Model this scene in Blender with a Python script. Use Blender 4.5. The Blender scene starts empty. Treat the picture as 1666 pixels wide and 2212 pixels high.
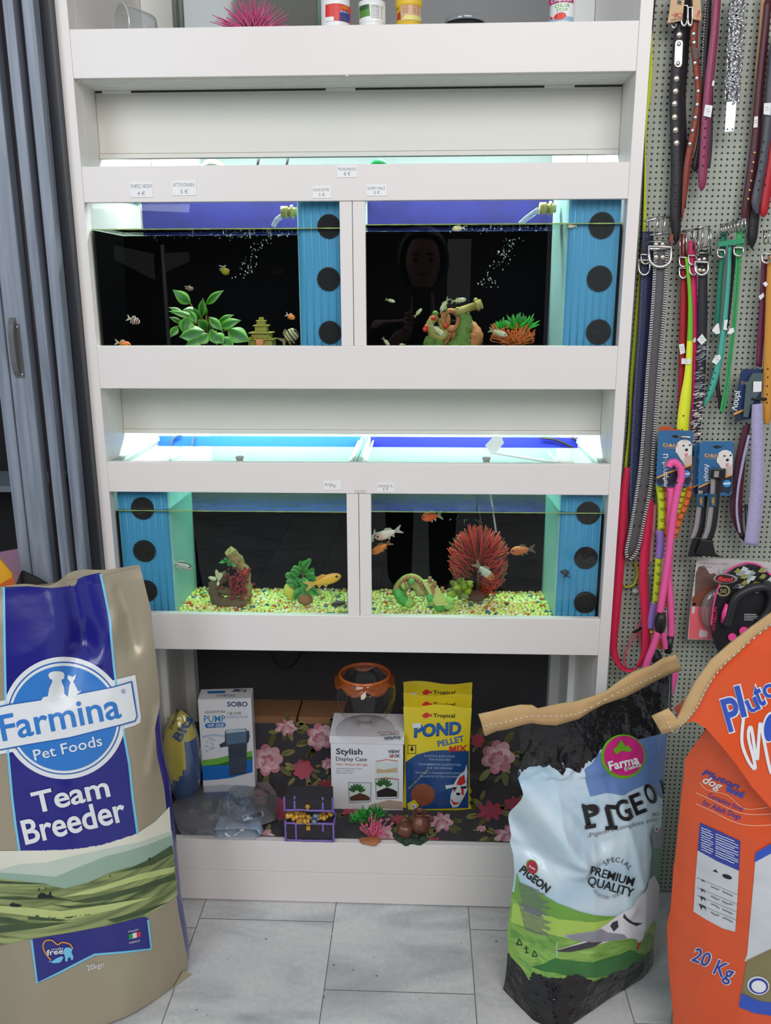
import bpy, bmesh, math, random
from mathutils import Vector, Matrix, noise
from math import sin, cos, pi, radians, sqrt, atan2, floor

# ------------------------------------------------------------------ camera, world, lights
SC = bpy.context.scene
COL = SC.collection
FPX = 1829.6                      # focal length in pixels of the 1666 x 2212 frame
CW, CH = 1666.0, 2212.0
CAM = Vector((0.1381, -1.7608, 1.4475))
YAW, PITCH, ROLL = radians(2.4264), radians(14.4925), radians(-0.1509)
_f = Vector((-sin(YAW)*cos(PITCH), cos(YAW)*cos(PITCH), -sin(PITCH)))
_r = Vector((cos(YAW), sin(YAW), 0)); _u = _r.cross(_f)
AXR = cos(ROLL)*_r + sin(ROLL)*_u
AXU = -sin(ROLL)*_r + cos(ROLL)*_u
AXF = _f
cam = bpy.data.cameras.new('camera')
cam.sensor_fit = 'HORIZONTAL'; cam.sensor_width = 36.0; cam.lens = 36.0*FPX/CW
cam.clip_start = 0.02; cam.clip_end = 50
camo = bpy.data.objects.new('camera', cam); COL.objects.link(camo)
camo.matrix_world = Matrix(((AXR.x, AXU.x, -AXF.x, CAM.x), (AXR.y, AXU.y, -AXF.y, CAM.y), (AXR.z, AXU.z, -AXF.z, CAM.z), (0, 0, 0, 1)))
SC.camera = camo
SC.view_settings.view_transform = 'Standard'
SC.view_settings.look = 'None'
SC.view_settings.gamma = 1.0
SC.view_settings.exposure = 0.1
SC.cycles.max_bounces = 12; SC.cycles.transparent_max_bounces = 24
SC.cycles.caustics_reflective = False; SC.cycles.caustics_refractive = False
SC.cycles.use_denoising = True
SC.cycles.sample_clamp_indirect = 6.0

W = bpy.data.worlds.new('world'); SC.world = W; W.use_nodes = True
W.node_tree.nodes['Background'].inputs['Color'].default_value = (0.80, 0.90, 1.0, 1)
W.node_tree.nodes['Background'].inputs['Strength'].default_value = 0.40

def area(name, loc, target, sx, sy, energy, col):
    l = bpy.data.lights.new(name, 'AREA'); l.shape = 'RECTANGLE'; l.size = sx; l.size_y = sy
    l.energy = energy; l.color = col
    o = bpy.data.objects.new(name, l); COL.objects.link(o); o.location = loc
    o.rotation_euler = (Vector(target) - Vector(loc)).to_track_quat('-Z', 'Y').to_euler()
    return o
# daylight from the shop front behind and above the photographer
area('daylight_shop_front', (0.95, -3.3, 3.2), (0.0, 0, 0.9), 2.6, 1.9, 74, (1.0, 0.965, 0.93))
area('daylight_doorway', (-1.7, -3.0, 2.7), (0.0, 0, 0.5), 1.4, 1.8, 36, (0.84, 0.92, 1.0))

def rayd(px, py):
    return AXF + AXR*((px - CW/2)/FPX) - AXU*((py - CH/2)/FPX)
def at(px, py, Y):                # the point of the plane Y = const seen at a pixel
    d = rayd(px, py); return CAM + d*((Y - CAM.y)/d.y)
def atz(px, py, Z):
    d = rayd(px, py); return CAM + d*((Z - CAM.z)/d.z)
def atx(px, py, X):
    d = rayd(px, py); return CAM + d*((X - CAM.x)/d.x)
def atpl(px, py, p, n):           # the point of any plane seen at a pixel
    d = rayd(px, py); return CAM + d*((Vector(p) - CAM).dot(n)/d.dot(n))
def pxm(p):                       # pixels per metre at a point
    return FPX/((Vector(p) - CAM).dot(AXF))

# ------------------------------------------------------------------ materials
def lin(c):
    c = c/255.0
    return c/12.92 if c <= 0.04045 else ((c + 0.055)/1.055)**2.4
def rgb(c): return (lin(c[0]), lin(c[1]), lin(c[2]), 1)
MATS = {}
def M(name, c=(200, 200, 200), rough=0.5, metal=0.0, spec=0.5, var=0.05, scale=18, bump=0.0, bscale=60, bdist=.004, alpha=1.0, coat=0.0, emit=None, trans=0.0):
    if name in MATS: return MATS[name]
    m = bpy.data.materials.new(name); m.use_nodes = True
    nt = m.node_tree; b = nt.nodes['Principled BSDF']
    b.inputs['Roughness'].default_value = rough; b.inputs['Metallic'].default_value = metal
    b.inputs['Specular IOR Level'].default_value = spec; b.inputs['Coat Weight'].default_value = coat
    b.inputs['Coat Roughness'].default_value = 0.1
    b.inputs['Alpha'].default_value = alpha
    b.inputs['Transmission Weight'].default_value = trans
    base = rgb(c)
    b.inputs['Base Color'].default_value = base
    if var or bump:
        tc = nt.nodes.new('ShaderNodeTexCoord')
        n = nt.nodes.new('ShaderNodeTexNoise'); n.inputs['Scale'].default_value = scale; n.inputs['Detail'].default_value = 4
        nt.links.new(tc.outputs['Object'], n.inputs['Vector'])
        if var:
            mx = nt.nodes.new('ShaderNodeMix'); mx.data_type = 'RGBA'
            mx.inputs['A'].default_value = tuple(min(1, x*(1 - var)) for x in base[:3]) + (1,)
            mx.inputs['B'].default_value = tuple(min(1, x*(1 + var)) for x in base[:3]) + (1,)
            nt.links.new(n.outputs['Fac'], mx.inputs['Factor']); nt.links.new(mx.outputs['Result'], b.inputs['Base Color'])
        if bump:
            n2 = nt.nodes.new('ShaderNodeTexNoise'); n2.inputs['Scale'].default_value = bscale; n2.inputs['Detail'].default_value = 3
            nt.links.new(tc.outputs['Object'], n2.inputs['Vector'])
            bp = nt.nodes.new('ShaderNodeBump'); bp.inputs['Strength'].default_value = bump; bp.inputs['Distance'].default_value = bdist
            nt.links.new(n2.outputs['Fac'], bp.inputs['Height']); nt.links.new(bp.outputs['Normal'], b.inputs['Normal'])
    if emit:
        b.inputs['Emission Color'].default_value = rgb(c); b.inputs['Emission Strength'].default_value = emit
    MATS[name] = m
    return m
def Mglass(name, tint=(255, 255, 255), ior=1.45, gloss_rough=0.0, extra=0.0, opacity=0.0, body=(255, 255, 255)):
    """thin clear sheet: see-through, with the mirror reflection of its index"""
    if name in MATS: return MATS[name]
    m = bpy.data.materials.new(name); m.use_nodes = True; nt = m.node_tree
    for n in list(nt.nodes): nt.nodes.remove(n)
    out = nt.nodes.new('ShaderNodeOutputMaterial'); mix = nt.nodes.new('ShaderNodeMixShader')
    tr = nt.nodes.new('ShaderNodeBsdfTransparent'); tr.inputs['Color'].default_value = rgb(tint)
    gl = nt.nodes.new('ShaderNodeBsdfGlossy'); gl.inputs['Roughness'].default_value = gloss_rough
    fr = nt.nodes.new('ShaderNodeFresnel'); fr.inputs['IOR'].default_value = ior
    a = nt.nodes.new('ShaderNodeMath'); a.operation = 'ADD'; a.use_clamp = True; a.inputs[1].default_value = extra
    gm = nt.nodes.new('ShaderNodeNewGeometry'); io = nt.nodes.new('ShaderNodeMath'); io.operation = 'MULTIPLY_ADD'   # the same index from either side of the sheet
    io.inputs[1].default_value = 1/ior - ior; io.inputs[2].default_value = ior
    nt.links.new(gm.outputs['Backfacing'], io.inputs[0]); nt.links.new(io.outputs[0], fr.inputs['IOR'])
    nt.links.new(fr.outputs[0], a.inputs[0]); nt.links.new(a.outputs[0], mix.inputs[0])
    base = tr
    if opacity > 0:
        mb = nt.nodes.new('ShaderNodeMixShader'); df = nt.nodes.new('ShaderNodeBsdfDiffuse'); df.inputs['Color'].default_value = rgb(body)
        mb.inputs[0].default_value = opacity; nt.links.new(tr.outputs[0], mb.inputs[1]); nt.links.new(df.outputs[0], mb.inputs[2]); base = mb
    nt.links.new(base.outputs[0], mix.inputs[1]); nt.links.new(gl.outputs[0], mix.inputs[2])
    nt.links.new(mix.outputs[0], out.inputs['Surface'])
    MATS[name] = m
    return m

# ------------------------------------------------------------------ objects and meshes
ORG = {}
def tag(o, label=None, cat=None, group=None, kind=None):
    if label: o['label'] = label
    if cat: o['category'] = cat
    if group: o['group'] = group
    if kind: o['kind'] = kind
    return o
def thing(name, loc, label=None, cat=None, group=None, kind=None):
    o = bpy.data.objects.new(name, None); COL.objects.link(o); o.empty_display_size = 0.05
    o.location = loc; ORG[o.name] = Vector(loc)
    return tag(o, label, cat, group, kind)

class MB:
    def __init__(s): s.v = []; s.f = []; s.m = []; s.s = []
    def add(s, vs, fs, m=0, smooth=False):
        k = len(s.v); s.v += [Vector(p) for p in vs]
        for f in fs:
            s.f.append([k + i for i in f]); s.m.append(m); s.s.append(smooth)
        return s
    def box(s, x0, x1, y0, y1, z0, z1, m=0):
        v = [(x, y, z) for x in (x0, x1) for y in (y0, y1) for z in (z0, z1)]
        return s.add(v, [(0, 1, 3, 2), (4, 6, 7, 5), (0, 4, 5, 1), (2, 3, 7, 6), (0, 2, 6, 4), (1, 5, 7, 3)], m)
    def obox(s, c, ax, ay, az, m=0):  # centre and three half-axis vectors
        c = Vector(c); ax = Vector(ax); ay = Vector(ay); az = Vector(az)
        v = [c + i*ax + j*ay + k*az for i in (-1, 1) for j in (-1, 1) for k in (-1, 1)]
        return s.add(v, [(0, 1, 3, 2), (4, 6, 7, 5), (0, 4, 5, 1), (2, 3, 7, 6), (0, 2, 6, 4), (1, 5, 7, 3)], m)
    def grid(s, fn, nu, nv, m=0, smooth=True, wrapu=False, mf=None):
        k = len(s.v); cu = nu if wrapu else nu + 1
        for j in range(nv + 1):
            for i in range(cu): s.v.append(Vector(fn(i/nu, j/nv)))
        for j in range(nv):
            for i in range(nu):
                i2 = (i + 1) % cu
                s.f.append([k + j*cu + i, k + j*cu + i2, k + (j + 1)*cu + i2, k + (j + 1)*cu + i])
                s.m.append(mf((i + .5)/nu, (j + .5)/nv) if mf else m); s.s.append(smooth)
        return s
    def ball(s, c, r, m=0, nu=12, nv=8, rot=None, fn=None):
        c = Vector(c); r = (r, r, r) if isinstance(r, (int, float)) else r
        def g(u, v):
            a = 2*pi*u; b = pi*(v - .5)
            p = Vector((r[0]*cos(b)*cos(a), r[1]*cos(b)*sin(a), r[2]*sin(b)))
            if fn: p = fn(p)
            if rot: p = rot @ p
            return c + p
        return s.grid(g, nu, nv, m, True, True)
    def tube(s, pts, r, n=8, m=0, cap=True, smooth=True, flat=1.0, up=None, closed=False):
        pts = [Vector(p) for p in pts]; N = len(pts)
        rs = r if isinstance(r, (list, tuple)) else [r]*N
        k = len(s.v); ref = None
        for i in range(N):
            a = pts[i-1] if (i > 0 or closed) else pts[i]; b = pts[(i+1) % N] if (i < N-1 or closed) else pts[i]
            t = (b - a); t = t.normalized() if t.length > 1e-9 else Vector((0, 0, 1))
            if ref is None:
                ref = Vector(up) if up else (Vector((0, 0, 1)) if abs(t.z) < .9 else Vector((1, 0, 0)))
            x = ref.cross(t); x = x.normalized() if x.length > 1e-6 else t.orthogonal().normalized()
            y = t.cross(x); ref = y
            for j in range(n):
                q = 2*pi*j/n
                s.v.append(pts[i] + x*rs[i]*cos(q) + y*rs[i]*flat*sin(q))
        for i in range(N if closed else N-1):
            i2 = (i+1) % N
            for j in range(n):
                j2 = (j+1) % n
                s.f.append([k+i*n+j, k+i*n+j2, k+i2*n+j2, k+i2*n+j]); s.m.append(m); s.s.append(smooth)
        if cap and not closed:
            s.f.append([k + j for j in range(n)][::-1]); s.m.append(m); s.s.append(False)
            s.f.append([k + (N-1)*n + j for j in range(n)]); s.m.append(m); s.s.append(False)
        return s
    def cyl(s, c0, c1, r0, r1=None, n=16, m=0):
        return s.tube([c0, c1], [r0, r0 if r1 is None else r1], n, m, True, True)
    def lathe(s, c, prof, n=24, m=0, ax=None, mf=None):
        c = Vector(c)
        R = Vector((0, 0, 1)).rotation_difference(Vector(ax)).to_matrix() if ax else None
        L = len(prof) - 1
        def g(u, v):
            r, z = prof[min(L, int(round(v*L)))]
            p = Vector((r*cos(2*pi*u), r*sin(2*pi*u), z))
            return c + (R @ p if R else p)
        return s.grid(g, n, L, m, True, True, mf=mf)
    def ribbon(s, pts, w, side, th=0.0015, m=0, smooth=True):
        """flat strap along pts; side = across direction (one or one per point); th = thickness"""
        pts = [Vector(p) for p in pts]; N = len(pts); k = len(s.v)
        for i in range(N):
            sd = Vector(side[i] if isinstance(side, list) else side).normalized()
            t = (pts[min(N-1, i+1)] - pts[max(0, i-1)]).normalized()
            sd = (sd - t*sd.dot(t)).normalized(); nn = t.cross(sd).normalized()
            ww = (w[i] if isinstance(w, list) else w)/2
            for a, b in ((-1, -1), (1, -1), (1, 1), (-1, 1)):
                s.v.append(pts[i] + sd*ww*a + nn*th/2*b)
        for i in range(N-1):
            for j in range(4):
                j2 = (j+1) % 4
                s.f.append([k+i*4+j, k+i*4+j2, k+(i+1)*4+j2, k+(i+1)*4+j]); s.m.append(m); s.s.append(smooth and j in (0, 2))
        s.f.append([k, k+3, k+2, k+1]); s.f.append([k+(N-1)*4+j for j in range(4)]); s.m += [m, m]; s.s += [False, False]
        return s
    def prism(s, poly, fn, th, m=0, m2=None):
        """2-D outline mapped by fn(x,y,h) to 3-D, from h=0 to h=th"""
        n = len(poly)
        s.add([fn(x, y, 0) for x, y in poly] + [fn(x, y, th) for x, y in poly],
              [list(range(n))[::-1]], m)
        k = len(s.v) - 2*n
        s.f.append([k + n + i for i in range(n)]); s.m.append(m if m2 is None else m2); s.s.append(False)
        for i in range(n):
            j = (i+1) % n
            s.f.append([k+i, k+j, k+n+j, k+n+i]); s.m.append(m); s.s.append(False)
        return s
    def build(s, name, mats, parent=None, loc=None, bevel=0, sub=0, solid=0, label=None, autosmooth=False):
        org = ORG[parent.name] if parent else Vector(loc if loc is not None else (0, 0, 0))
        me = bpy.data.meshes.new(name)
        me.from_pydata([tuple(p - org) for p in s.v], [], s.f)
        if not isinstance(mats, (list, tuple)): mats = [mats]
        for q in mats: me.materials.append(q)
        me.polygons.foreach_set('material_index', s.m); me.polygons.foreach_set('use_smooth', s.s)
        me.update()
        o = bpy.data.objects.new(name, me); COL.objects.link(o)
        if parent: o.parent = parent
        else: o.location = org
        ORG[o.name] = org
        if solid:
            d = o.modifiers.new('solid', 'SOLIDIFY'); d.thickness = solid; d.offset = 0
        if bevel:
            d = o.modifiers.new('bevel', 'BEVEL'); d.width = bevel; d.segments = 2; d.limit_method = 'ANGLE'; d.angle_limit = radians(40)
        if sub:
            d = o.modifiers.new('sub', 'SUBSURF'); d.levels = sub; d.render_levels = sub
        if label: o['label'] = label
        return o

# ------------------------------------------------------------------ lettering and printed shapes (laid out in 2-D, mapped onto a surface)
_TX = {}
def text2d(body, bold=0.0, res=2, shear=0.0):
    k = (body, bold, res, shear)
    if k not in _TX:
        cu = bpy.data.curves.new('lettering', 'FONT'); cu.body = body; cu.size = 1; cu.offset = bold; cu.resolution_u = res; cu.shear = shear
        o = bpy.data.objects.new('lettering', cu); COL.objects.link(o)
        bpy.context.view_layer.update()
        me = o.to_mesh()
        vs = [(v.co.x, v.co.y) for v in me.vertices]; fs = [list(p.vertices) for p in me.polygons]
        o.to_mesh_clear(); bpy.data.objects.remove(o); bpy.data.curves.remove(cu)
        _TX[k] = (vs, fs)
    return _TX[k]
def text(mb, body, x, y, h, fn, m=0, ang=0.0, width=None, anchor='l', bold=0.0, res=2, shear=0.0, arc=None, step=None):
    """lettering with its baseline start at (x, y) in photo pixels (y down), cap height h; fn maps a pixel to 3-D"""
    vs, fs = text2d(body, bold, res, shear)
    if not vs: return
    xs = [v[0] for v in vs]; x0, x1 = min(xs), max(xs)
    sy = h/0.73; sx = sy if width is None else width/(x1 - x0)
    off = {'l': x0, 'c': (x0 + x1)/2, 'r': x1}[anchor]
    ca, sa = cos(radians(ang)), sin(radians(ang)); out = []
    for vx, vy in vs:
        dx, dy = (vx - off)*sx, -vy*sy
        if arc:                                   # bend the line round a circle of that radius
            q = dx/arc; rr = arc - dy if arc > 0 else arc - dy
            dx, dy = (arc - dy)*sin(q), arc - (arc - dy)*cos(q)
        out.append((x + dx*ca - dy*sa, y + dx*sa + dy*ca))
    if step:
        bm = bmesh.new(); bv = [bm.verts.new((p[0], p[1], 0)) for p in out]
        for f in fs:
            try: bm.faces.new([bv[i] for i in f])
            except ValueError: pass
        for axis in (0, 1):
            q = [p[axis] for p in out]; c = (floor(min(q)/step) + 1)*step
            while c < max(q):
                bmesh.ops.bisect_plane(bm, geom=bm.verts[:] + bm.edges[:] + bm.faces[:], plane_co=(c, 0, 0) if axis == 0 else (0, c, 0), plane_no=(1, 0, 0) if axis == 0 else (0, 1, 0), dist=1e-5)
                c += step
        bm.verts.index_update(); out = [(v.co.x, v.co.y) for v in bm.verts]; fs = [[v.index for v in f.verts] for f in bm.faces]; bm.free()
    mb.add([fn(*p) for p in out], fs, m)
def shape(mb, poly, fn, m=0, step=None, smooth=True):
    """a filled outline, cut along a square lattice so that it follows a curved surface"""
    bm = bmesh.new()
    vs = [bm.verts.new((x, y, 0)) for x, y in poly]
    try: bm.faces.new(vs)
    except ValueError: bm.free(); return
    bm.normal_update(); bmesh.ops.triangulate(bm, faces=bm.faces[:])
    if step:
        xs = [p[0] for p in poly]; ys = [p[1] for p in poly]
        for axis, lo, hi in ((0, min(xs), max(xs)), (1, min(ys), max(ys))):
            c = (floor(lo/step) + 1)*step
            while c < hi:
                no = (1, 0, 0) if axis == 0 else (0, 1, 0)
                bmesh.ops.bisect_plane(bm, geom=bm.verts[:] + bm.edges[:] + bm.faces[:], plane_co=(c, 0, 0) if axis == 0 else (0, c, 0), plane_no=no, dist=1e-5)
                c += step
    bm.verts.index_update()
    mb.add([fn(v.co.x, v.co.y) for v in bm.verts], [[v.index for v in f.verts] for f in bm.faces], m, smooth)
    bm.free()
def ell(cx, cy, rx, ry, n=32, ang=0, a0=0, a1=360):
    ca, sa = cos(radians(ang)), sin(radians(ang)); r = []
    full = abs(a1 - a0) >= 360
    for i in range(n if full else n + 1):
        t = radians(a0 + (a1 - a0)*i/n)
        dx, dy = rx*cos(t), ry*sin(t); r.append((cx + dx*ca - dy*sa, cy + dx*sa + dy*ca))
    return r
def band(pts, w):
    """2-D outline of a line of width w"""
    L, R_ = [], []
    for i, p in enumerate(pts):
        a = pts[max(0, i-1)]; b = pts[min(len(pts)-1, i+1)]
        dx, dy = b[0]-a[0], b[1]-a[1]; l = sqrt(dx*dx + dy*dy) or 1
        nx, ny = -dy/l*w/2, dx/l*w/2
        L.append((p[0]+nx, p[1]+ny)); R_.append((p[0]-nx, p[1]-ny))
    return L + R_[::-1]
def stroke(mb, pts, w, fn, m=0):
    for i in range(len(pts)-1):
        a, b = pts[i], pts[i+1]; dx, dy = b[0]-a[0], b[1]-a[1]; l = sqrt(dx*dx+dy*dy) or 1
        nx, ny = -dy/l*w/2, dx/l*w/2
        mb.add([fn(a[0]+nx, a[1]+ny), fn(b[0]+nx, b[1]+ny), fn(b[0]-nx, b[1]-ny), fn(a[0]-nx, a[1]-ny)], [(0, 1, 2, 3)], m)
def onY(Y): return lambda x, y: at(x, y, Y)
def spline(pts, n=8):
    pts = [Vector(p) for p in pts]; out = []
    for i in range(len(pts)-1):
        p0 = pts[max(0, i-1)]; p1 = pts[i]; p2 = pts[i+1]; p3 = pts[min(len(pts)-1, i+2)]
        for j in range(n):
            t = j/n
            out.append(0.5*((2*p1) + (p2-p0)*t + (2*p0-5*p1+4*p2-p3)*t*t + (3*p1-p0-3*p2+p3)*t**3))
    out.append(pts[-1]); return out
def interp(tab, t):
    for i in range(len(tab)-1):
        if t <= tab[i+1][0]:
            a, b = tab[i], tab[i+1]; k = (t - a[0])/((b[0]-a[0]) or 1); k = max(0, min(1, k))
            return a[1] + (b[1]-a[1])*k
    return tab[-1][1]
RND = random.Random(7)
# ------------------------------------------------------------------ the setting
def marble(name, c1, c2, c3, seed):
    m = bpy.data.materials.new(name); m.use_nodes = True; nt = m.node_tree; b = nt.nodes['Principled BSDF']
    b.inputs['Roughness'].default_value = 0.32; b.inputs['Specular IOR Level'].default_value = 0.45
    tc = nt.nodes.new('ShaderNodeTexCoord'); mp = nt.nodes.new('ShaderNodeMapping')
    mp.inputs['Rotation'].default_value = (0, 0, 0.55 + seed*.35); mp.inputs['Scale'].default_value = (3.2, 8.5, 1); mp.inputs['Location'].default_value = (seed*3.1, seed*1.7, 0)
    nt.links.new(tc.outputs['Object'], mp.inputs['Vector'])
    n = nt.nodes.new('ShaderNodeTexNoise'); n.inputs['Scale'].default_value = 0.9; n.inputs['Detail'].default_value = 7; n.inputs['Roughness'].default_value = .55; n.inputs['Distortion'].default_value = .9
    nt.links.new(mp.outputs[0], n.inputs['Vector'])
    r = nt.nodes.new('ShaderNodeValToRGB'); r.color_ramp.elements[0].position = .30; r.color_ramp.elements[0].color = rgb(c1)
    r.color_ramp.elements[1].position = .70; r.color_ramp.elements[1].color = rgb(c3)
    e = r.color_ramp.elements.new(.5); e.color = rgb(c2)
    nt.links.new(n.outputs['Fac'], r.inputs[0])
    n2 = nt.nodes.new('ShaderNodeTexNoise'); n2.inputs['Scale'].default_value = 90; n2.inputs['Detail'].default_value = 2
    nt.links.new(tc.outputs['Object'], n2.inputs['Vector'])
    mx = nt.nodes.new('ShaderNodeMix'); mx.data_type = 'RGBA'; mx.blend_type = 'MULTIPLY'; mx.inputs['Factor'].default_value = .25
    nt.links.new(r.outputs[0], mx.inputs['A']); nt.links.new(n2.outputs['Fac'], mx.inputs['B'])
    nt.links.new(mx.outputs['Result'], b.inputs['Base Color'])
    return m
floor_mats = [M('grout', (120, 118, 116), .9)] + [marble('marble_%d' % i, a, b_, c_, i) for i, (a, b_, c_) in enumerate((
    ((176, 178, 180), (212, 213, 213), (232, 231, 228)), ((182, 183, 184), (216, 216, 215), (233, 231, 228)), ((190, 188, 187), (217, 215, 213), (228, 226, 223))))]
mb = MB(); mb.box(-3, 3, -4.2, 2.0, -0.05, -0.0006, 0)
TW, TL = 0.3225, 0.402
for c in range(-8, 9):
    x0 = -0.060 + TW*c; y_off = {0: -0.264, -1: -0.062, 1: -0.074}.get(c, -0.264 + .17*(c % 3))
    for k in range(-10, 6):
        y0 = y_off + TL*k
        if y0 + TL > 2.0 or y0 < -4.2: continue
        g = 0.0011
        mb.add([(x0+g, y0+g, 0), (x0+TW-g, y0+g, 0), (x0+TW-g, y0+TL-g, 0), (x0+g, y0+TL-g, 0)], [(0, 1, 2, 3)], 1 + (c*5 + k*3 + 60) % 3)
tag(mb.build('floor', floor_mats), kind='structure')
tag(MB().box(-.535, 1.9, .56, .62, 0, 2.7).build('wall_back', M('wall_grey', (92, 90, 92), .8)), kind='structure')
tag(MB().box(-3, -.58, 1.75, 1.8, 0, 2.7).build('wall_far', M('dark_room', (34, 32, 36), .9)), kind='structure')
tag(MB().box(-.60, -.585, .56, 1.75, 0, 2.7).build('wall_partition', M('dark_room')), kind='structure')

# folding door, folded up beside the cabinet
slat_m = bpy.data.materials.new('grey_wood_foil'); slat_m.use_nodes = True
nt = slat_m.node_tree; b = nt.nodes['Principled BSDF']; b.inputs['Roughness'].default_value = .38
tc = nt.nodes.new('ShaderNodeTexCoord'); mp = nt.nodes.new('ShaderNodeMapping'); mp.inputs['Scale'].default_value = (28, 28, 1.6)
n = nt.nodes.new('ShaderNodeTexNoise'); n.inputs['Scale'].default_value = 2.2; n.inputs['Detail'].default_value = 6; n.inputs['Distortion'].default_value = .7
r = nt.nodes.new('ShaderNodeValToRGB'); r.color_ramp.elements[0].position = .3; r.color_ramp.elements[0].color = rgb((104, 112, 126)); r.color_ramp.elements[1].position = .72; r.color_ramp.elements[1].color = rgb((142, 149, 161))
nt.links.new(tc.outputs['Object'], mp.inputs[0]); nt.links.new(mp.outputs[0], n.inputs['Vector']); nt.links.new(n.outputs['Fac'], r.inputs[0]); nt.links.new(r.outputs[0], b.inputs['Base Color'])
spine_m = M('door_spine', (52, 47, 49), .45)
door = thing('door_1', (-.65, 0, 0), kind='structure')
for x0, x1 in ((-.7285, -.7035), (-.7015, -.6575), (-.6385, -.6175), (-.6025, -.5800)):
    mb = MB(); mb.box(x0, x1, -.05, -.02, .012, 2.35); mb.build('door_slat', slat_m, door, bevel=.003)
for x0, x1, y in ((-.659, -.637, -.012), (-.619, -.601, -.006)):
    mb = MB(); mb.box(x0, x1, y, y + .012, .012, 2.35)
    mb.tube([(x0 + .004, y - .003, .012), (x0 + .004, y - .003, 2.35)], .004, 8); mb.build('door_hinge_strip', spine_m, door)
mb = MB(); mb.box(-.582, -.5635, -.012, .02, .0, 2.4); mb.box(-.5635, -.5600, -.018, .02, 0, 2.4); mb.build('door_jamb', M('door_frame', (50, 52, 58), .4), door)
mb = MB(); p0 = at(24, 700, -.05); p1 = at(46, 815, -.05)
cx = (p0.x + p1.x)/2 + .002
prof = [(0, 0), (.009, .012), (.013, .03), (.0135, .06), (.0135, .085), (.009, .105), (0, .118)]
mb.box(cx - .008, cx + .010, -.0525, -.05, p1.z, p0.z)
hz = p1.z + .001
for i in range(len(prof)-1):
    a, c_ = prof[i], prof[i+1]
    mb.add([(cx - .008, -.052 - a[0], hz + a[1]), (cx + .004, -.052 - a[0]*1.15, hz + a[1]), (cx + .004, -.052 - c_[0]*1.15, hz + c_[1]), (cx - .008, -.052 - c_[0], hz + c_[1])], [(0, 1, 2, 3)], 0)
    mb.add([(cx + .004, -.052, hz + a[1]), (cx + .004, -.052 - a[0]*1.15, hz + a[1]), (cx + .004, -.052 - c_[0]*1.15, hz + c_[1]), (cx + .004, -.052, hz + c_[1])], [(0, 1, 2, 3)], 0)
for z in (p0.z - .006, p1.z + .006): mb.ball((cx + .006, -.053, z), (.003, .002, .003), 1, 8, 6)
mb.build('door_handle', [M('handle_grey', (96, 94, 95), .4), M('steel', (190, 190, 190), .3, 1.0)], door)

# ------------------------------------------------------------------ the white cabinet
white = M('white_pvc', (228, 221, 217), .34, spec=.4, var=.015)
white2 = M('white_pvc_inside', (240, 241, 236), .4, var=.02)
cream = M('cream_flap', (222, 219, 210), .42, var=.02)
cab = thing('aquarium_cabinet', (0, .25, 0), 'tall white aquarium cabinet holding four built-in fish tanks', 'cabinet')
for s in (-1, 1):
    mb = MB(); x = .548*s; mb.box(min(.536*s, .56*s), max(.536*s, .56*s), 0, .04, 0, 2.4)
    mb.box(min(.536*s, .557*s), max(.536*s, .557*s), .04, .5, 0, 2.4)
    mb.build('side_panel', white, cab, bevel=.0012)
RAILS = [(1.849, 1.9347), (1.6235, 1.6908), (1.2548, 1.3426), (1.032, 1.098), (.6659, .7523)]
for z0, z1 in RAILS:
    mb = MB(); mb.box(-.536, .536, .001, .018, z0, z1); mb.build('rail', white, cab, bevel=.0012)
mb = MB(); mb.box(-.536, .536, .0015, .018, .0865, .1709); mb.box(-.536, .536, .001, .018, .003, .0857)
mb.build('plinth', white, cab, bevel=.001)
for xa, xb, z0, z1 in ((-.0262, .0247, 1.3426, 1.6235), (-.0206, .032, .7523, 1.032)):
    xm = (xa + xb)/2
    for a, c_ in ((xa, xm - .0006), (xm + .0006, xb)):
        mb = MB(); mb.box(a, c_, .004, .018, z0, z1); mb.build('mullion', white, cab, bevel=.001)
# shelf boards; the underside of the top one is ribbed
mb = MB(); mb.box(-.536, .536, .018, .5, 1.851, 1.931)
for i in range(7): mb.box(-.535, .535, .024 + i*.014, .033 + i*.014, 1.8495, 1.851)
mb.build('shelf_board', white2, cab)
for z0, z1 in ((1.257, 1.275), (.668, .69), (.155, .169)):
    mb = MB(); mb.box(-.536, .536, .018, .5, z0, z1); mb.build('shelf_board', white2, cab)
for z0, z1, Y, hinge in ((1.720, 1.8488, .110, True), (1.1415, 1.2555, .120, False)):
    mb = MB(); mb.box(-.5352, .5352, Y, Y + .008, z0, z1); mb.box(-.5352, .5352, Y - .005, Y + .010, z0, z0 + .009); mb.box(-.5352, .5352, Y - .002, Y, z0 + .010, z0 + .012)
    mb.box(-.5352, .5352, Y - .0015, Y, z1 - .011, z1 - .009)
    fl = mb.build('flap', cream, cab, bevel=.001)
    if hinge:
        mb = MB(); mb.box(-.534, .534, Y - .0022, Y + .001, z1 - .0028, z1 + .0006); mb.build('slit_shade_strip', M('slit_shade', (60, 60, 56), .8), fl)  # shade of the slit above the flap, put in as a dark strip
        for x in (-.49, -.03, .41):
            mb = MB(); mb.box(x - .03, x + .03, Y - .0030, Y + .004, z1 - .0045, z1 + .001); mb.build('hinge', white2, fl)
for q in ((-.008, .004, 1.8475), (-.5295, .012, 1.8475)):
    mb = MB(); mb.ball(q, (.004, .004, .0025)); mb.build('screw_cap', M('old_plastic', (205, 200, 180), .5), cab)
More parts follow.
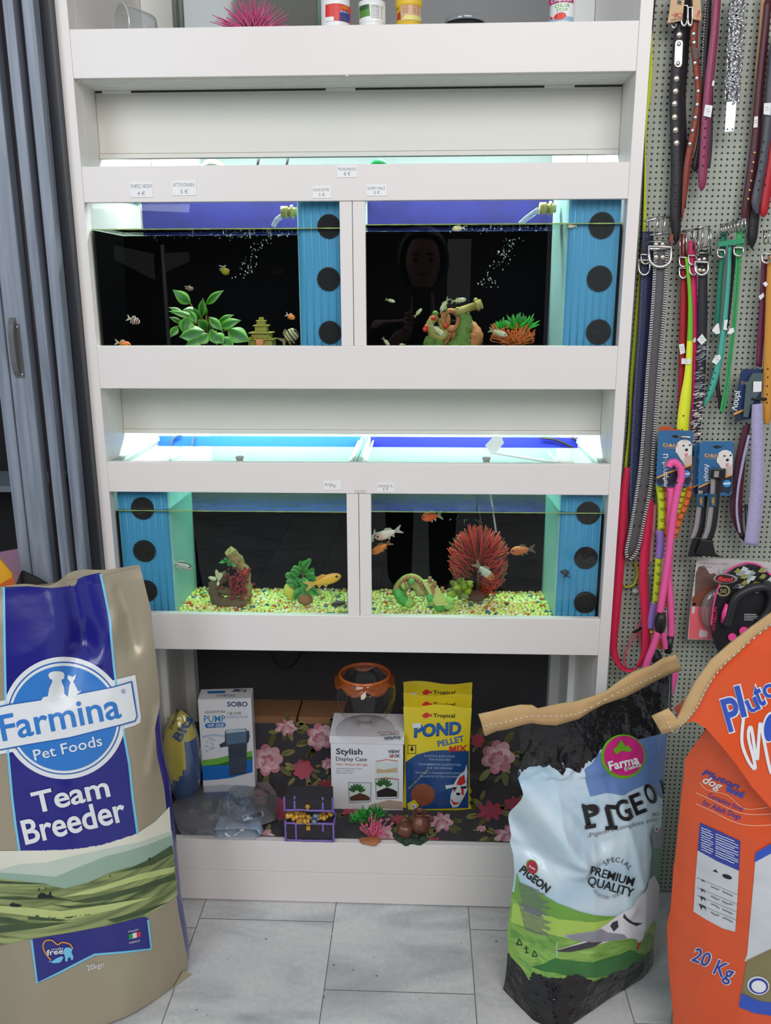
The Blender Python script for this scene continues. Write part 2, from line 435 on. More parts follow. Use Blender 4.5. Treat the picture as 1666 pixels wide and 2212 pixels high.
# backs of the compartments
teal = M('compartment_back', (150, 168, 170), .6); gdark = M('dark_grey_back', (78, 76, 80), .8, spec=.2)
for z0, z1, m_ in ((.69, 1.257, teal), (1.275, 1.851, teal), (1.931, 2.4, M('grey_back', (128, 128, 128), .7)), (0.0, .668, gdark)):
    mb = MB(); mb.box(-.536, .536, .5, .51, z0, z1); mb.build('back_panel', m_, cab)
# inner uprights of the bottom compartment and of the tank bays
for x0, x1, z0, z1 in ((-.536, -.508, .169, .668), (.508, .536, .169, .668), (-.535, -.42, 1.60, 1.85), (.455, .535, 1.60, 1.85), (-.535, -.43, 1.02, 1.257), (.50, .535, 1.02, 1.257)):
    mb = MB(); mb.box(x0, x1, .46, .499, z0, z1); mb.build('upright', white2, cab, bevel=.001)
mb = MB(); mb.box(-.535, -.46, .46, .499, 1.932, 2.4); mb.build('upright', white2, cab)
mb = MB(); mb.box(.46, .535, .46, .499, 1.932, 2.4); mb.build('upright', white2, cab)
for x0 in (-.536, .521):
    mb = MB(); mb.box(x0, x0 + .015, .255, .27, .169, .668); mb.build('trim_strip', white2, cab)

# lamps of the tank bays: LED bars under the boards
led_m = M('led_bar', (225, 228, 228), .4)
def led(z, e):
    for x in (-.265, .265):
        area('tank_lamp', (x, .235, z - .012), (x, .235, 0), .44, .035, e, (.92, 1.0, .96))
    t = MB(); t.box(-.52, .52, .21, .26, z - .010, z); t.build('light_bar', led_m, cab)
led(1.851, 4.6); led(1.257, 5.8)

# pegboard
pm = bpy.data.materials.new('perforated_board'); pm.use_nodes = True; nt = pm.node_tree; b = nt.nodes['Principled BSDF']; b.inputs['Roughness'].default_value = .5
tc = nt.nodes.new('ShaderNodeTexCoord'); sp = nt.nodes.new('ShaderNodeSeparateXYZ'); nt.links.new(tc.outputs['Object'], sp.inputs[0])
def mth(op, a, b_=None):
    q = nt.nodes.new('ShaderNodeMath'); q.operation = op
    for i, v in enumerate((a, b_)):
        if v is None: continue
        if isinstance(v, (int, float)): q.inputs[i].default_value = v
        else: nt.links.new(v, q.inputs[i])
    return q.outputs[0]
PITCHP = .0114
def fr(o): return mth('SUBTRACT', mth('FRACT', mth('DIVIDE', o, PITCHP)), .5)
fx, fz = fr(sp.outputs[0]), fr(sp.outputs[2])
d = mth('SQRT', mth('ADD', mth('MULTIPLY', fx, fx), mth('MULTIPLY', fz, fz)))
hole = mth('LESS_THAN', d, .195)
mx = nt.nodes.new('ShaderNodeMix'); mx.data_type = 'RGBA'; mx.inputs['A'].default_value = rgb((164, 168, 155)); mx.inputs['B'].default_value = rgb((14, 14, 14))
nt.links.new(hole, mx.inputs['Factor']); nt.links.new(mx.outputs['Result'], b.inputs['Base Color'])
mb = MB(); mb.box(.562, 1.75, .06, .066, .02, 2.35)
tag(mb.build('pegboard', pm, loc=(.562, .06, .02)), 'pale grey-green perforated board on the wall right of the cabinet', 'pegboard')

# pale shelf and grit in view: the dark room beyond the door, the floor by the sacks
mb = MB(); a = at(-60, 1050, 1.5); mb.box(a.x - .4, a.x + .30, 1.45, 1.74, a.z - .012, a.z + .012); tag(mb.build('wall_shelf', M('shelf_pale', (120, 128, 136), .6), loc=tuple(a)), 'pale shelf edge deep in the dark doorway at the far left', 'shelf')
mb = MB(); rn = random.Random(77)
for i in range(40):
    c = atz(rn.uniform(360, 1080), rn.uniform(2010, 2205), .0008); r = rn.uniform(.0008, .0022); mb.ball(c, (r*1.4, r, .0007), 0 if i % 3 else 1, 6, 4)
tag(mb.build('floor_grit', [M('grit_pale', (236, 234, 228), .7, var=0), M('grit_brown', (120, 108, 98), .8, var=0)], loc=(0, -.2, 0)), 'scattered pale crumbs of grit on the marble floor', 'grit', kind='stuff')
# ------------------------------------------------------------------ tanks
glass = Mglass('aquarium_glass', (246, 252, 250), 1.5)
rimglass = Mglass('glass_edge', (150, 205, 190), 1.5, .1, .05, .25, (150, 200, 185))
def water_mat():
    m = bpy.data.materials.new('water_surface'); m.use_nodes = True; nt = m.node_tree
    for n in list(nt.nodes): nt.nodes.remove(n)
    out = nt.nodes.new('ShaderNodeOutputMaterial'); mix = nt.nodes.new('ShaderNodeMixShader')
    tr = nt.nodes.new('ShaderNodeBsdfTransparent'); tr.inputs['Color'].default_value = (.96, .98, .92, 1)
    gl = nt.nodes.new('ShaderNodeBsdfGlossy'); gl.inputs['Roughness'].default_value = .02; gl.inputs['Color'].default_value = (.8, .95, .85, 1)
    fr = nt.nodes.new('ShaderNodeFresnel'); fr.inputs['IOR'].default_value = 1.33
    tc = nt.nodes.new('ShaderNodeTexCoord'); n = nt.nodes.new('ShaderNodeTexNoise'); n.inputs['Scale'].default_value = 55; n.inputs['Detail'].default_value = 3
    bp = nt.nodes.new('ShaderNodeBump'); bp.inputs['Strength'].default_value = .5; bp.inputs['Distance'].default_value = .004
    nt.links.new(tc.outputs['Object'], n.inputs['Vector']); nt.links.new(n.outputs['Fac'], bp.inputs['Height'])
    nt.links.new(bp.outputs[0], gl.inputs['Normal']); nt.links.new(bp.outputs[0], fr.inputs['Normal'])
    nt.links.new(fr.outputs[0], mix.inputs[0]); nt.links.new(tr.outputs[0], mix.inputs[1]); nt.links.new(gl.outputs[0], mix.inputs[2]); nt.links.new(mix.outputs[0], out.inputs[0])
    return m
water = water_mat()
black = M('underwater_shade_black', (5, 5, 7), .7, spec=.03, var=.3, scale=6)  # underwater darkness painted as near-black sheets; the tank back itself is blue
navy = M('underwater_shade_navy', (5, 9, 15), .7, spec=.03, var=.3, scale=6)
filt_m = M('filter_blue', (70, 150, 194), .5, var=.1, scale=9)
filt_g = M('filter_side_green', (160, 208, 206), .5, var=.08)
sponge = M('strainer_black', (22, 20, 22), .8, var=.3, scale=120, bump=.6, bscale=260)
menis = M('water_line', (158, 176, 104), .2, var=.2)
YB = .21; YF = .022
def tank(label, x0, x1, zb, zt, zw, filt, fx, strip_c, back, grp, lid=True):
    t = thing('fish_tank', ((x0+x1)/2, .18, zb), label, 'fish tank', grp)
    def P(mb, n, m, **k): return mb.build(n, m, t, **k)
    mb = MB(); mb.add([(x0, YF, zb), (x1, YF, zb), (x1, YF, zt), (x0, YF, zt)], [(0, 1, 2, 3)]); P(mb, 'front_glass', glass)
    for x in (x0, x1):
        mb = MB(); mb.add([(x, YF, zb), (x, .345, zb), (x, .345, zt), (x, YF, zt)], [(0, 1, 2, 3)]); mb.box(x - .003, x + .003, YF, .348, zt - .008, zt, 1); P(mb, 'side_glass', [glass, rimglass])
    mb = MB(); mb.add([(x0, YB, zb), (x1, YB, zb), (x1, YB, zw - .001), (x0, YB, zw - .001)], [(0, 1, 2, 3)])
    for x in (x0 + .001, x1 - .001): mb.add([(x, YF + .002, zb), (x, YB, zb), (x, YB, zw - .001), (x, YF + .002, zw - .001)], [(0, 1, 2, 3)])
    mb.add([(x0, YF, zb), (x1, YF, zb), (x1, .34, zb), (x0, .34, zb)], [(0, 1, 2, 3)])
    P(mb, 'underwater_shade_sheet', back)  # dark sheets standing in for shade below the waterline
    mb = MB(); mb.box(x0 + .004, x1 - .004, .346, .352, zw - .02 if zt > 1.2 else 1.052, zt + .002); P(mb, 'blue_backing', strip_c)
    if zt < 1.2:
        mb = MB(); mb.box(x0 + .004, x1 - .004, .346, .352, zw - .02, 1.0515); P(mb, 'reflection_sheet', M('reflection_grey_green', (74, 92, 88), .5, var=.4, scale=40))  # sheet added so the water surface mirrors grey-green instead of blue
    mb = MB(); mb.grid(lambda u, v: (x0 + .0005 + (x1 - x0 - .001)*u, YF + .0005 + (.344 - YF)*v, zw), 40, 14, 0, True); P(mb, 'water_surface', water)
    mb = MB(); N = 60
    mb.add([(x0 + (x1 - x0)*i/N, YF + .0006, zw + q*(.0011 + .0006*noise.noise((i*.5, zb, 3)))) for i in range(N + 1) for q in (-1, 1)], [(2*i, 2*i + 2, 2*i + 3, 2*i + 1) for i in range(N)]); P(mb, 'water_line', menis)
    # corner filter with ribbed front and three round strainers
    fa, fb = fx; zt2 = zt - .004
    mb = MB(); rad = .016
    fr_out = []                          # plan outline from the open side round to the wall
    if filt == 'r':
        fr_out = [(fa - .004, YB - .002)] + [(fa + rad - rad*cos(a), .034 + rad - rad*sin(a)) for a in [i*pi/10 for i in range(6)]] + [(fb, .034)]
    else:
        fr_out = [(fa, .034)] + [(fb - rad + rad*sin(a), .034 + rad - rad*cos(a)) for a in [i*pi/10 for i in range(6)]] + [(fb + .004, YB - .002)]
    n = len(fr_out)
    side = 0 if filt == 'r' else n - 2
    for i in range(n - 1):
        a, c_ = fr_out[i], fr_out[i+1]
        g = (i <= 2) if filt == 'r' else (i >= n - 4)
        mb.add([(a[0], a[1], zb), (c_[0], c_[1], zb), (c_[0], c_[1], zt2), (a[0], a[1], zt2)], [(0, 1, 2, 3)], 1 if g else 0)
    xa, xb = (fa + rad, fb) if filt == 'r' else (fa, fb - rad)
    nr = max(3, int(round((xb - xa)/.0155)))
    for i in range(nr + 1):
        x = xa + (xb - xa)*i/nr
        mb.tube([(x, .034, zb + .002), (x, .034, zt2)], .0016, 6, 2)
    f = P(mb, 'filter_box', [filt_m, filt_g, M('filter_rib', (84, 166, 208), .4)])
    xm = xa + (xb - xa)*(.66 if filt == 'r' else .50)
    return t, f, (xa, xb)
def strainer(f, px, py, r, Y=.032):
    c = at(px, py, Y); mb = MB(); mb.cyl((c.x, Y - .0015, c.z), (c.x, Y + .003, c.z), r, r*.97, 28)
    for k in range(3): mb.tube([(c.x + r*(.75 - .22*k)*cos(a), Y - .0017, c.z + r*(.75 - .22*k)*sin(a)) for a in [2*pi*i/20 for i in range(20)]], .0006, 4, 0, closed=True)
    mb.build('strainer', sponge, f)
vio = M('violet_blue_sheet', (24, 28, 100), .45, var=.5, scale=26)
blu = M('bright_blue_sheet', (38, 98, 214), .4, var=.1, scale=14)
dbl = M('deep_blue_sheet', (32, 42, 168), .4, var=.1, scale=14)
grp = 'built-in fish tanks of the cabinet'
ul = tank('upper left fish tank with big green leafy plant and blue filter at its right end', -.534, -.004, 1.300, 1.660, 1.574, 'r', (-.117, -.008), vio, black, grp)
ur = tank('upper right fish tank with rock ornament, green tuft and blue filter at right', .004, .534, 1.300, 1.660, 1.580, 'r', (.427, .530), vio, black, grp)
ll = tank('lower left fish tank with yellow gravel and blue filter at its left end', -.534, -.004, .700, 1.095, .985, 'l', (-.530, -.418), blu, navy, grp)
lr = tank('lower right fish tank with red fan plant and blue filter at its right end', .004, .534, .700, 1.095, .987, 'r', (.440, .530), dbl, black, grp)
for px, py in ((711, 489), (710, 603), (713, 718)): strainer(ul[1], px, py, .0235)
for px, py in ((1300, 487), (1295, 602), (1293, 717)): strainer(ur[1], px, py, .0255)
for px, py in ((308, 1098), (312, 1190), (316, 1276)): strainer(ll[1], px, py, .0255)
for px, py in ((1271, 1108), (1266, 1205), (1265, 1301)): strainer(lr[1], px, py, .0255)
# glass lids over the lower tanks
lidm = Mglass('lid_glass', (206, 240, 228), 1.5, .03, .12, .12, (200, 235, 225))
for xa, xb, kp in ((-.528, -.012, (518, 994)), (.010, .528, (1051, 996))):
    t = thing('tank_lid', ((xa + xb)/2, .15, 1.084), 'clear glass lid lying on the ' + ('lower left' if xa < 0 else 'lower right') + ' fish tank', 'tank lid', 'glass lids of the lower tanks')
    mb = MB(); mb.box(xa, xb, .05, .262, 1.0835, 1.0865); mb.build('lid_sheet', lidm, t)
    c = atz(kp[0], kp[1], 1.09); mb = MB(); mb.lathe((c.x, c.y, 1.0868), [(0, .012), (.008, .012), (.010, .010), (.007, .004), (.009, 0)], 16); mb.build('lid_knob', M('clear_knob', (150, 150, 145), .2), t)
# silicone corners and rims seen from above
tt = ll[0]
for tk, xa in ((ll[0], -.530), (lr[0], .530)):
    mb = MB(); mb.box(xa - .006, xa + .006, .03, .34, 1.086, 1.096); mb.build('rim_strip', M('grey_silicone', (142, 160, 152), .4), tk)
for xa in (-.010, .010):
    mb = MB(); mb.box(xa - .002, xa + .002, .03, .345, 1.080, 1.0965); mb.tube([(xa*1.8, .03, 1.087), (xa*1.8, .345, 1.087)], .003, 6); mb.build('rim_strip', M('pale_silicone', (190, 205, 200), .3), (ll if xa < 0 else lr)[0])

# gravel of the lower tanks
peb = [M('pebble_lime', (228, 224, 122), .55, var=.15), M('pebble_yellow', (242, 226, 156), .55, var=.12), M('pebble_cream', (246, 236, 206), .55), M('pebble_green', (190, 204, 118), .55, var=.15), M('pebble_red', (204, 82, 52), .55), M('pebble_teal', (28, 108, 124), .55), M('pebble_orange', (222, 140, 60), .55)]
def gravel(x0, x1, label, seed):
    rn = random.Random(seed); mb = MB(); z = .7405
    mb.box(x0, x1, YF + .004, YB - .002, .702, z - .006, 0)
    base = [(0, 0, 1), (0, 0, -1)] + [(cos(i*pi/2.5 + j*.6)*.9, sin(i*pi/2.5 + j*.6)*.9, .43 if j == 0 else -.43) for j in (0, 1) for i in range(5)]
    fs = [(0, 2+i, 2+(i+1) % 5) for i in range(5)] + [(1, 7+(i+1) % 5, 7+i) for i in range(5)] + [(2+i, 7+i, 2+(i+1) % 5) for i in range(5)] + [(2+(i+1) % 5, 7+i, 7+(i+1) % 5) for i in range(5)]
    y = YF + .006
    row = 0
    while y < YB:
        x = x0 + .004*rn.random()
        while x < x1:
            q = rn.random(); m_ = 0 if q < .40 else 1 if q < .62 else 2 if q < .74 else 3 if q < .86 else 4 if q < .91 else 5 if q < .96 else 6
            r = rn.uniform(.0040, .0064); R = Matrix.Rotation(rn.random()*6, 3, 'Z') @ Matrix.Rotation(rn.uniform(-.6, .6), 3, 'X')
            c = Vector((x, y + rn.uniform(-.002, .002), z - .002 + rn.uniform(-.002, .003)))
            mb.add([c + R @ Vector((p[0]*r*1.2, p[1]*r*.95, p[2]*r*.8)) for p in base], fs, m_, True)
            if row == 0:
                for k in (1, 2, 3, 4):
                    q = rn.random(); m2 = 0 if q < .42 else 1 if q < .64 else 2 if q < .76 else 3 if q < .87 else 4 if q < .92 else 5 if q < .96 else 6
                    mb.add([c + Vector((rn.uniform(-.003, .003), .001, -.0062*k)) + R @ Vector((p[0]*r*1.1, p[1]*r*.8, p[2]*r)) for p in base], fs, m2, True)
            x += r*1.75
        y += .0080; row += 1
    tag(mb.build('gravel', peb, loc=((x0+x1)/2, .1, .70)), label, 'gravel', 'coloured gravel in the lower tanks', 'stuff')
gravel(-.416, -.008, 'bed of yellow, green and red pebbles in the lower left tank', 1)
gravel(.008, .438, 'bed of yellow, green and red pebbles in the lower right tank', 2)
# ------------------------------------------------------------------ filled sacks
class Surf:
    """a bulging sheet over a plane: O + a*u + b*v + n*h(a, b); n looks towards the room"""
    def __init__(s, O, ang, lean, h):
        s.O = Vector(O); s.u = Vector((cos(ang), sin(ang), 0)); n0 = Vector((sin(ang), -cos(ang), 0))
        s.v = Vector((0, 0, cos(lean))) - n0*sin(lean); s.n = s.u.cross(s.v); s.h = h
    def raw(s, a, b, c): return s.O + s.u*a + s.v*b + s.n*c
    def pt(s, a, b, e=0): return s.O + s.u*a + s.v*b + s.n*(s.h(a, b) + e)
    def ab(s, px, py):
        d = rayd(px, py); q = 0.0
        for _ in range(5):
            P = CAM + d*((s.O + s.n*q - CAM).dot(s.n)/d.dot(s.n)) - s.O
            a, b = P.dot(s.u), P.dot(s.v); q = q*.35 + .65*s.h(a, b)
        P = CAM + d*((s.O + s.n*q - CAM).dot(s.n)/d.dot(s.n)) - s.O
        return P.dot(s.u), P.dot(s.v)
    def px(s, e):
        def f(x, y):
            a, b = s.ab(x, y); return s.pt(a, b, e)
        return f
def ridged(a, b, f, seed): return 1 - 2*abs(noise.noise((a*f, b*f*.8, seed)))
def seg_dist(a, b, p, q):
    dx, dy = q[0]-p[0], q[1]-p[1]; t = max(0, min(1, ((a-p[0])*dx + (b-p[1])*dy)/(dx*dx+dy*dy)))
    return sqrt((a-p[0]-t*dx)**2 + (b-p[1]-t*dy)**2)

def streaks(name, cols, sc, rough=.35, rot=(0, 0, 0), dist=1.2):
    m = bpy.data.materials.new(name); m.use_nodes = True; nt = m.node_tree; b = nt.nodes['Principled BSDF']; b.inputs['Roughness'].default_value = rough
    tc = nt.nodes.new('ShaderNodeTexCoord'); mp = nt.nodes.new('ShaderNodeMapping'); mp.inputs['Scale'].default_value = sc; mp.inputs['Rotation'].default_value = rot
    n = nt.nodes.new('ShaderNodeTexNoise'); n.inputs['Scale'].default_value = 1; n.inputs['Detail'].default_value = 6; n.inputs['Distortion'].default_value = dist
    r = nt.nodes.new('ShaderNodeValToRGB'); el = r.color_ramp.elements
    for i, c in enumerate(cols):
        p = .28 + .44*i/(len(cols)-1)
        e = el[0] if i == 0 else el[1] if i == len(cols)-1 else el.new(p)
        e.position = p; e.color = rgb(c)
    nt.links.new(tc.outputs['Object'], mp.inputs[0]); nt.links.new(mp.outputs[0], n.inputs['Vector']); nt.links.new(n.outputs['Fac'], r.inputs[0]); nt.links.new(r.outputs[0], b.inputs['Base Color'])
    return m

# ---- gold and navy dog food sack on the left
def hA(a, b):
    s = (a + .395)/.385; s = max(0, min(1, s)); q = abs(2*s - 1)
    H = interp([(0, .082), (.08, .086), (.35, .078), (.6, .060), (.78, .026), (.90, .006), (1, .004)], b)
    h = H*(1 - q**2.4)
    w = interp([(0, .0012), (.3, .0016), (.55, .003), (.7, .009), (.85, .008), (.93, .002)], b)
    h += w*ridged(a, b, 9, 3.1)*(.3 + .7*(1 - q)) + .0010*noise.noise((a*30, b*18, 1.7))
    h += (.0030 + .006*max(0, (s - .75)*4))*noise.noise((a*16, b*7, 8.2))*(1 if b < .9 else .2)
    d = seg_dist(a, b, (-.165, .93), (-.150, .78)); h -= .020*math.exp(-(d/.022)**2)
    d = seg_dist(a, b, (-.150, .80), (-.205, .70)); h -= .011*math.exp(-(d/.020)**2)
    d = seg_dist(a, b, (-.075, .88), (-.060, .76)); h -= .008*math.exp(-(d/.014)**2)
    d = seg_dist(a, b, (-.125, .74), (-.085, .83)); h += .007*math.exp(-(d/.018)**2)
    d = seg_dist(a, b, (-.02, .62), (-.05, .50)); h += .006*math.exp(-(d/.010)**2)
    return h
A = Surf((-.36, -.22, 0), radians(26), radians(5), hA)
gold = M('sack_gold', (176, 163, 140), .36, metal=.35, var=.04, scale=5, bump=.25, bscale=14)
navyp = M('sack_navy', (36, 36, 128), .24, var=.05, scale=6, coat=.3, bump=.35, bscale=13)
skyb = M('sack_light_blue', (120, 200, 232), .35, var=0)
blue = M('sack_logo_blue', (52, 122, 200), .32, var=.04, scale=6)
dblue = M('sack_logo_dark_blue', (44, 100, 178), .32, var=0)
whitep = M('sack_white_print', (228, 230, 232), .34, var=.02)
orangep = M('print_orange', (222, 150, 60), .4, var=0); greenp = M('print_green', (40, 150, 80), .4, var=0); redp = M('print_red', (214, 52, 58), .4, var=0)
blackp = M('print_black', (26, 26, 28), .4, var=0); greyp = M('print_grey', (120, 122, 126), .4, var=0)
land = [streaks('field_green', ((52, 74, 40), (98, 132, 62), (140, 164, 88), (176, 186, 120)), (5, 5, 46), rot=(0, .22, 0)), M('field_haze', (186, 196, 160), .4, var=.15, scale=12), M('far_hill', (150, 176, 158), .4, var=.1, scale=9),
        M('sky_cream', (226, 222, 206), .4, var=.03), M('field_dark', (66, 84, 52), .4, var=.35, scale=30), M('field_light', (190, 200, 128), .4, var=.12, scale=30), M('far_hill_pale', (192, 204, 190), .4, var=.06)]
mats = [gold, navyp, skyb, blue, dblue, whitep, orangep, greenp, redp, blackp, greyp] + land
AR = [(0, -.012), (.03, -.006), (.16, -.018), (.28, -.022), (.44, -.024), (.52, -.034), (.58, -.034), (.63, -.017), (.72, -.017), (.82, -.018), (.926, -.034)]
AL = [(0, -.392), (.3, -.385), (.6, -.385), (.926, -.372)]
def top_b(a): return .919 + .006*(a + .2)/.17 - .012*math.exp(-((a + .205)/.03)**2) + .007*math.exp(-((a + .14)/.03)**2)
sackA = thing('pet_food_sack', A.raw(-.2, 0, -.03), 'tall gold and navy dog food sack with a hill landscape, left of the cabinet', 'sack')
mb = MB()
def fA(s, t):
    b = t*.92; a = interp(AL, b)*(1-s) + interp(AR, b)*s
    b = t*top_b(a)
    return A.pt(a, b) if b > 0.004 else A.pt(a, .0)
mb.grid(fA, 64, 110, 0, True)
def backA(s, t):
    b = t*top_b(-.2); a = interp(AL, b)*(1-s) + interp(AR, b)*s; D = interp([(0, .10), (.5, .10), (.75, .05), (.92, .004)], b)
    return A.raw(a, b, -D*(1 - abs(2*s-1)**6*.15))
mb.grid(lambda s, t: backA(1-s, t), 12, 20, 0, True)
def gus(edge, sg):
    def g(s, t):
        b = t*top_b(-.05); a = interp(edge, b); D = interp([(0, .10), (.5, .10), (.75, .05), (.92, .004)], b)
        out = interp([(0, .010), (.05, .014), (.3, .022), (.45, .020), (.58, .022), (.64, .004), (.75, .0), (.92, 0)], b)
        return A.raw(a + sg*out*sin(pi*min(1, s*1.25))*.9, b, -D*s + .0)
    return g
mb.grid(gus(AR, 1), 10, 40, 1, True); mb.grid(lambda s, t: gus(AL, -1)(1-s, t), 10, 40, 1, True)
mb.add([A.raw(-.39, .001, .0), A.raw(-.01, .001, 0), A.raw(-.01, .001, -.1), A.raw(-.39, .001, -.1)], [(0, 1, 2, 3)], 0)
# little folded ear at the foot and the seal line at the top
mb.add([A.px(.003)(372, 2135), A.px(.004)(395, 2095), A.px(.012)(422, 2100), A.px(.010)(408, 2118)], [(0, 1, 2, 3)], 0)
E1, E2, E3, E4, E5 = .0012, .0020, .0027, .0034, .0041
p1, p2, p3, p4 = A.px(E1), A.px(E2), A.px(E3), A.px(E4)
ST = 7.0
pan_l = [(8, 1268), (9, 1330), (10, 1400), (12, 1500), (17, 1620), (26, 1720), (34, 1785), (42, 1836)]
pan_r = [(217, 1239), (222, 1262), (234, 1320), (238, 1345), (240, 1375), (246, 1440), (258, 1530), (270, 1600), (279, 1650), (286, 1720), (297, 1800)]
topc = [(8, 1268), (60, 1266), (112, 1270), (148, 1266), (158, 1256), (180, 1245), (205, 1239), (217, 1237)]
botc = [(297, 1799), (262, 1812), (215, 1826), (160, 1834), (100, 1837), (42, 1838)]
shape(mb, topc + pan_r[1:] + botc[1:-1] + pan_l[::-1], p1, 1, ST)
shape(mb, band(pan_l, 5), p2, 2, ST); shape(mb, band(pan_r, 5), p2, 2, ST)
# the hills
sky = [(-60, 1838), (42, 1837), (100, 1836), (160, 1833), (215, 1825), (262, 1811), (297, 1799), (335, 1774), (366, 1742)]
low = [(383, 1932), (350, 1957), (312, 1979), (230, 1998), (150, 2013), (75, 2024), (0, 2041), (-60, 2050)]
shape(mb, sky + [(372, 1830), (381, 1900)] + low, p1, 14, ST)
shape(mb, [(-60, 1880), (0, 1878), (42, 1866), (100, 1862), (150, 1850), (215, 1836), (262, 1826), (300, 1819), (340, 1805), (371, 1794), (381, 1900)] + low, A.px(.0016), 17, ST)
shape(mb, [(-60, 1888), (0, 1884), (60, 1888), (120, 1893), (170, 1872), (230, 1848), (280, 1836), (320, 1824), (371, 1803), (381, 1900)] + low, A.px(.0022), 13, ST)
shape(mb, [(-60, 1895), (0, 1896), (90, 1908), (140, 1918), (190, 1905), (240, 1882), (300, 1866), (374, 1826), (382, 1915)] + low, p3, 11, ST)
shape(mb, [(232, 1886), (270, 1878), (320, 1856), (371, 1824), (374, 1842), (330, 1866), (290, 1876)], p4, 15, ST)
shape(mb, [(130, 1936), (200, 1928), (290, 1902), (376, 1882), (377, 1870), (300, 1886), (220, 1912)], p4, 16, ST)
shape(mb, [(150, 1946), (220, 1932), (300, 1912), (378, 1885), (380, 1898), (310, 1920), (240, 1940), (190, 1948)], p4, 15, ST)
shape(mb, [(-40, 1952), (60, 1958), (130, 1966), (240, 1950), (330, 1935), (250, 1962), (150, 1985), (60, 1976), (-40, 1964)], p4, 16, ST)
for q in ([(108, 1951), (150, 1955), (230, 1948), (300, 1938), (230, 1952), (150, 1960)], [(-40, 1936), (40, 1934), (80, 1938), (120, 1935), (160, 1944), (100, 1941), (30, 1942)], [(-40, 1898), (60, 1904), (110, 1908), (60, 1908), (-40, 1906)], [(230, 1985), (300, 1966), (370, 1944), (310, 1972), (250, 1990)], [(-40, 2000), (70, 1992), (150, 1990), (90, 2002), (-40, 2018)],
          [(60, 1972), (130, 1980), (210, 1970), (130, 1988), (60, 1984)], [(-40, 1975), (20, 1980), (60, 1990), (20, 1992), (-40, 1988)]):
    shape(mb, q, p4, 15, ST)
for q in ([(80, 1938), (83, 1930), (88, 1926), (98, 1928), (99, 1931), (106, 1930), (106, 1924), (110, 1924), (111, 1932), (120, 1937)], [(20, 1952), (26, 1947), (36, 1950), (48, 1953), (40, 1957), (24, 1956)], [(320, 1856), (321, 1850), (325, 1851), (323, 1856)], [(236, 1892), (238, 1886), (239, 1892)], [(82, 1921), (84, 1914), (86, 1921)], [(97, 1918), (99, 1913), (100, 1918)]):
    shape(mb, q, A.px(E5), 9, ST)
# round emblem with the cross band
cx, cy, rx, ry, ag = 138, 1550, 133, 132, -12
shape(mb, ell(cx, cy, rx, ry, 64), p2, 5, ST)
fb = [(-70, 1540), (0, 1514), (40, 1505), (150, 1490), (232, 1472), (292, 1457), (298, 1500), (304, 1548), (303, 1560), (292, 1566), (262, 1575), (150, 1602), (60, 1618), (0, 1628), (-70, 1640)]
shape(mb, fb, p2, 5, ST)
shape(mb, ell(cx, cy, 123, 122, 64), p3, 4, ST); shape(mb, ell(cx, cy, 120, 119, 64), p4, 5, ST); shape(mb, ell(cx, cy, 115, 113, 64), A.px(E5), 3, ST)
p6 = A.px(.0049)
inner = [(-70, 1549), (0, 1526), (22, 1521), (150, 1502), (243, 1484), (282, 1473), (287, 1505), (294, 1545), (290, 1554), (262, 1562), (150, 1590), (60, 1605), (0, 1616), (-70, 1628)]
shape(mb, [(-70, 1546), (0, 1523), (20, 1518), (150, 1500), (241, 1482), (285, 1469), (291, 1505), (297, 1546), (292, 1557), (262, 1565), (150, 1593), (60, 1608), (0, 1619), (-70, 1631)], A.px(.0046), 4, ST)
shape(mb, inner, p6, 5, ST)
p7 = A.px(.0056)
dog = [(89, 1511), (93, 1504), (103, 1502), (106, 1485), (113, 1470), (112, 1466), (107, 1464), (104, 1456), (107, 1451), (116, 1448), (128, 1448), (136, 1450), (139, 1456), (138, 1464), (133, 1466), (133, 1472), (138, 1482), (139, 1497), (146, 1503), (130, 1508), (118, 1509), (112, 1513), (100, 1511), (95, 1514)]
cat = [(146, 1503), (149, 1482), (152, 1472), (145, 1463), (147, 1456), (152, 1459), (157, 1460), (164, 1454), (162, 1464), (158, 1470), (163, 1480), (169, 1492), (176, 1489), (171, 1495), (166, 1497), (166, 1502), (158, 1504), (150, 1504)]
shape(mb, dog, p7, 5, ST); shape(mb, cat, p7, 5, ST)
text(mb, 'Farmina', 6, 1598, 58, p7, 3, -11.3, 262, bold=.014, res=4, step=7)
text(mb, 'Pet Foods', 75, 1640, 24, p7, 5, -12.5, 150, bold=.008, step=7)
text(mb, '\u00ae', 262, 1497, 10, p7, 4, -10)
text(mb, 'Team', 75, 1755, 47, p4, 5, -13, 168, bold=.02, res=4, step=7)
text(mb, 'Breeder', 55, 1822, 54, p4, 5, -13.5, 226, bold=.02, res=4, step=7)
# lower navy label
lab = [(67, 2027), (150, 2013), (230, 1998), (311, 1978), (321, 1983), (327, 2047), (268, 2054), (204, 2059), (172, 2076), (130, 2098), (80, 2121)]
shape(mb, lab, p4, 1, ST)
shape(mb, band([(68, 2027), (80, 2120), (130, 2097), (172, 2075), (204, 2059), (268, 2054), (326, 2047), (319, 1984)], 4.5), A.px(E5), 2, ST)
hs = spline([(110, 2071, 0), (98, 2055, 0), (93, 2040, 0), (98, 2029, 0), (112, 2028, 0), (124, 2037, 0), (134, 2032, 0), (150, 2036, 0), (157, 2046, 0)], 5)
stroke(mb, [(p.x, p.y) for p in hs], 3, p6, 6)
text(mb, 'cruelty', 111, 2050, 6, p6, 5, -6, 26); text(mb, 'free', 101, 2060, 12, p6, 5, -6, 36, bold=.02)
shape(mb, [(103, 2073), (112, 2073), (122, 2066), (132, 2062), (137, 2064), (133, 2072), (128, 2076), (116, 2077)], p6, 2, ST)
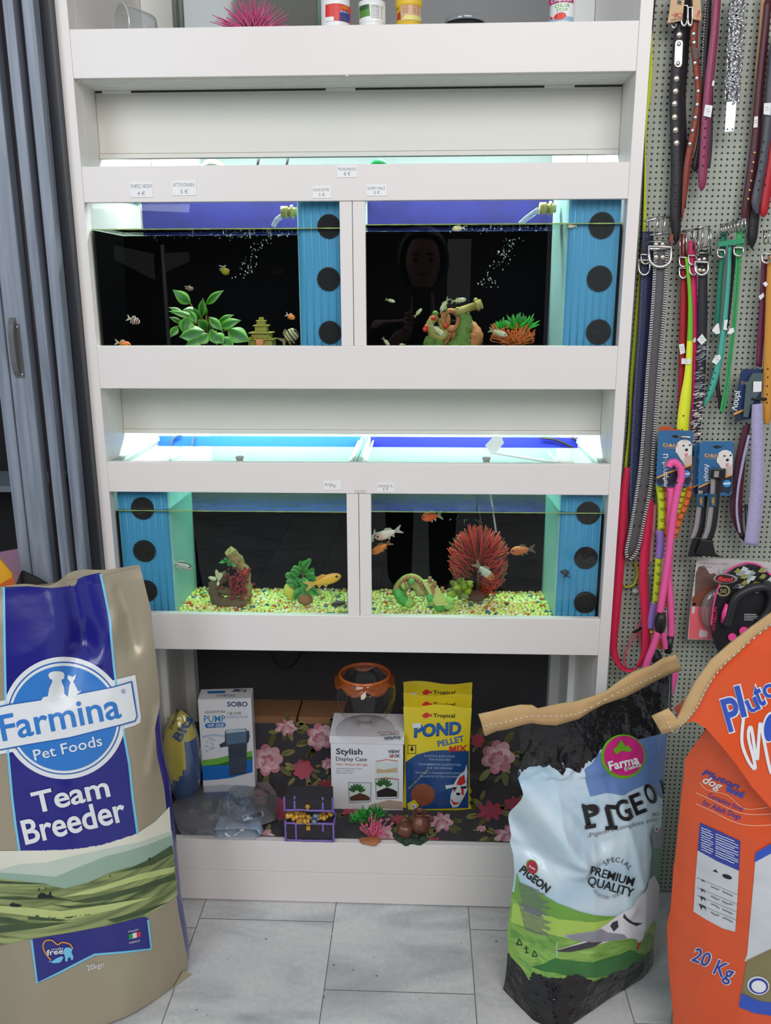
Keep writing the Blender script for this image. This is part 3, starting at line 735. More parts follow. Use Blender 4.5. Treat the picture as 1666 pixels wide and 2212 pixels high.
shape(mb, [(137, 2048), (142, 2043), (150, 2043), (156, 2047), (154, 2054), (158, 2062), (157, 2070), (153, 2070), (152, 2064), (146, 2066), (146, 2073), (141, 2073), (140, 2062), (137, 2056)], p6, 2, ST)
for i, m_ in enumerate((7, 5, 8)):
    x = 277 + 8.6*i; y = 2015 - 2.2*i; shape(mb, [(x, y), (x + 8.6, y - 2.2), (x + 9.4, y + 9), (x + .8, y + 11.5)], p6, m_)
text(mb, 'ITALIAN', 277, 2012, 4.5, p6, 5, -14, 22); text(mb, 'FORMULA', 279, 2036, 4.5, p6, 5, -14, 24)
text(mb, '20kg\u212e', 189, 2094, 12, p4, 5, -13, 38)
bodyA = mb.build('sack_body', mats, sackA)
mb = MB(); stroke(mb, [(220, 1243), (260, 1232), (300, 1222)], 2, A.px(.002), 0)
mb.build('seal', gold, sackA)

# ---- pigeon food sack
def hB(a, b):
    flo = [(-.23, -.125), (-.205, -.100), (-.198, -.060), (-.188, -.005), (-.160, .040), (-.12, .038), (-.03, .016), (.09, -.006), (.14, -.03), (.16, -.10)]
    mid = [(-.23, -.115), (-.20, -.095), (-.165, -.030), (-.14, .006), (-.07, .034), (.0, .040), (.06, .032), (.12, .004), (.145, -.04), (.16, -.10)]
    top = [(-.26, -.004), (-.2, .000), (-.1, .006), (0, .008), (.1, .004), (.16, 0)]
    k0 = max(0, min(1, b/.16)); bot_h = interp(flo, a)*(1-k0) + interp(mid, a)*k0
    k = max(0, min(1, (b - .34)/.36)); k = k*k*(3 - 2*k)
    h = bot_h*(1-k) + interp(top, a)*k
    w = interp([(0, .001), (.12, .0016), (.3, .005), (.45, .012), (.6, .010), (.66, .001), (.8, .0005)], b)
    lf = max(0, min(1, (.05 - a)/.2))
    h += w*(.25 + .75*lf)*ridged(a + .5*b, b*.6, 8, 6.4)
    h += (.0055*ridged(a*1.3 - b*.6, b, 22, 2.2) + .003*ridged(a + b*.4, b, 48, 7.2))*(max(0, min(1, (.66 - b)/.06)) if b > .53 else 0)*(.3 + .7*lf) + .0012*noise.noise((a*40, b*20, 4))
    d = seg_dist(a, b, (-.20, .50), (-.10, .34)); h += .026*math.exp(-(d/.020)**2)
    d = seg_dist(a, b, (-.235, .48), (-.15, .34)); h -= .018*math.exp(-(d/.014)**2)
    d = seg_dist(a, b, (-.16, .54), (-.05, .38)); h -= .012*math.exp(-(d/.014)**2)
    d = seg_dist(a, b, (-.10, .36), (.02, .22)); h += .007*math.exp(-(d/.016)**2)
    d = seg_dist(a, b, (-.20, .36), (-.06, .33)); h -= .010*math.exp(-(d/.012)**2)
    d = seg_dist(a, b, (-.02, .50), (.05, .26)); h += .005*math.exp(-(d/.010)**2)
    return h
B = Surf((.55, -.25, 0), radians(25), radians(4), hB)
cloud = streaks('sack_sky', ((150, 192, 216), (190, 217, 230), (222, 232, 238)), (7, 7, 9), .2, dist=.4)
mats = [cloud, M('sack_black', (22, 20, 24), .15, var=.1, coat=.25, bump=1.0, bscale=26, bdist=.014), M('sack_deep_sky', (104, 134, 190), .26, var=.15, scale=10), streaks('sack_grass', ((86, 140, 60), (124, 172, 76), (158, 196, 96)), (20, 20, 60), .28),
        M('grass_light', (172, 204, 92), .3, var=.1, scale=30), M('emblem_magenta', (206, 44, 128), .25, var=.03), M('emblem_green', (112, 172, 42), .25, var=0), whitep, blackp, M('bird_white', (222, 220, 226), .3, var=.05, scale=40),
        M('bird_grey', (142, 142, 152), .3, var=.15, scale=40), M('bird_dark', (62, 60, 66), .3, var=.1), M('bird_green', (92, 132, 108), .3, var=.3, scale=60), M('grass_dark', (58, 118, 58), .3, var=.3, scale=40), greyp, M('emblem_red', (176, 36, 62), .3, var=0), M('bird_red', (196, 60, 50), .3, var=0), M('grass_mid', (112, 164, 66), .3, var=.15, scale=30)]
sackB = thing('pet_food_sack', B.raw(0, 0, -.03), 'black-topped sky blue and green pigeon food sack with a stitched paper top', 'sack')
BL = [(0, -.205), (.1, -.20), (.3, -.190), (.5, -.200), (.62, -.215), (.72, -.225)]
BR = [(0, .158), (.2, .150), (.4, .145), (.55, .140), (.72, .135)]
def topB(a): return interp([(-.33, .690), (-.225, .690), (-.2, .688), (-.15, .672), (-.1, .674), (-.05, .675), (0, .682), (.05, .690), (.1, .712), (.14, .730)], a)
mb = MB()
def fB(s, t):
    b = t*.70; a = interp(BL, b)*(1-s) + interp(BR, b)*s; return B.pt(a, t*topB(a))
mb.grid(fB, 110, 160, 0, True, mf=lambda u, v: 1 if v < .09 or (v > .80 - .04*u or v < .16 - .10*abs(u - .1)) and (u < .02 or u > .985 or v > .955 or v < .05) else (3 if v < .36 and (u < .02 or u > .985) else 0))
def bB(s, t):
    b = t*.70; a = interp(BL, b)*s + interp(BR, b)*(1-s); tt = t*topB(a)
    k = max(0, min(1, (tt - .25)/.4)); D = .12*(1-k) + .012*k
    e = 1 - abs(2*s - 1)**5
    return B.raw(a, tt, B.h(a, tt)*(1-e) + (-D)*e)
mb.grid(bB, 24, 40, 1, True, mf=lambda u, v: 1 if v > .78 or v < .16 else (3 if v < .40 else 0))
bp_ = [B.raw(-.205 + .362*i/24, .001, B.h(-.205 + .362*i/24, 0) - .003) for i in range(25)]
mb.add(bp_ + [B.raw(0, .001, -.115)], [(i, i+1, 25) for i in range(24)], 1)
e = .0014
q1, q2, q3, q4, q5 = [B.px(e*i) for i in (1, 1.7, 2.4, 3.1, 3.8)]
rn = random.Random(3)
def jag(pts, amp, n=6):
    out = []
    for i in range(len(pts)-1):
        for j in range(n):
            t = j/n; out.append((pts[i][0]*(1-t) + pts[i+1][0]*t + rn.uniform(-amp, amp), pts[i][1]*(1-t) + pts[i+1][1]*t + rn.uniform(-amp, amp)))
    out.append(pts[-1]); return out
LX = -45          # prints run past the outline of the sack
jb = jag([(1119, 1668), (1150, 1655), (1185, 1654), (1215, 1672), (1223, 1658), (1250, 1666), (1262, 1650), (1285, 1638), (1300, 1614), (1340, 1608), (1395, 1592), (1441, 1580)], 3.5, 5)
def clipB(poly):                       # keep printed outlines on the front sheet
    out = []
    for x, y in poly:
        a, b = B.ab(x, y); lo, hi = interp(BL, b) + .002, interp(BR, b) - .002
        out.append((a if lo <= a <= hi else min(hi, max(lo, a)), min(max(b, .004), topB(a) - .002)))
    return out
def sB(poly, lvl, m, st=.0065): shape(mb, clipB(poly), lambda a, b: B.pt(a, b, e*lvl), m, st)
sB([(1105, 1575), (1135, 1556), (1190, 1560), (1240, 1545), (1290, 1518), (1350, 1495), (1400, 1470), (1446, 1450)] + jb[::-1], 1, 1)
sB([(1262, 1662), (1290, 1630), (1340, 1604), (1441, 1576), (1441, 1690), (1400, 1690), (1350, 1716), (1310, 1712), (1275, 1720), (1266, 1690)], .9, 2)
meadow = [(1104, 1880), (1122, 1905), (1160, 1925), (1200, 1948), (1250, 1968), (1320, 1979), (1400, 1962), (1445, 1890)]
sB(meadow + [(1445, 2075), (1380, 2120), (1200, 2130), (1090, 2080)], .9, 3)
sB([(1100, 1945), (1150, 1965), (1200, 1982), (1260, 1990), (1330, 1984), (1400, 1966), (1445, 1935), (1445, 1975), (1400, 2010), (1300, 2030), (1200, 2020), (1100, 1990)], 1.3, 4)
sB([(1104, 1880), (1122, 1905), (1160, 1925), (1200, 1948), (1250, 1968), (1320, 1979), (1336, 1976), (1310, 1984), (1230, 1986), (1170, 1970), (1100, 1935)], 1.5, 17)
sB([(1140, 2080), (1200, 2068), (1280, 2078), (1360, 2050), (1440, 2010), (1440, 2060), (1380, 2092), (1300, 2108), (1200, 2100)], 1.4, 13)
jl = jag([(1098, 2050), (1115, 2085), (1150, 2095), (1180, 2112), (1215, 2112), (1245, 2102), (1275, 2117), (1310, 2108), (1350, 2090), (1390, 2068), (1412, 2050), (1450, 2010)], 3, 6)
sB(jl + [(1460, 2150), (1300, 2290), (1180, 2290), (1060, 2160)], 1.6, 1)
# pigeon
sB([(1399, 1900), (1412, 1888), (1432, 1880), (1434, 1910), (1428, 1950), (1410, 1985), (1390, 2010), (1386, 2025), (1379, 2038), (1372, 2026), (1350, 2024), (1320, 2030), (1280, 2042), (1240, 2052), (1204, 2054), (1200, 2050), (1240, 2038), (1270, 2028), (1240, 2030), (1218, 2022), (1216, 2018), (1250, 2014), (1290, 2006), (1312, 1992), (1330, 1978), (1350, 1966), (1370, 1945), (1390, 1925)], 2, 9)
sB([(1216, 2019), (1250, 2014), (1297, 2004), (1310, 2012), (1346, 2016), (1352, 2024), (1300, 2032), (1268, 2032), (1238, 2029)], 2.6, 10)
sB([(1204, 2053), (1200, 2050), (1232, 2042), (1270, 2032), (1300, 2032), (1270, 2046), (1230, 2054)], 2.7, 11)
sB([(1346, 1971), (1352, 1980), (1366, 1990), (1386, 1992), (1372, 1998), (1356, 1990), (1344, 1980)], 2.6, 11)
sB([(1332, 1986), (1334, 2000), (1324, 2010), (1316, 1998), (1322, 1990)], 2.6, 11)
sB([(1404, 1800), (1412, 1786), (1424, 1786), (1428, 1800), (1428, 1860), (1430, 1886), (1412, 1890), (1402, 1896), (1406, 1860), (1410, 1830)], 2, 12)
sB([(1403, 1800), (1412, 1783), (1426, 1786), (1430, 1812), (1426, 1832), (1409, 1830)], 2.4, 10)
shape(mb, ell(1415, 1788, 6, 7, 16), B.px(e*3), 9); shape(mb, ell(1415, 1788, 3, 3.5, 12), q5, 16)
sB([(1377, 2034), (1383, 2030), (1378, 2046), (1373, 2050)], 2.6, 16)
# emblem and lettering
shape(mb, ell(1345, 1633, 48, 48, 40), q2, 6, 7); shape(mb, ell(1346, 1631, 43, 43, 40), q3, 5, 7)
shape(mb, [(1322, 1617), (1328, 1612), (1334, 1604), (1337, 1597), (1341, 1598), (1345, 1606), (1350, 1611), (1354, 1607), (1357, 1612), (1362, 1617), (1358, 1622), (1340, 1620), (1328, 1628)], q4, 6)
text(mb, 'Farma', 1314, 1662, 20, q5, 7, -14, 66, bold=.03, res=3); text(mb, 'friends', 1346, 1664, 9, q5, 7, -18, 38, bold=.03)
def slab(s, x, y, h, w, ang, m):
    text(mb, s, x, y, h, q2, 14, ang, w + 3, bold=.02, res=4, step=6); text(mb, s, x - 1, y - 1, h, q3, m, ang, w, bold=.02, res=4, step=6)
for ch, x, y, w, h, an in (('P', 1266, 1784, 34, 46, -13), ('I', 1315, 1784, 10, 44, -14), ('G', 1339, 1776, 30, 47, -20), ('E', 1373, 1760, 24, 46, -22), ('O', 1401, 1737, 22, 44, -22)):
    slab(ch, x, y, h, w, an, 8)
for x, y, w, an in ((1255, 1739, 30, 20), (1262, 1786, 24, -10), (1307, 1741, 26, 4), (1306, 1788, 26, -4)):
    ca = cos(radians(an))*w; sa = sin(radians(an))*w; shape(mb, [(x, y - 5), (x + ca, y - 5 + sa), (x + ca, y + 4 + sa), (x, y + 4)], B.px(e*2.5), 8)
sB([(1424, 1680), (1441, 1668), (1441, 1735), (1432, 1720), (1430, 1700)], 2.4, 8)
text(mb, "-Pigeon's complete mix-", 1268, 1808, 10, q3, 14, -14, 160); text(mb, 'ALL', 1408, 1762, 8, q3, 8, -20, 16)
for i, ch in enumerate('SPECIAL'):
    t = -52 + 104*i/6; text(mb, ch, 1332 + 29*sin(radians(t)), 1880 - 28*cos(radians(t)) + 4 + i*1.5, 11, q3, 8, t*.9 + 6, anchor='c')
text(mb, 'PREMIUM', 1271, 1885, 19, q3, 8, 16, 98, bold=.012, res=3, step=6); text(mb, 'QUALITY', 1266, 1908, 20, q3, 8, 16, 102, bold=.012, res=3, step=6)
for i, ch in enumerate('SELECTED SEEDS'):
    t = -58 + 110*i/13; text(mb, ch, 1312 + 37*sin(radians(t)), 1904 + 36*cos(radians(t)), 7, q3, 14, -t*.8, anchor='c')
text(mb, 'PIGEON', 1119, 1880, 17, q3, 8, 38, 76, bold=.035, res=3)
shape(mb, ell(1147, 1870, 12, 17, 24, -18), q3, 6); shape(mb, ell(1147, 1870, 11, 15, 24, -18), q4, 15); text(mb, 'Farma', 1139, 1869, 5, q5, 7, 28, 15, bold=.03)
for blk, (x0, y0, n, sl) in enumerate(((1114, 1904, 14, .62), (1116, 1948, 13, .62))):
    for i in range(n):
        y = y0 + i*4.6; ind = 2 + i*1.1; ln = 60 + 9*sin(i*1.9) - abs(i - n*.4)*2.2
        stroke(mb, [(x0 + ind + ln*j/8, y + (ln*j/8)*sl*.62 + rn.uniform(-.5, .5)) for j in range(9)], 2.1, q3, 14)
for x, y, k in ((1118, 2033, 0), (1132, 2046, 1), (1149, 2056, 2)):
    for a_, b_ in (((0, -9), (6, 3)), ((6, 3), (-6, 2)), ((-6, 2), (0, -9))) if k != 1 else (((0, -9), (0, 6)), ((-4, -3), (4, -4)), ((-4, 6), (4, 5))):
        stroke(mb, [(x + a_[0], y + a_[1]), (x + b_[0], y + b_[1])], 1.8, q3, 8)
mb.build('sack_body', mats, sackB)
kraft = M('kraft_paper', (196, 160, 112), .75, var=.1, scale=30); thread = M('white_thread', (225, 222, 215), .7, var=0)
def paper_top(par, tp, bp, seam, fn, name='paper_top'):
    mb = MB(); n = len(tp)
    P = []
    for k, off in ((0, .003), (1, -.003)):
        for i in range(n):
            for j in range(4):
                t = j/3; P.append(fn(tp[i][0]*(1-t) + bp[i][0]*t, tp[i][1]*(1-t) + bp[i][1]*t, off + .0025*sin(i*1.7 + j)))
    F = []
    for k in (0, 1):
        for i in range(n-1):
            for j in range(3):
                q = k*n*4 + i*4 + j; F.append([q, q+1, q+5, q+4] if k else [q, q+4, q+5, q+1])
    for i in range(n-1):
        F.append([i*4, n*4 + i*4, n*4 + i*4+4, i*4+4]); F.append([i*4+3, i*4+7, n*4+i*4+7, n*4+i*4+3])
    for i in (0, n-1):
        for j in range(3): F.append([i*4+j, i*4+j+1, n*4+i*4+j+1, n*4+i*4+j])
    mb.add(P, F, 0, True)
    o = mb.build(name, kraft, par)
    mb = MB(); sm = spline([(x, y, 0) for x, y in seam], 10)
    for i in range(0, len(sm)-1, 2): mb.tube([fn(sm[i].x, sm[i].y, .0066), fn(sm[i+1].x*.75 + sm[i].x*.25, sm[i+1].y*.75 + sm[i].y*.25, .0066)], .0009, 5, 0)
    mb.build('stitching', thread, o)
flatB = Surf((.55, -.25, 0), radians(25), radians(4), lambda a, b: 0)
paper_top(sackB, [(1028, 1538), (1060, 1530), (1090, 1524), (1120, 1519), (1143, 1518), (1155, 1525), (1200, 1517), (1240, 1511), (1270, 1500), (1300, 1490), (1330, 1470), (1360, 1448), (1400, 1432), (1425, 1418), (1452, 1411)],
          [(1040, 1583), (1065, 1574), (1090, 1568), (1120, 1558), (1140, 1556), (1165, 1560), (1192, 1560), (1240, 1546), (1270, 1530), (1296, 1516), (1340, 1499), (1372, 1484), (1410, 1466), (1435, 1452), (1462, 1442)],
          [(1034, 1560), (1080, 1552), (1137, 1539), (1200, 1540), (1250, 1528), (1320, 1490), (1370, 1468), (1415, 1449)], lambda x, y, o: flatB.px(o + .012)(x, y))

# ---- orange dog food sack, cut by the right edge of the view
def hC(a, b):
    ridge = .128
    bot = [(-.04, -.115), (-.006, -.060), (.03, -.012), (.085, .040), (ridge, .064), (.16, .045), (.26, -.06), (.42, -.26)]
    top = [(-.04, -.06), (0, -.02), (.06, .02), (.13, .03), (.42, .0)]
    k = max(0, min(1, (b - .40)/.30)); h = interp(bot, a)*(1-k) + interp(top, a)*k
    h += .0026*ridged(a*.6 + .3*b, b*1.8, 10, 5.3) + .0016*ridged(a, b*2.2, 22, 9.1)*(1 if b < .45 else .6)
    return h
Cs = Surf((.640, -.445, 0), radians(0), radians(2), hC)
mats = [M('sack_orange', (224, 84, 36), .30, var=.05, scale=8, coat=.25, bump=.5, bscale=22), M('sack_orange_blue', (54, 66, 160), .34, var=.08), whitep, M('sack_panel_white', (206, 208, 212), .36, var=.06, scale=30), blackp, M('sack_olive', (132, 122, 84), .4, var=.25, scale=20),
        M('sack_cobalt', (52, 84, 186), .34, var=.1), M('sack_pink_line', (240, 190, 160), .4, var=0), M('sack_silver_edge', (150, 148, 142), .5, var=.15, scale=40), M('sack_orange_dark', (176, 62, 28), .36, var=.05), M('print_grey2', (112, 112, 116), .4, var=0)]
sackC = thing('pet_food_sack', Cs.raw(.15, 0, -.05), 'bright orange dog food sack cut by the right edge, in front of the pegboard', 'sack')
cl = [Cs.ab(x, y)[::-1] for x, y in ((1530, 1566), (1503, 1606), (1479, 1640), (1477, 1680), (1468, 1760), (1459, 1850), (1450, 1950), (1441, 2000), (1444, 2080), (1450, 2150), (1455, 2212))]
CL = [(0, cl[-1][1])] + sorted(cl); BT = CL[-1][0]
mb = MB()
def tC(a): return interp([(-.04, .56), (.03, .62), (.06, .655), (.16, .76), (.42, .93)], a)
def fC(s, t):
    b = t*BT; a = interp(CL, b)*(1-s) + .42*s; return Cs.pt(a, b)
mb.grid(fC, 70, 90, 0, True)
def bC(s, t):
    b = t*BT; a0 = interp(CL, b); a = a0*s + .42*(1-s); e0, e1 = Cs.h(a0, b), Cs.h(.42, b)
    return Cs.raw(a - .010*max(0, min(1, (s - .5)*3))*(1 - t)**.3*(0 if s >= 1 else 1), b, (e0*s + e1*(1-s)) - .10*(1 - abs(2*s-1)**6)*(1 - .8*t))
mb.grid(bC, 14, 20, 8, True)
ec = .0014
def cz(l): return Cs.px(ec*l)
def sC(poly, l, m, st=7): shape(mb, poly, cz(l), m, st)
# side panel table, lettering and front panel print
sC([(1512, 1776), (1554, 1795), (1599, 1816), (1596, 1880), (1550, 1860), (1507, 1836)], 1, 1)
sC([(1507, 1836), (1550, 1860), (1596, 1880), (1592, 1955), (1588, 2012), (1560, 2004), (1525, 1985), (1498, 1968), (1502, 1900)], 1, 3)
for i in range(11):
    for x0, x1 in ((1514, 1540), (1545, 1594)):
        y = 1786 + i*5.2; f = lambda x: y + (x - 1514)*.42
        if f(x1) > 1844 + (x1 - 1510)*.48 or i == 10: continue
        stroke(mb, [(x0 + (x1-x0)*j/6, f(x0 + (x1-x0)*j/6) + rn.uniform(-.8, .8)) for j in range(7 if i % 3 else 6)], 1.7, cz(1.8), 2)
for i, y in enumerate((1900, 1921, 1938, 1956)):
    stroke(mb, [(1505 + 88*j/8, y - 6 + (88*j/8)*.42) for j in range(9)], .8, cz(1.8), 10)
    for x, w in ((1535, 18), (1560, 22)): stroke(mb, [(x + w*j/5, y + 3 + (x + w*j/5 - 1510)*.42 + rn.uniform(-1.5, 1.5)) for j in range(6)], 2.2, cz(1.8), 10)
    k = .7 + .25*i; x, y2 = 1519, y
    shape(mb, [(x - 7*k, y2 - 4*k), (x - 3*k, y2 - 3*k), (x + 3*k, y2), (x + 4*k, y2 + 8*k), (x + 2*k, y2 + 3*k), (x - 2*k, y2 + 1*k), (x - 3*k, y2 + 6*k), (x - 5*k, y2)], cz(1.8), 4)
shape(mb, [(1539, 1880), (1545, 1876), (1551, 1884)], cz(1.8), 4); shape(mb, ell(1570, 1892, 11, 4.5, 16, 20), cz(1.8), 4)
for s_, x, y, h, w in (('20', 1491, 2072, 32, 38), ('Kg', 1538, 2100, 34, 42)):
    text(mb, s_, x, y, h, cz(1), 2, 24, w + 4, bold=.045, res=3, step=7); text(mb, s_, x + 1, y, h, cz(1.8), 1, 24, w, bold=.012, res=3, step=7)
text(mb, 'Pluton', 1515, 1672, 13, cz(1.2), 1, 22, 86, bold=.03, shear=.2); text(mb, 'dog', 1516, 1688, 18, cz(1.9), 2, 24, 44, bold=.02, shear=.3)
text(mb, 'food', 1566, 1706, 14, cz(1.9), 6, 24, 40, bold=.05)
text(mb, 'Complete food', 1528, 1720, 10, cz(1.2), 1, 23, 80, bold=.01); text(mb, 'for Adult Dogs', 1516, 1737, 12, cz(1.2), 1, 22, 88, bold=.01)
for dy in (0, 24):
    stroke(mb, [(p.x, p.y + dy) for p in spline([(1503, 1711, 0), (1540, 1728, 0), (1580, 1748, 0), (1620, 1758, 0), (1680, 1756, 0)], 6)], 1.6, cz(1.2), 7)
stroke(mb, [(p.x, p.y) for p in spline([(1511, 1690, 0), (1530, 1706, 0), (1570, 1716, 0), (1610, 1746, 0), (1660, 1742, 0)], 6)], 1.4, cz(1.2), 7)
wf = [(1632, 1846), (1660, 1828), (1760, 1780), (1760, 2100), (1608, 2075), (1614, 2060), (1620, 1990), (1628, 1900)]
sC(wf, 1, 3)
sC([(1632, 1840), (1700, 1800), (1760, 1790), (1760, 1815), (1690, 1828), (1629, 1861)], 1.8, 6)
sC([(1613, 2072), (1660, 2050), (1700, 2030), (1760, 2010), (1760, 2170), (1680, 2165), (1598, 2160)], 1.8, 5)
sC([(1600, 2142), (1640, 2160), (1690, 2164), (1760, 2160), (1760, 2190), (1680, 2192), (1630, 2186), (1595, 2172)], 2.5, 6)
shape(mb, ell(1637, 2126, 24, 20, 24, 10), cz(2.6), 2, 7); shape(mb, ell(1637, 2126, 21, 17, 24, 10), cz(3.2), 1, 7); shape(mb, ell(1637, 2126, 16, 13, 24, 10), cz(3.9), 2, 7)
mb.build('sack_body', mats, sackC)
# upper front panel, folded over towards the room
def hD(a, b): return .060 + .12*a + .004*ridged(a, b, 9, 1.3) + .004*noise.noise((a*14, b*9, 5)) - .10*max(0, b - .55)
D = Surf((.640, -.445, 0), radians(0), radians(2), hD)
mb = MB()
lo = [(1476, 1562), (1500, 1558), (1525, 1573), (1560, 1612), (1590, 1650), (1625, 1700), (1665, 1745), (1720, 1790)]
hi = [(1474, 1558), (1495, 1532), (1520, 1500), (1528, 1468), (1560, 1432), (1600, 1398), (1650, 1352), (1720, 1300)]
def gl_(off, flip):
    def g(s, t):
        k = s*(len(lo)-1); i = min(int(k), len(lo)-2); k -= i
        x = (lo[i][0]*(1-k) + lo[i+1][0]*k)*(1-t) + (hi[i][0]*(1-k) + hi[i+1][0]*k)*t
        y = (lo[i][1]*(1-k) + lo[i+1][1]*k)*(1-t) + (hi[i][1]*(1-k) + hi[i+1][1]*k)*t
        a, b = D.ab(x, y); return D.pt(a, b, off)
    return (lambda s, t: g(1-s, t)) if flip else g
mb.grid(gl_(0, False), 56, 40, 0, True)
def back_(s, t):
    p = gl_(-.004, True)(s, t); q = 1 - abs(2*t-1)**2
    return p - D.n*(.05*q)
mb.grid(back_, 20, 10, 9, True)
dz = lambda l: D.px(.0014*l)
for s_, x, y, h, w, an in (('P', 1573, 1580, 74, 34, -16), ('l', 1600, 1548, 70, 12, -14), ('u', 1618, 1540, 44, 26, -24), ('t', 1637, 1526, 56, 18, -22), ('o', 1652, 1510, 44, 30, -22), ('n', 1682, 1500, 44, 30, -22)):
    text(mb, s_, x, y, h, dz(1), 2, an, w + 5, bold=.05, res=4, step=7); text(mb, s_, x + 1, y - 1, h, dz(1.8), 6, an, w, bold=.02, res=4, step=7)
sp = spline([(1606, 1545, 0), (1602, 1600, 0), (1615, 1640, 0), (1630, 1660, 0), (1628, 1640, 0), (1616, 1590, 0), (1622, 1570, 0), (1634, 1640, 0), (1638, 1600, 0), (1642, 1560, 0), (1650, 1600, 0), (1660, 1650, 0), (1668, 1668, 0), (1680, 1620, 0)], 6)
stroke(mb, [(p.x, p.y) for p in sp], 7, dz(1.6), 2)
shape(mb, ell(1662, 1570, 16, 34, 24, 8), dz(1.2), 2, 7); shape(mb, ell(1663, 1570, 13, 30, 24, 8), dz(1.9), 6, 7)
mb.build('front_panel', mats, sackC)
paper_top(sackC, [(1407, 1545), (1443, 1527), (1462, 1552), (1470, 1535), (1480, 1508), (1500, 1470), (1535, 1425), (1575, 1390), (1620, 1352), (1666, 1320), (1720, 1285)],
          [(1428, 1582), (1455, 1577), (1466, 1566), (1480, 1556), (1505, 1526), (1522, 1494), (1545, 1448), (1585, 1412), (1630, 1372), (1670, 1345), (1724, 1308)],
          [(1431, 1538), (1452, 1576), (1470, 1556), (1500, 1524), (1524, 1478), (1560, 1430), (1610, 1385), (1666, 1340)], lambda x, y, o: D.px(o + .004)(x, y))
# sacks in the dark room beyond the folding door
for nm, col, pts, Y, lb in (('pet_food_sack', (216, 158, 40), [(-40, 1180), (0, 1205), (28, 1238), (30, 1262), (0, 1275), (-40, 1290)], -.115, 'yellow and orange sack top peeking over the gold sack at the left edge'),
                        ('pet_food_sack', (30, 29, 30), [(36, 1262), (48, 1231), (80, 1246), (118, 1268), (110, 1290), (40, 1290)], -.085, 'glossy black sack corner behind the gold and navy sack'),
                        ('pet_food_sack', (150, 108, 132), [(-60, 1198), (0, 1192), (50, 1183), (56, 1228), (50, 1330), (-60, 1330)], .55, 'mauve pink sack in the dark doorway beyond the folding door')):
    mb = MB(); ce = at(sum(p[0] for p in pts)/len(pts), sum(p[1] for p in pts)/len(pts), Y); top = [at(x, y, Y) for x, y in pts]; n = len(top)
    z0 = 0.0
    hi_ = [p for p in top]
    x0 = min(p.x for p in top); x1 = max(p.x for p in top)
    def up(x):
        zs = []
        for i in range(n):
            a, b_ = top[i], top[(i+1) % n]
            if (a.x - x)*(b_.x - x) <= 0 and abs(a.x - b_.x) > 1e-6: zs.append(a.z + (b_.z - a.z)*(x - a.x)/(b_.x - a.x))
        return max(zs) if zs else top[0].z
    def g(s, t):
        x = x0 + (x1 - x0)*min(.999, max(.001, s)); zt = up(x); th = .04*(1 - t)**.5*(1 - abs(2*s-1)**4) + .004
        return Vector((x, Y - th + .012*ridged(s*.4, t*.4, 8, Y)*(1-t), zt*t))
    mb.grid(g, 24, 24, 0, True)
    mb.grid(lambda s, t: Vector((x0 + (x1 - x0)*min(.999, max(.001, 1-s)), Y + .02*(1-t), up(x0 + (x1 - x0)*min(.999, max(.001, 1-s)))*t)), 24, 8, 0, True)
    if col[0] == 216:
        f2 = lambda x, y: at(x, y, Y - .125)
        shape(mb, [(-40, 1262), (0, 1262), (20, 1250), (30, 1246), (32, 1262), (0, 1280), (-40, 1290)], lambda x, y: at(x, y, Y - .12), 1, 8)
    tag(mb.build(nm, [M('far_sack_%d' % col[0], col, .3, var=.1), M('far_sack_orange', (196, 96, 40), .35)], loc=(ce.x, Y, 0)), lb, 'sack')
# ------------------------------------------------------------------ fish
def fish(px, py, L, ang, Y, cols, label, hr=.34, left=False, yaw=0, group=None, tail=.28, mf=None, fin=None, name='fish', finc=(210, 205, 190)):
    """L = length in photo pixels with tail; ang = degrees the head points below the level"""
    c = at(px, py, Y); s = L/pxm(c)
    R = Matrix.Rotation(radians(ang if not left else -ang), 3, 'Y') @ Matrix.Rotation(radians((180 if left else 0) + yaw), 3, 'Z')
    T = lambda x, y, z: c + R @ Vector((x*s, y*s, z*s))
    t = thing(name, c, label, 'fish', group)
    bl = 1 - tail; x0, x1 = -.5 + tail, .5
    def prof(v): return max(.0, (sin(pi*min(1, v**.62)*.985))**.8)*(1 - .0*v)
    def g(u, v):
        x = x1 - (x1 - x0)*v; h = hr/2*(sin(pi*(v*.88 + .02)**.72))**.75 if v < 1 else hr*.13
        h = max(h, hr*.16*min(1, v*4)); a = 2*pi*u
        return T(x, cos(a)*h*.55, sin(a)*h - .02*hr)
    mb = MB(); mb.grid(g, 14, 16, 0, True, True, mf=mf)
    body = mb.build('body', cols, t)
    fm = M('fin_%d_%d_%d' % tuple(finc), finc, .4, alpha=.62, var=.1)
    th = .006
    def finp(nm, poly):
        mb = MB(); mb.prism(poly, lambda x, z, h: T(x, (h - .5)*th*2, z), 1, 0); mb.build(nm, fm, t)
    finp('tail_fin', [(x0 + .03, .035), (-.5 + .02, hr*.48), (-.5, hr*.40), (-.5 + tail*.42, .0), (-.5, -hr*.44), (-.5 + .03, -hr*.50), (x0 + .03, -.035)])
    finp('dorsal_fin', [(.16, hr*.40), (.06, hr*.66), (-.12, hr*.52), (-.16, hr*.26)])
    finp('belly_fin', [(.14, -hr*.40), (.04, -hr*.68), (-.02, -hr*.46)]); finp('anal_fin', [(-.06, -hr*.38), (-.14, -hr*.62), (-.18, -hr*.26)])
    for sy in (-1, 1):
        mb = MB(); mb.ball(T(.395, sy*hr*.17, hr*.07), s*.033*(.8 + hr), 0, 8, 6); mb.build('eye', M('fish_eye', (14, 13, 14), .2, var=0), t)
    return t
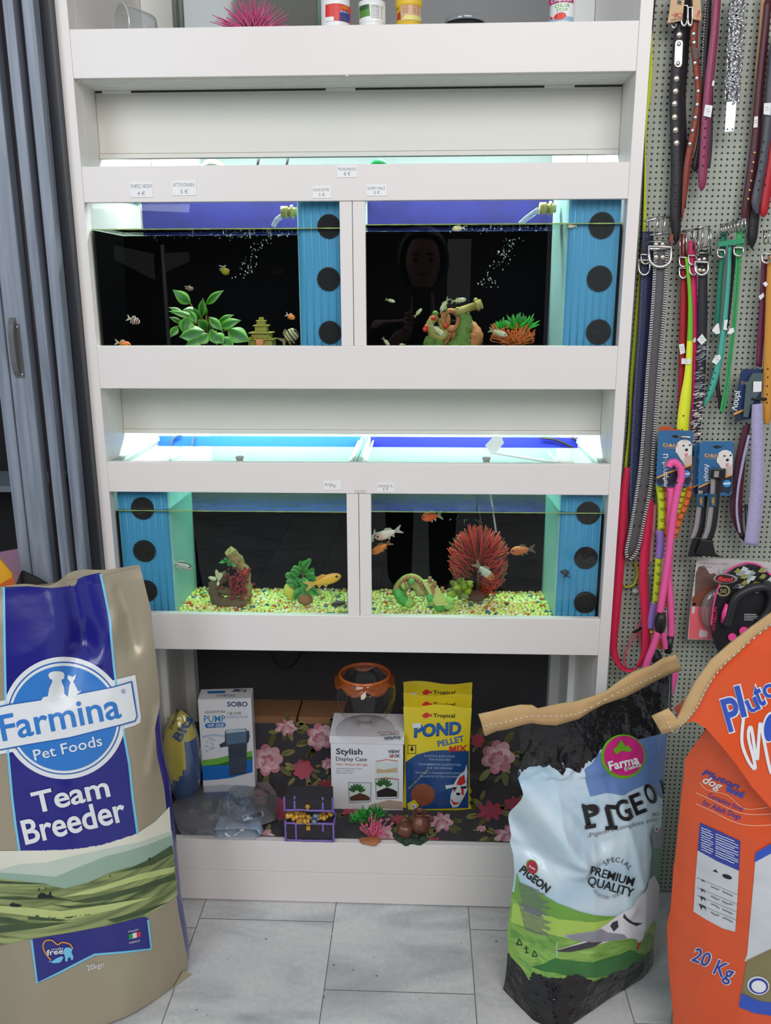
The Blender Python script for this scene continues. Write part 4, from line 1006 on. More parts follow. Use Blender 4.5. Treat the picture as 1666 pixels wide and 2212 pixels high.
fo = M('fish_orange', (232, 128, 44), .3, var=.15, scale=90); fy = M('fish_yellow', (236, 180, 52), .3, var=.15, scale=90); fpk = M('fish_pink_white', (226, 178, 164), .3, var=.15, scale=90)
fs_ = M('fish_silver', (182, 186, 168), .28, var=.25, scale=90); fd = M('fish_dark', (62, 58, 54), .35, var=.4, scale=90); fgup = M('fish_guppy', (176, 174, 124), .28, var=.25, scale=120)
fye = M('fish_lemon', (206, 186, 60), .35, var=.2, scale=120); fgr = M('goldfish_red', (226, 92, 34), .3, var=.15, scale=90); fdo = M('goldfish_copper', (190, 104, 46), .3, var=.25, scale=90)
stripe = lambda u, v: 1 if int(v*9) % 2 else 0
backdark = lambda u, v: 1 if .12 < u < .38 and v < .95 else 0
fish(485, 583, 40, 90, .10, [fye], 'tiny lemon yellow fish hanging head-down among the bubbles', .42, yaw=62)
fish(409, 622, 28, 80, .15, [fpk], 'tiny pink fish above the big leafy plant', .5, yaw=70)
fish(288, 691, 30, 20, .05, [fpk, fd], 'small pinkish fish with dark stripes left of the big leafy plant', .5, mf=stripe, name='tetra_fish')
fish(265, 742, 36, 12, .05, [fo], 'orange fish low in the left corner of the upper left tank', .38)
fish(627, 683, 22, 25, .06, [fo], 'small orange fish beside the blue filter of the upper left tank', .5)
t = fish(624, 728, 46, -35, .10, [M('angelfish_dark', (70, 62, 44), .35, var=.3), M('angelfish_pale', (196, 184, 140), .3)], 'dark striped angelfish beside the stepped temple ornament', .62, mf=stripe, name='angelfish', finc=(150, 140, 96))
gg = 'guppies of the upper right tank'
for px, py, L, an, lf, lb in ((843, 649, 22, 15, False, 'pale guppy farthest left near the reflected arm'), (903, 676, 24, -48, False, 'guppy swimming steeply up left of the rock ornament'), (961, 657, 34, 58, True, 'guppy pointing down just above the rock ornament'),
                              (990, 649, 34, -8, False, 'guppy level above the tube of the rock ornament'), (944, 712, 42, 38, False, 'guppy gliding down in front of the rock ornament'), (1075, 718, 42, 18, False, 'silver guppy in front of the orange green tuft'),
                              (834, 738, 24, 50, False, 'yellow-tailed guppy at the bottom left of the tank'), (870, 744, 14, 0, True, 'guppy almost hidden behind the white rail')):
    fish(px, py, L, an, .045 + .02*RND.random(), [fgup, fs_], lb, .30, lf, group=None, mf=lambda u, v: 1 if v < .35 else 0, name='guppy', finc=(150, 158, 120))
fish(992, 493, 30, 5, .03, [M('fish_cream', (222, 208, 160), .3)], 'cream guppy skimming the water surface of the upper right tank', .36, True, name='guppy')
fish(1237, 488, 20, 5, .028, [M('fish_cream')], 'small white guppy at the surface before the blue filter', .4, True, name='guppy')
fish(391, 1220, 50, 18, .045, [fs_, fd], 'silver koi with dark back before the left blue filter', .34, mf=backdark, name='koi')
fish(697, 1255, 84, -18, .05, [fy, fo], 'yellow-orange koi swimming right past the round-leaved plant', .27, mf=backdark, name='koi', finc=(236, 190, 90))
fish(737, 1303, 42, 10, .06, [fd], 'dark fish lying on the gravel by the white post', .30, True, name='loach')
fish(934, 1115, 46, 8, .05, [fgr], 'bright orange-red goldfish under the water line', .46, True, name='goldfish', finc=(190, 180, 160))
fish(840, 1152, 62, 20, .05, [fpk, M('goldfish_white', (222, 206, 190), .3)], 'pinkish white goldfish at the left of the lower right tank', .33, True, mf=lambda u, v: 0 if v < .35 else 1, name='goldfish', finc=(196, 190, 176))
fish(825, 1182, 52, 32, .07, [fo], 'orange goldfish just under the pinkish white goldfish', .33, True, name='goldfish', finc=(160, 120, 80))
fish(802, 1163, 44, 55, .06, [fs_], 'silver goldfish partly hidden by the white post', .3, True, name='goldfish')
fish(1130, 1188, 54, 8, .06, [fdo, fo], 'copper goldfish right of the red fan plant', .38, True, mf=backdark, name='goldfish', finc=(110, 100, 84))
fish(1046, 1233, 58, 42, .05, [fs_, fdo], 'silver goldfish with orange head in front of the red fan plant', .33, False, mf=lambda u, v: 1 if v < .4 else 0, name='goldfish', finc=(150, 140, 110))
fish(1221, 1236, 52, 270, .030, [fd], 'dark sucker catfish clinging to the right blue filter', .30, yaw=80, name='catfish', finc=(46, 42, 40))

# ------------------------------------------------------------------ plants and ornaments
def leaf(mb, base, tip, w, m=0, nrm=(0, -1, 0), bend=.0, n=8, m2=None, rnd=1.0):
    base = Vector(base); tip = Vector(tip); d = tip - base; L = d.length; nn = Vector(nrm)
    sd = d.cross(nn).normalized(); nn = sd.cross(d).normalized()
    def g(u, v):
        ww = w*(sin(pi*min(1, v**.8))**(.8*rnd) if v < 1 else 0)*.5 + .0002
        q = 2*u - 1
        return base + d*v + sd*q*ww + nn*(bend*L*sin(pi*v) - abs(q)*ww*.35)
    mb.grid(g, 4, n, m, True, mf=(lambda u, v: m2 if abs(u - .5) > .26 else m) if m2 is not None else None)
gl1 = M('leaf_green', (38, 100, 26), .35, var=.25, scale=40); gl2 = M('leaf_light', (86, 152, 40), .35, var=.2, scale=40); gl3 = M('leaf_deep', (34, 104, 34), .35, var=.2, scale=40); stem = M('stem_brown', (110, 82, 50), .7)
t = thing('aquarium_plant', at(450, 746, .12), 'big plant with pointed green leaves in the upper left tank', 'aquarium plant')
root = at(450, 745, .12)
LV = [((373, 626), (412, 656), 24, .12), ((484, 627), (444, 657), 19, .12), ((439, 643), (436, 684), 17, .11), ((443, 655), (445, 682), 9, .12), ((394, 670), (427, 672), 18, .11), ((364, 664), (397, 676), 10, .10), ((364, 672), (418, 686), 13, .09), ((368, 729), (383, 704), 17, .09),
      ((398, 723), (405, 684), 30, .08), ((425, 700), (411, 672), 13, .08), ((482, 716), (452, 685), 18, .09), ((521, 692), (474, 706), 23, .09), ((540, 738), (492, 712), 34, .08), ((387, 728), (442, 716), 38, .07), ((423, 744), (449, 720), 26, .065), ((365, 685), (394, 697), 11, .11), ((470, 745), (455, 712), 22, .07), ((505, 752), (480, 728), 24, .07), ((428, 690), (448, 712), 24, .10), ((462, 690), (450, 716), 20, .11), ((400, 748), (440, 728), 24, .062), ((484, 742), (462, 720), 26, .068), ((418, 664), (432, 694), 18, .115), ((506, 680), (470, 696), 14, .12)]
mb = MB()
for tp_, bs, w, Y in LV:
    lb_ = MB(); b_, t_ = at(*bs, Y), at(*tp_, Y - .012); leaf(lb_, b_, t_, w/1000*1.15, 0, (0, -.8, .5), .10, 10, 1, rnd=1.5)
    lb_.build('leaf', [gl1, gl2], t); mb.tube([root, (root + b_)/2 + Vector((0, .004, .006)), b_], .0013, 5)
mb.build('stems', stem, t)
# stepped temple
t = thing('temple_ornament', at(568, 748, .12), 'small mossy stepped temple ornament beside the big leafy plant', 'ornament')
mst = M('moss_stone', (150, 146, 62), .8, var=.3, scale=120, bump=.6, bscale=300); trc = M('terracotta', (176, 104, 66), .8, var=.15)
mb = MB(); c = at(567, 748, .12)
def tier(z0, z1, w, d, ov=0): mb.box(c.x - w/2, c.x + w/2, c.y - d/2, c.y + d/2, c.z + z0, c.z + z1)
for z0, z1, w in ((-.03, .014, .052), (.014, .017, .058), (.017, .028, .040), (.028, .031, .050), (.031, .043, .026), (.043, .046, .033), (.046, .053, .018), (.053, .056, .021), (.056, .062, .010)): tier(z0, z1, w, w)
for x in (-.022, -.010, .010, .022):
    for z in (.018, .002): mb.ball((c.x + x, c.y - .024, c.z + z), .004, 0, 7, 5)
mb.build('tiers', mst, t, bevel=.0015)
mb = MB(); mb.cyl((c.x, c.y - .029, c.z - .03), (c.x, c.y - .029, c.z + .016), .0075, .0085, 10); mb.build('doorway', trc, t)
def lump(mb, c, r, m=0, seed=1, amp=.25, f=60, nu=18, nv=12):
    mb.ball(c, r, m, nu, nv, fn=lambda p: p*(1 + amp*noise.noise(p*f + Vector((seed, seed*2, 0)))))
def rough_tube(mb, pts, r, m=0, amp=.22, seed=1, n=12):
    P = spline(pts, 6); k = len(mb.v); rs = r if isinstance(r, list) else [r]*len(pts)
    RR = [interp([(i*6, q) for i, q in enumerate(rs)], j) for j in range(len(P))]
    mb.tube(P, RR, n, m)
    for i in range(k, len(mb.v)):
        v = mb.v[i]; mb.v[i] = v + Vector((noise.noise(v*150 + Vector((seed, 0, 0))), noise.noise(v*150 + Vector((0, seed, 5))), noise.noise(v*150 + Vector((7, 0, seed)))))*max(rs)*amp
# rock with tube
t = thing('rock_ornament', at(975, 748, .12), 'brown and mossy green wreck ornament with a slanting tube', 'ornament')
brn = M('ornament_brown', (168, 110, 62), .75, var=.3, scale=70, bump=.5, bscale=200); mos = M('ornament_moss', (96, 128, 56), .8, var=.35, scale=90, bump=.6, bscale=240); olv = M('ornament_olive', (152, 142, 72), .75, var=.25, scale=70, bump=.4, bscale=200)
Yo = .12; q = lambda x, y, d=0: at(x, y, Yo + d)
mb = MB(); rough_tube(mb, [q(1018, 752), q(1028, 725), q(1012, 700, .01), q(1000, 690, .01)], [.020, .017, .012, .008], 0, .3, 2); rough_tube(mb, [q(956, 748), q(968, 722), q(980, 712), q(985, 735), q(992, 750)], .010, 0, .3, 3)
rough_tube(mb, [q(955, 672), q(965, 690), q(962, 708)], [.007, .009, .006], 0, .3, 4)
mb.tube([q(974 + 17*cos(a), 692 + 21*sin(a), -.008) for a in [i*pi/9 for i in range(18)]], .0055, 8, 0, closed=True); mb.build('broken_wall', brn, t)
mb = MB(); rough_tube(mb, [q(1000, 678, -.005), q(1005, 700, -.008), q(998, 730, -.012), q(990, 750, -.01)], [.012, .015, .017, .02], 0, .35, 5)
for x, y, r in ((930, 742, .016), (946, 748, .016), (960, 668, .006), (941, 678, .007), (1000, 742, .018), (1010, 690, .011), (985, 750, .018)): lump(mb, q(x, y, -.012), r, 0, x)
mb.build('moss', mos, t)
mb = MB(); rough_tube(mb, [q(943, 682, -.01), q(930, 700, -.012), q(934, 722, -.014), q(950, 732, -.014), q(962, 718, -.008), q(950, 690, .0)], [.008, .009, .009, .008, .007, .007], 0, .25, 6); mb.build('arch', olv, t)
mb = MB(); a, b_ = q(985, 675, -.01), q(1041, 656, -.02); d = b_ - a
mb.tube([a, a + d*.15, a + d*.16, a + d*.78, a + d*.79, a + d*.88, a + d*.89, b_], [.009, .0095, .0085, .0085, .0125, .0125, .010, .0105], 14); mb.ball(q(1028, 648, -.02), .005, 0, 8, 6); mb.ball(q(989, 668, -.015), .005, 0, 8, 6); mb.build('tube', olv, t)
redm = M('berry_red', (206, 52, 40), .5)
for i, (x, y) in enumerate(((921, 706), (936, 687), (962, 704), (926, 746), (918, 712))):
    mb = MB(); lump(mb, q(x, y, -.018), .0055, 0, i); mb.build('red_knob', redm, t)
# green and orange tuft
def tuft(mb, c, n, L, w, m, spread=1.0, seed=1, up=1.0, m2=None):
    rn = random.Random(seed)
    for i in range(n):
        a = rn.random()*2*pi; e = rn.uniform(.15, 1.25)*spread; l = L*rn.uniform(.7, 1.1)
        d = Vector((cos(a)*sin(e), sin(a)*sin(e)*.7, cos(e)*up)); leaf(mb, c, Vector(c) + d*l, w, m if m2 is None or rn.random() < .6 else m2, (sin(a)*.3, -1, .3), .08, 5)
t = thing('plastic_plant', at(1108, 748, .10), 'plastic tuft with green tips and orange base in the upper right tank', 'aquarium plant')
mb = MB()
for dx, dy, n, L in ((1083, 712, 26, .026), (1112, 712, 44, .036), (1136, 712, 34, .036)): tuft(mb, at(dx, dy, .105), n, L, .0048, 0, 1.0, dx, 1, 1)
mb.build('green_leaves', [M('plastic_green', (44, 168, 50), .35, var=.2), M('plastic_green_dark', (26, 118, 34), .35)], t)
mb = MB(); rn = random.Random(5)
for i in range(95):
    b0 = at(1108 + rn.uniform(-12, 12), 752, .095); e = at(1108 + rn.uniform(-46, 46), 722 + rn.uniform(-18, 20), .095 + rn.uniform(-.025, .015))
    mb.tube([b0, (b0 + e)/2 + Vector((0, -.004, .004)), e], [.0014, .0013, .0008], 5); leaf(mb, e, e + Vector((rn.uniform(-.006, .006), -.003, .007)), .004, 0)
mb.build('orange_sprigs', M('plastic_orange', (196, 106, 48), .45, var=.25, scale=60), t)
# nozzles, jets, bubbles
noz = M('nozzle_cream', (214, 204, 132), .5, var=.1)
for tk, (x, y), jet in ((ur[0], (1180, 450), [(1166, 452), (1140, 470), (1124, 484)]), (ul[0], (622, 458), [(618, 462), (600, 474), (590, 490)])):
    mb = MB(); c = at(x, y, .12); mb.cyl(c + Vector((-.014, 0, 0)), c + Vector((.0, 0, 0)), .012, .012, 14); mb.cyl(c + Vector((0, 0, 0)), c + Vector((.020, 0, 0)), .009, .009, 14); mb.cyl(c + Vector((.006, 0, 0)), c + Vector((.011, 0, 0)), .0145, .0145, 14)
    mb.build('outlet_nozzle', noz, tk)
    mb = MB()
    for k in (-1, 0, 1): mb.tube(spline([at(px + k*3, py + k*2, .115) for px, py in jet], 6), [.003, .0026, .0025, .0024, .0024, .0023, .0022, .0022, .0022, .0021, .0021, .002, .002], 6)
    mb.build('water_jet', Mglass('jet_water', (235, 245, 250), 1.33, .05, .25, .25, (235, 245, 250)), tk)
bub = Mglass('bubble', (245, 250, 250), 1.33, .0, .18, .12, (235, 240, 235))
def bubbles(label, spots, seed):
    rn = random.Random(seed); mb = MB()
    for x0, y0, x1, y1, n, r in spots:
        for i in range(n):
            k = rn.random(); x = x0 + (x1 - x0)*k + rn.gauss(0, 10); y = y0 + (y1 - y0)*k + rn.gauss(0, 4)
            mb.ball(at(x, y, rn.uniform(.05, .15)), r*rn.uniform(.5, 1.5), 0, 6, 4)
    tag(mb.build('air_bubbles', bub, loc=tuple(mb.v[0])), label, 'bubbles', kind='stuff')
bubbles('stream of air bubbles falling from the outlet in the upper left tank', ((570, 520, 520, 600, 60, .0013), (480, 508, 690, 506, 90, .0013), (320, 508, 500, 508, 40, .001)), 3)
bubbles('stream of air bubbles falling from the outlet in the upper right tank', ((1105, 515, 1050, 620, 80, .0013), (990, 496, 1180, 494, 70, .0012)), 4)
bubbles('few air bubbles above the red fan plant', ((960, 1120, 1050, 1130, 22, .0012),), 6)
# driftwood with red moss
t = thing('driftwood_ornament', at(505, 1302, .10), 'gnarled brown rock ornament with red moss in the lower left tank', 'ornament')
Yo = .10
drk = M('ornament_dark', (104, 84, 58), .8, var=.35, scale=80, bump=.6, bscale=220)
mb = MB(); rough_tube(mb, [q(528, 1306), q(534, 1270), q(528, 1235, .01), q(512, 1212, .01), q(496, 1190)], [.016, .012, .011, .016, .013], 0, .35, 2)
mb.build('upper_trunk', M('ornament_tan', (160, 136, 84), .8, var=.3, scale=80, bump=.6, bscale=220), t)
mb = MB(); rough_tube(mb, [q(466, 1296), q(480, 1302, -.01), q(505, 1304, -.015), q(530, 1304, -.01)], [.014, .015, .015, .015], 0, .35, 3); rough_tube(mb, [q(468, 1296), q(462, 1268), q(474, 1252), q(492, 1242)], [.013, .014, .013, .010], 0, .35, 4); rough_tube(mb, [q(470, 1274), q(500, 1278, -.01), q(520, 1278)], .010, 0, .4, 5); mb.build('base_rock', drk, t)
mb = MB(); rn = random.Random(8)
for i in range(150): lump(mb, q(515 + rn.gauss(0, 12), 1262 + rn.gauss(0, 18), -.020 + rn.uniform(-.008, .004)), rn.uniform(.0022, .004), 0, i, .3, 90, 7, 5)
for i in range(16): lump(mb, q(526 + rn.gauss(0, 6), 1238 + rn.gauss(0, 4), -.018), .0035, 1, i, .3, 90, 7, 5)
mb.build('red_moss', [M('moss_red', (140, 30, 36), .6, var=.3), M('moss_bright_red', (206, 50, 52), .5)], t)
mb = MB(); tuft(mb, q(487, 1214, -.02), 40, .017, .003, 0, 1.4, 3, .6, 1); tuft(mb, q(500, 1222, -.02), 26, .015, .003, 0, 1.4, 4, .4, 1); mb.build('green_sprigs', [gl1, M('leaf_mint', (96, 190, 110), .4)], t)
for x0, y0, x1, y1, w in ((472, 1252, 467, 1230, .009), (468, 1252, 450, 1247, .009), (474, 1252, 476, 1236, .008), (470, 1256, 482, 1238, .006), (472, 1256, 470, 1266, .006)):
    mb = MB(); leaf(mb, q(x0, y0, -.022), q(x1, y1, -.026), w, 0, (0, -1, .2), .05, 7, rnd=.6); mb.build('pale_leaf', M('leaf_pale', (200, 206, 160), .4), t)
# round-leaved plant
t = thing('plastic_plant', at(655, 1304, .09), 'plastic plant with round dark green leaves in the lower left tank', 'aquarium plant')
Yo = .09; rn = random.Random(12)
for x0, y0, x1, y1, w in ((652, 1232, 672, 1206, 14), (652, 1232, 660, 1210, 12), (650, 1228, 650, 1211, 11), (650, 1236, 632, 1224, 16), (646, 1244, 628, 1230, 15), (640, 1250, 616, 1240, 18), (640, 1256, 618, 1258, 18), (648, 1258, 632, 1272, 20), (650, 1250, 640, 1262, 20), (655, 1240, 668, 1230, 14), (660, 1245, 680, 1240, 16), (664, 1252, 690, 1252, 17), (662, 1262, 684, 1280, 18), (650, 1270, 636, 1296, 18), (662, 1270, 690, 1284, 18), (645, 1240, 660, 1226, 14), (650, 1250, 668, 1268, 18), (640, 1262, 624, 1250, 14), (655, 1262, 660, 1285, 16), (670, 1250, 676, 1226, 13), (640, 1270, 630, 1254, 15)):
    mb = MB(); d = rn.uniform(-.02, .01); leaf(mb, q(x0, y0, d), q(x1, y1, d - .006), w/960, 0, (0, -1, .3), .1, 8, 1, rnd=.55); mb.build('leaf', [M('round_leaf', (36, 118, 40), .3, var=.2, scale=50), M('round_leaf_rim', (66, 158, 58), .3)], t)
mb = MB(); mb.tube([q(655, 1302), q(655, 1250), q(655, 1228)], .003, 6, 0); lump(mb, q(660, 1294, -.01), (.018, .016, .014), 1, 3); mb.build('base', [stem, M('plant_base', (146, 100, 62), .8, var=.2)], t)
mb = MB(); lump(mb, q(625, 1278), (.014, .010, .020), 0, 3, .3); mb.build('yellow_stone', M('stone_yellow', (206, 200, 74), .6), t)
# arch bridge
t = thing('bridge_ornament', at(905, 1306, .08), 'mossy stone arch bridge ornament with steps in the lower right tank', 'ornament')
Yo = .08; stn = M('bridge_stone', (176, 172, 96), .8, var=.3, scale=90, bump=.5, bscale=240); stp = M('bridge_steps', (196, 204, 122), .7, var=.15, scale=60)
mb = MB()
A0 = [q(882 + 26*cos(a) + 6, 1286 - 30*sin(a)) for a in [pi*i/12 for i in range(13)]]
mb.tube(A0, .0075, 8, 0, flat=2.2); mb.tube([p + Vector((0, .0, .009)) for p in A0], .004, 7, 0, flat=2.6)
for i in range(1, 12): mb.ball(A0[i] + Vector((0, -.010, .012)), .0045, 1, 7, 5)
mb.build('arch', [stn, M('bridge_brick', (168, 116, 76), .8, var=.2)], t)
mb = MB(); P0, P1 = q(925, 1256, -.01), q(956, 1304, -.035)
for i in range(11):
    c = P0 + (P1 - P0)*i/10; mb.obox(c, (.0125 + .0004*i, .002, 0), (0, .004, 0), (0, 0, .0035))
mb.build('steps', stp, t)
mb = MB()
for i, (x, y, r) in enumerate(((862, 1284, .013), (874, 1266, .009), (870, 1296, .014), (884, 1302, .012), (888, 1256, .007), (935, 1300, .012), (950, 1308, .014), (968, 1306, .013), (930, 1290, .010), (970, 1298, .011))): lump(mb, q(x, y, -.015 - .0015*i), r, i % 2, i, .3)
mb.build('moss', [M('bridge_moss', (84, 172, 84), .8, var=.35, scale=90), M('bridge_moss_light', (150, 196, 92), .8, var=.3, scale=90)], t)
for x, y in ((876, 1264), (956, 1274), (939, 1262), (929, 1252)):
    mb = MB(); mb.cyl(q(x, y + 6, -.02), q(x, y - 6, -.02), .0045, .004, 8); mb.build('post', M('bridge_brick'), t)
mb = MB(); rough_tube(mb, [q(934, 1292, -.03), q(936, 1278, -.025), q(932, 1264, -.02)], .004, 0, .2, 2); mb.build('brick_edge', M('bridge_brick'), t)
# red fan plant
t = thing('plastic_plant', at(1035, 1282, .13), 'large red fan plant with thin spikes in the lower right tank', 'aquarium plant')
mb = MB(); rn = random.Random(21)
for i in range(420):
    a = radians(rn.uniform(-62, 192)); b0 = Vector((1034 + rn.uniform(-10, 10), 1222 + rn.uniform(-14, 30)))
    if sin(a) < -.1: b0.y += 22
    R1 = 64*rn.uniform(.80, 1.06)*(1.05 if sin(a) > .3 else .95); R0 = R1*rn.uniform(.15, .55)
    d = Vector((cos(a), -sin(a)*1.18)); y_ = .13 + rn.uniform(-.03, .02)
    p, e = b0 + d*R0, Vector((1034, 1216)) + d*R1 + Vector((rn.uniform(-4, 4), rn.uniform(-4, 4)))
    mb.tube([at(p.x, p.y, y_), at(e.x, e.y, y_ - .012*rn.random())], [.0010, .0014], 4, 0 if rn.random() < .72 else (1 if rn.random() < .5 else 2))
mb.build('spikes', [M('fan_red', (196, 50, 36), .4, var=.25, scale=60), M('fan_dark_red', (120, 30, 28), .4), M('fan_olive', (110, 84, 38), .5)], t)
mb = MB(); mb.cyl(at(1034, 1290, .13), at(1034, 1220, .13), .006, .003, 8); lump(mb, at(1030, 1286, .12), (.03, .02, .012), 0, 4); mb.build('base', M('fan_base', (92, 56, 44), .8), t)
t = thing('plastic_plant', at(994, 1290, .09), 'small yellow-green leafy plant in front of the red fan plant', 'aquarium plant')
mb = MB(); rn = random.Random(2)
for i in range(34):
    a = rn.uniform(-.3, pi + .3); c = at(994 + rn.uniform(-10, 10), 1272 + rn.uniform(-10, 14), .09); e = c + Vector((cos(a)*.026, rn.uniform(-.02, .004), sin(a)*.024)); leaf(mb, c, e, .013, 0 if rn.random() < .6 else 1, (rn.uniform(-.3, .3), -1, .3), .15, 5, rnd=.6)
mb.tube([at(994, 1294, .09), at(994, 1268, .09)], .005, 6, 0)
mb.build('leaves', [M('leaf_olive', (104, 128, 36), .4, var=.25, scale=60), M('leaf_yellowgreen', (150, 172, 48), .4, var=.2)], t)
# slim white rods hanging into the tank, white hook above the lids
mb = MB(); mb.tube([at(1056, 1040, .07), at(1072, 1150, .07)], .0022, 8); tag(mb.build('white_rod', M('rod_white', (206, 200, 206), .4), loc=tuple(at(1064, 1100, .07))), 'slim white rod dipping into the lower right tank beside the red fan', 'rod')
mb = MB(); mb.tube([at(1024, 1040, .10), at(1050, 1186, .10)], .0015, 6); mb.tube([at(1080, 1205, .10), at(1090, 1258, .10)], .0015, 6); mb.tube([at(1050, 1186, .145), at(1080, 1205, .145)], .0012, 6)
tag(mb.build('air_hose', M('hose_grey', (92, 90, 104), .4), loc=tuple(at(1050, 1186, .10))), 'thin grey hose passing behind the spikes of the red fan plant', 'hose')
t = thing('fish_net', at(1070, 980, .09), 'white square net with a long white handle lying on the lower right lid', 'fish net')
mb = MB(); mb.prism([(1048, 962), (1067, 942), (1084, 943), (1089, 957), (1072, 978), (1062, 982)], lambda x, y, h: at(x, y, .10 + h), .004, 0); mb.build('net', M('net_white', (236, 244, 240), .5), t, bevel=.001)
mb = MB(); mb.tube([at(1064, 978, .098), at(1120, 987, .09), at(1180, 996, .08), at(1240, 1000, .06)], .0028, 8); mb.build('handle', M('net_white'), t)
# leads lying over the tank rims
cb = M('cable_black', (26, 26, 28), .5, var=0)
for pts, lb in (([(1168, 946), (1200, 950), (1232, 964), (1252, 978)], 'black cable over the back rim of the lower right tank'), ([(1236, 946), (1252, 956), (1260, 970)], 'second black cable at the right end of the blue backing'), ([(366, 968), (376, 946), (392, 940)], 'grey cable curling over the back rim of the lower left tank'), ([(414, 965), (420, 940)], 'straight grey cable crossing the blue backing of the lower left tank')):
    mb = MB(); mb.tube(spline([at(x, y, .338) for x, y in pts], 6), .0028, 8); tag(mb.build('cable', cb if 'black' in lb else M('cable_grey', (70, 92, 104), .5), loc=tuple(at(pts[0][0], pts[0][1], .338))), lb, 'cable')
for (x, y), lb, m_ in (((820, 352), 'green hose end seen through the gap above the upper rail', M('hose_green', (30, 150, 90), .4)), ((460, 352), 'white hose clip seen in the gap above the upper left tank', M('clip_white', (214, 222, 216), .5))):
    mb = MB(); mb.tube(spline([at(x - 24, y + 10, .2), at(x - 10, y - 1, .2), at(x + 8, y, .2), at(x + 22, y + 10, .2)], 6), .006, 8); tag(mb.build('hose', m_, loc=tuple(at(x, y, .2))), lb, 'hose')
for x, lb in ((555, 'left black cable behind the gap above the upper left tank'), (618, 'right black cable behind the gap above the upper left tank')):
    mb = MB(); mb.tube([at(x, 366, .3), at(x + 6, 330, .3)], .003, 6); tag(mb.build('cable', cb, loc=tuple(at(x, 350, .3))), lb, 'cable')
# ------------------------------------------------------------------ things on the bottom shelf
ZF = .1715
clothm = [M('cloth_charcoal', (58, 56, 60), .7, var=.1, scale=40), M('rose_pink', (206, 158, 166), .7, var=.12, scale=60), M('rose_mid', (186, 116, 132), .7, var=.12, scale=60), M('rose_dark', (150, 74, 92), .7, var=.1), M('rose_red', (172, 62, 78), .7, var=.1), M('cloth_leaf', (128, 124, 72), .7, var=.15, scale=60), M('cloth_leaf_dark', (88, 86, 46), .7, var=.15), M('rose_pale', (222, 186, 188), .7, var=.1)]
mb = MB(); YK = .289
prof = [(.0185, ZF)] + [(.0185 + (.262 - .0185)*i/10, ZF + .0006*sin(i*2)) for i in range(1, 11)] + [(.276, ZF + .003), (.286, ZF + .012), (YK, ZF + .03), (YK + .001, ZF + .08), (YK, ZF + .156)]
mb.grid(lambda u, v: (lambda k: (-.534 + 1.068*u, prof[k][0], prof[k][1]))(int(round(v*(len(prof)-1)))), 30, len(prof)-1, 0, True)
mb.grid(lambda u, v: (lambda k: (.534 - 1.068*u, prof[k][0] + .002, prof[k][1] - .0008))(int(round(v*(len(prof)-1)))), 30, len(prof)-1, 0, True)
def fcl(l):
    def f(x, y):
        p = atz(x, y, ZF + .0009 + .0003*l); p.y = max(p.y, .0188)
        if p.y < .264: return p
        q_ = at(x, y, YK - .0012 - .0003*l)
        if q_.z > ZF + .034: return q_
        lo, hi = Vector((0, .264, ZF)), Vector((0, YK, ZF + .034)); n = Vector((0, -(hi.z - lo.z), hi.y - lo.y)).normalized()
        return atpl(x, y, lo + n*(.0045 + .0003*l), n)
    return f
rn = random.Random(4)
def rose(x, y, r, sq=1.0, red=False, ang=0):
    pal = (3, 4, 4, 3, 4) if red else (2, 1, 7, 2, 1)
    for k in range(6):
        a = rn.random()*6.28; lx, ly = x + cos(a)*r*1.25, y + sin(a)*r*1.2*sq; ex, ey = x + cos(a + .25)*r*rn.uniform(1.6, 2.0), y + sin(a + .25)*r*1.7*sq
        w = r*.30; d = atan2(ey - y, ex - x); cx_, cy_ = (lx + ex)/2, (ly + ey)/2
        shape(mb, ell(cx_, cy_, r*.52, w*.75, 10, math.degrees(d)), fcl(0), 5 if k % 2 else 6)
        stroke(mb, [(x + cos(a)*r*.7, y + sin(a)*r*.7*sq), (cx_, cy_)], 1.4, fcl(0), 6)
    lv = 1
    for ring, (n, rr, pr) in enumerate(((7, .66, .46), (6, .48, .42), (5, .34, .34), (4, .20, .26), (1, .0, .2))):
        for i in range(n):
            a = 2*pi*i/n + ring*.7 + ang + rn.uniform(-.15, .15); c_ = pal[ring] if (i + ring) % 3 else pal[(ring + 1) % 5]
            shape(mb, ell(x + cos(a)*r*rr, y + sin(a)*r*rr*sq, r*pr*1.05, r*pr*.85*sq, 12, math.degrees(a)), fcl(lv + .2*(i % 2)), c_)
        lv += 1
for a in ((577, 1642, 31, 1, False), (692, 1592, 27, 1, False), (618, 1572, 22, .6, False), (655, 1662, 20, 1.0, True), (667, 1712, 22, .6, True), (607, 1747, 26, .8, True), (708, 1650, 13, .9, False), (704, 1697, 15, .7, True), (1076, 1636, 33, 1, False), (1058, 1752, 27, .6, True),
          (953, 1776, 24, .7, False), (1098, 1806, 28, .62, False), (822, 1806, 30, .7, False), (1112, 1738, 22, .6, True), (572, 1806, 20, .6, False), (935, 1822, 20, .5, True), (760, 1752, 20, .5, True), (1032, 1600, 14, 1, True), (860, 1770, 14, .5, True), (1040, 1790, 10, .6, False), (735, 1560, 12, .7, False)): rose(*a)
for i in range(26):
    x, y = rn.uniform(560, 1110), rn.uniform(1580, 1818); d = rn.uniform(0, 180); shape(mb, ell(x, y, 11, 4.5, 10, d), fcl(.4), 5 if i % 2 else 6)
tag(mb.build('floral_cloth', clothm, loc=(0, .15, ZF)), 'charcoal cloth printed with pink and red roses lining the bottom shelf', 'cloth')
card_m = M('cardboard', (150, 108, 76), .8, var=.1, scale=30)
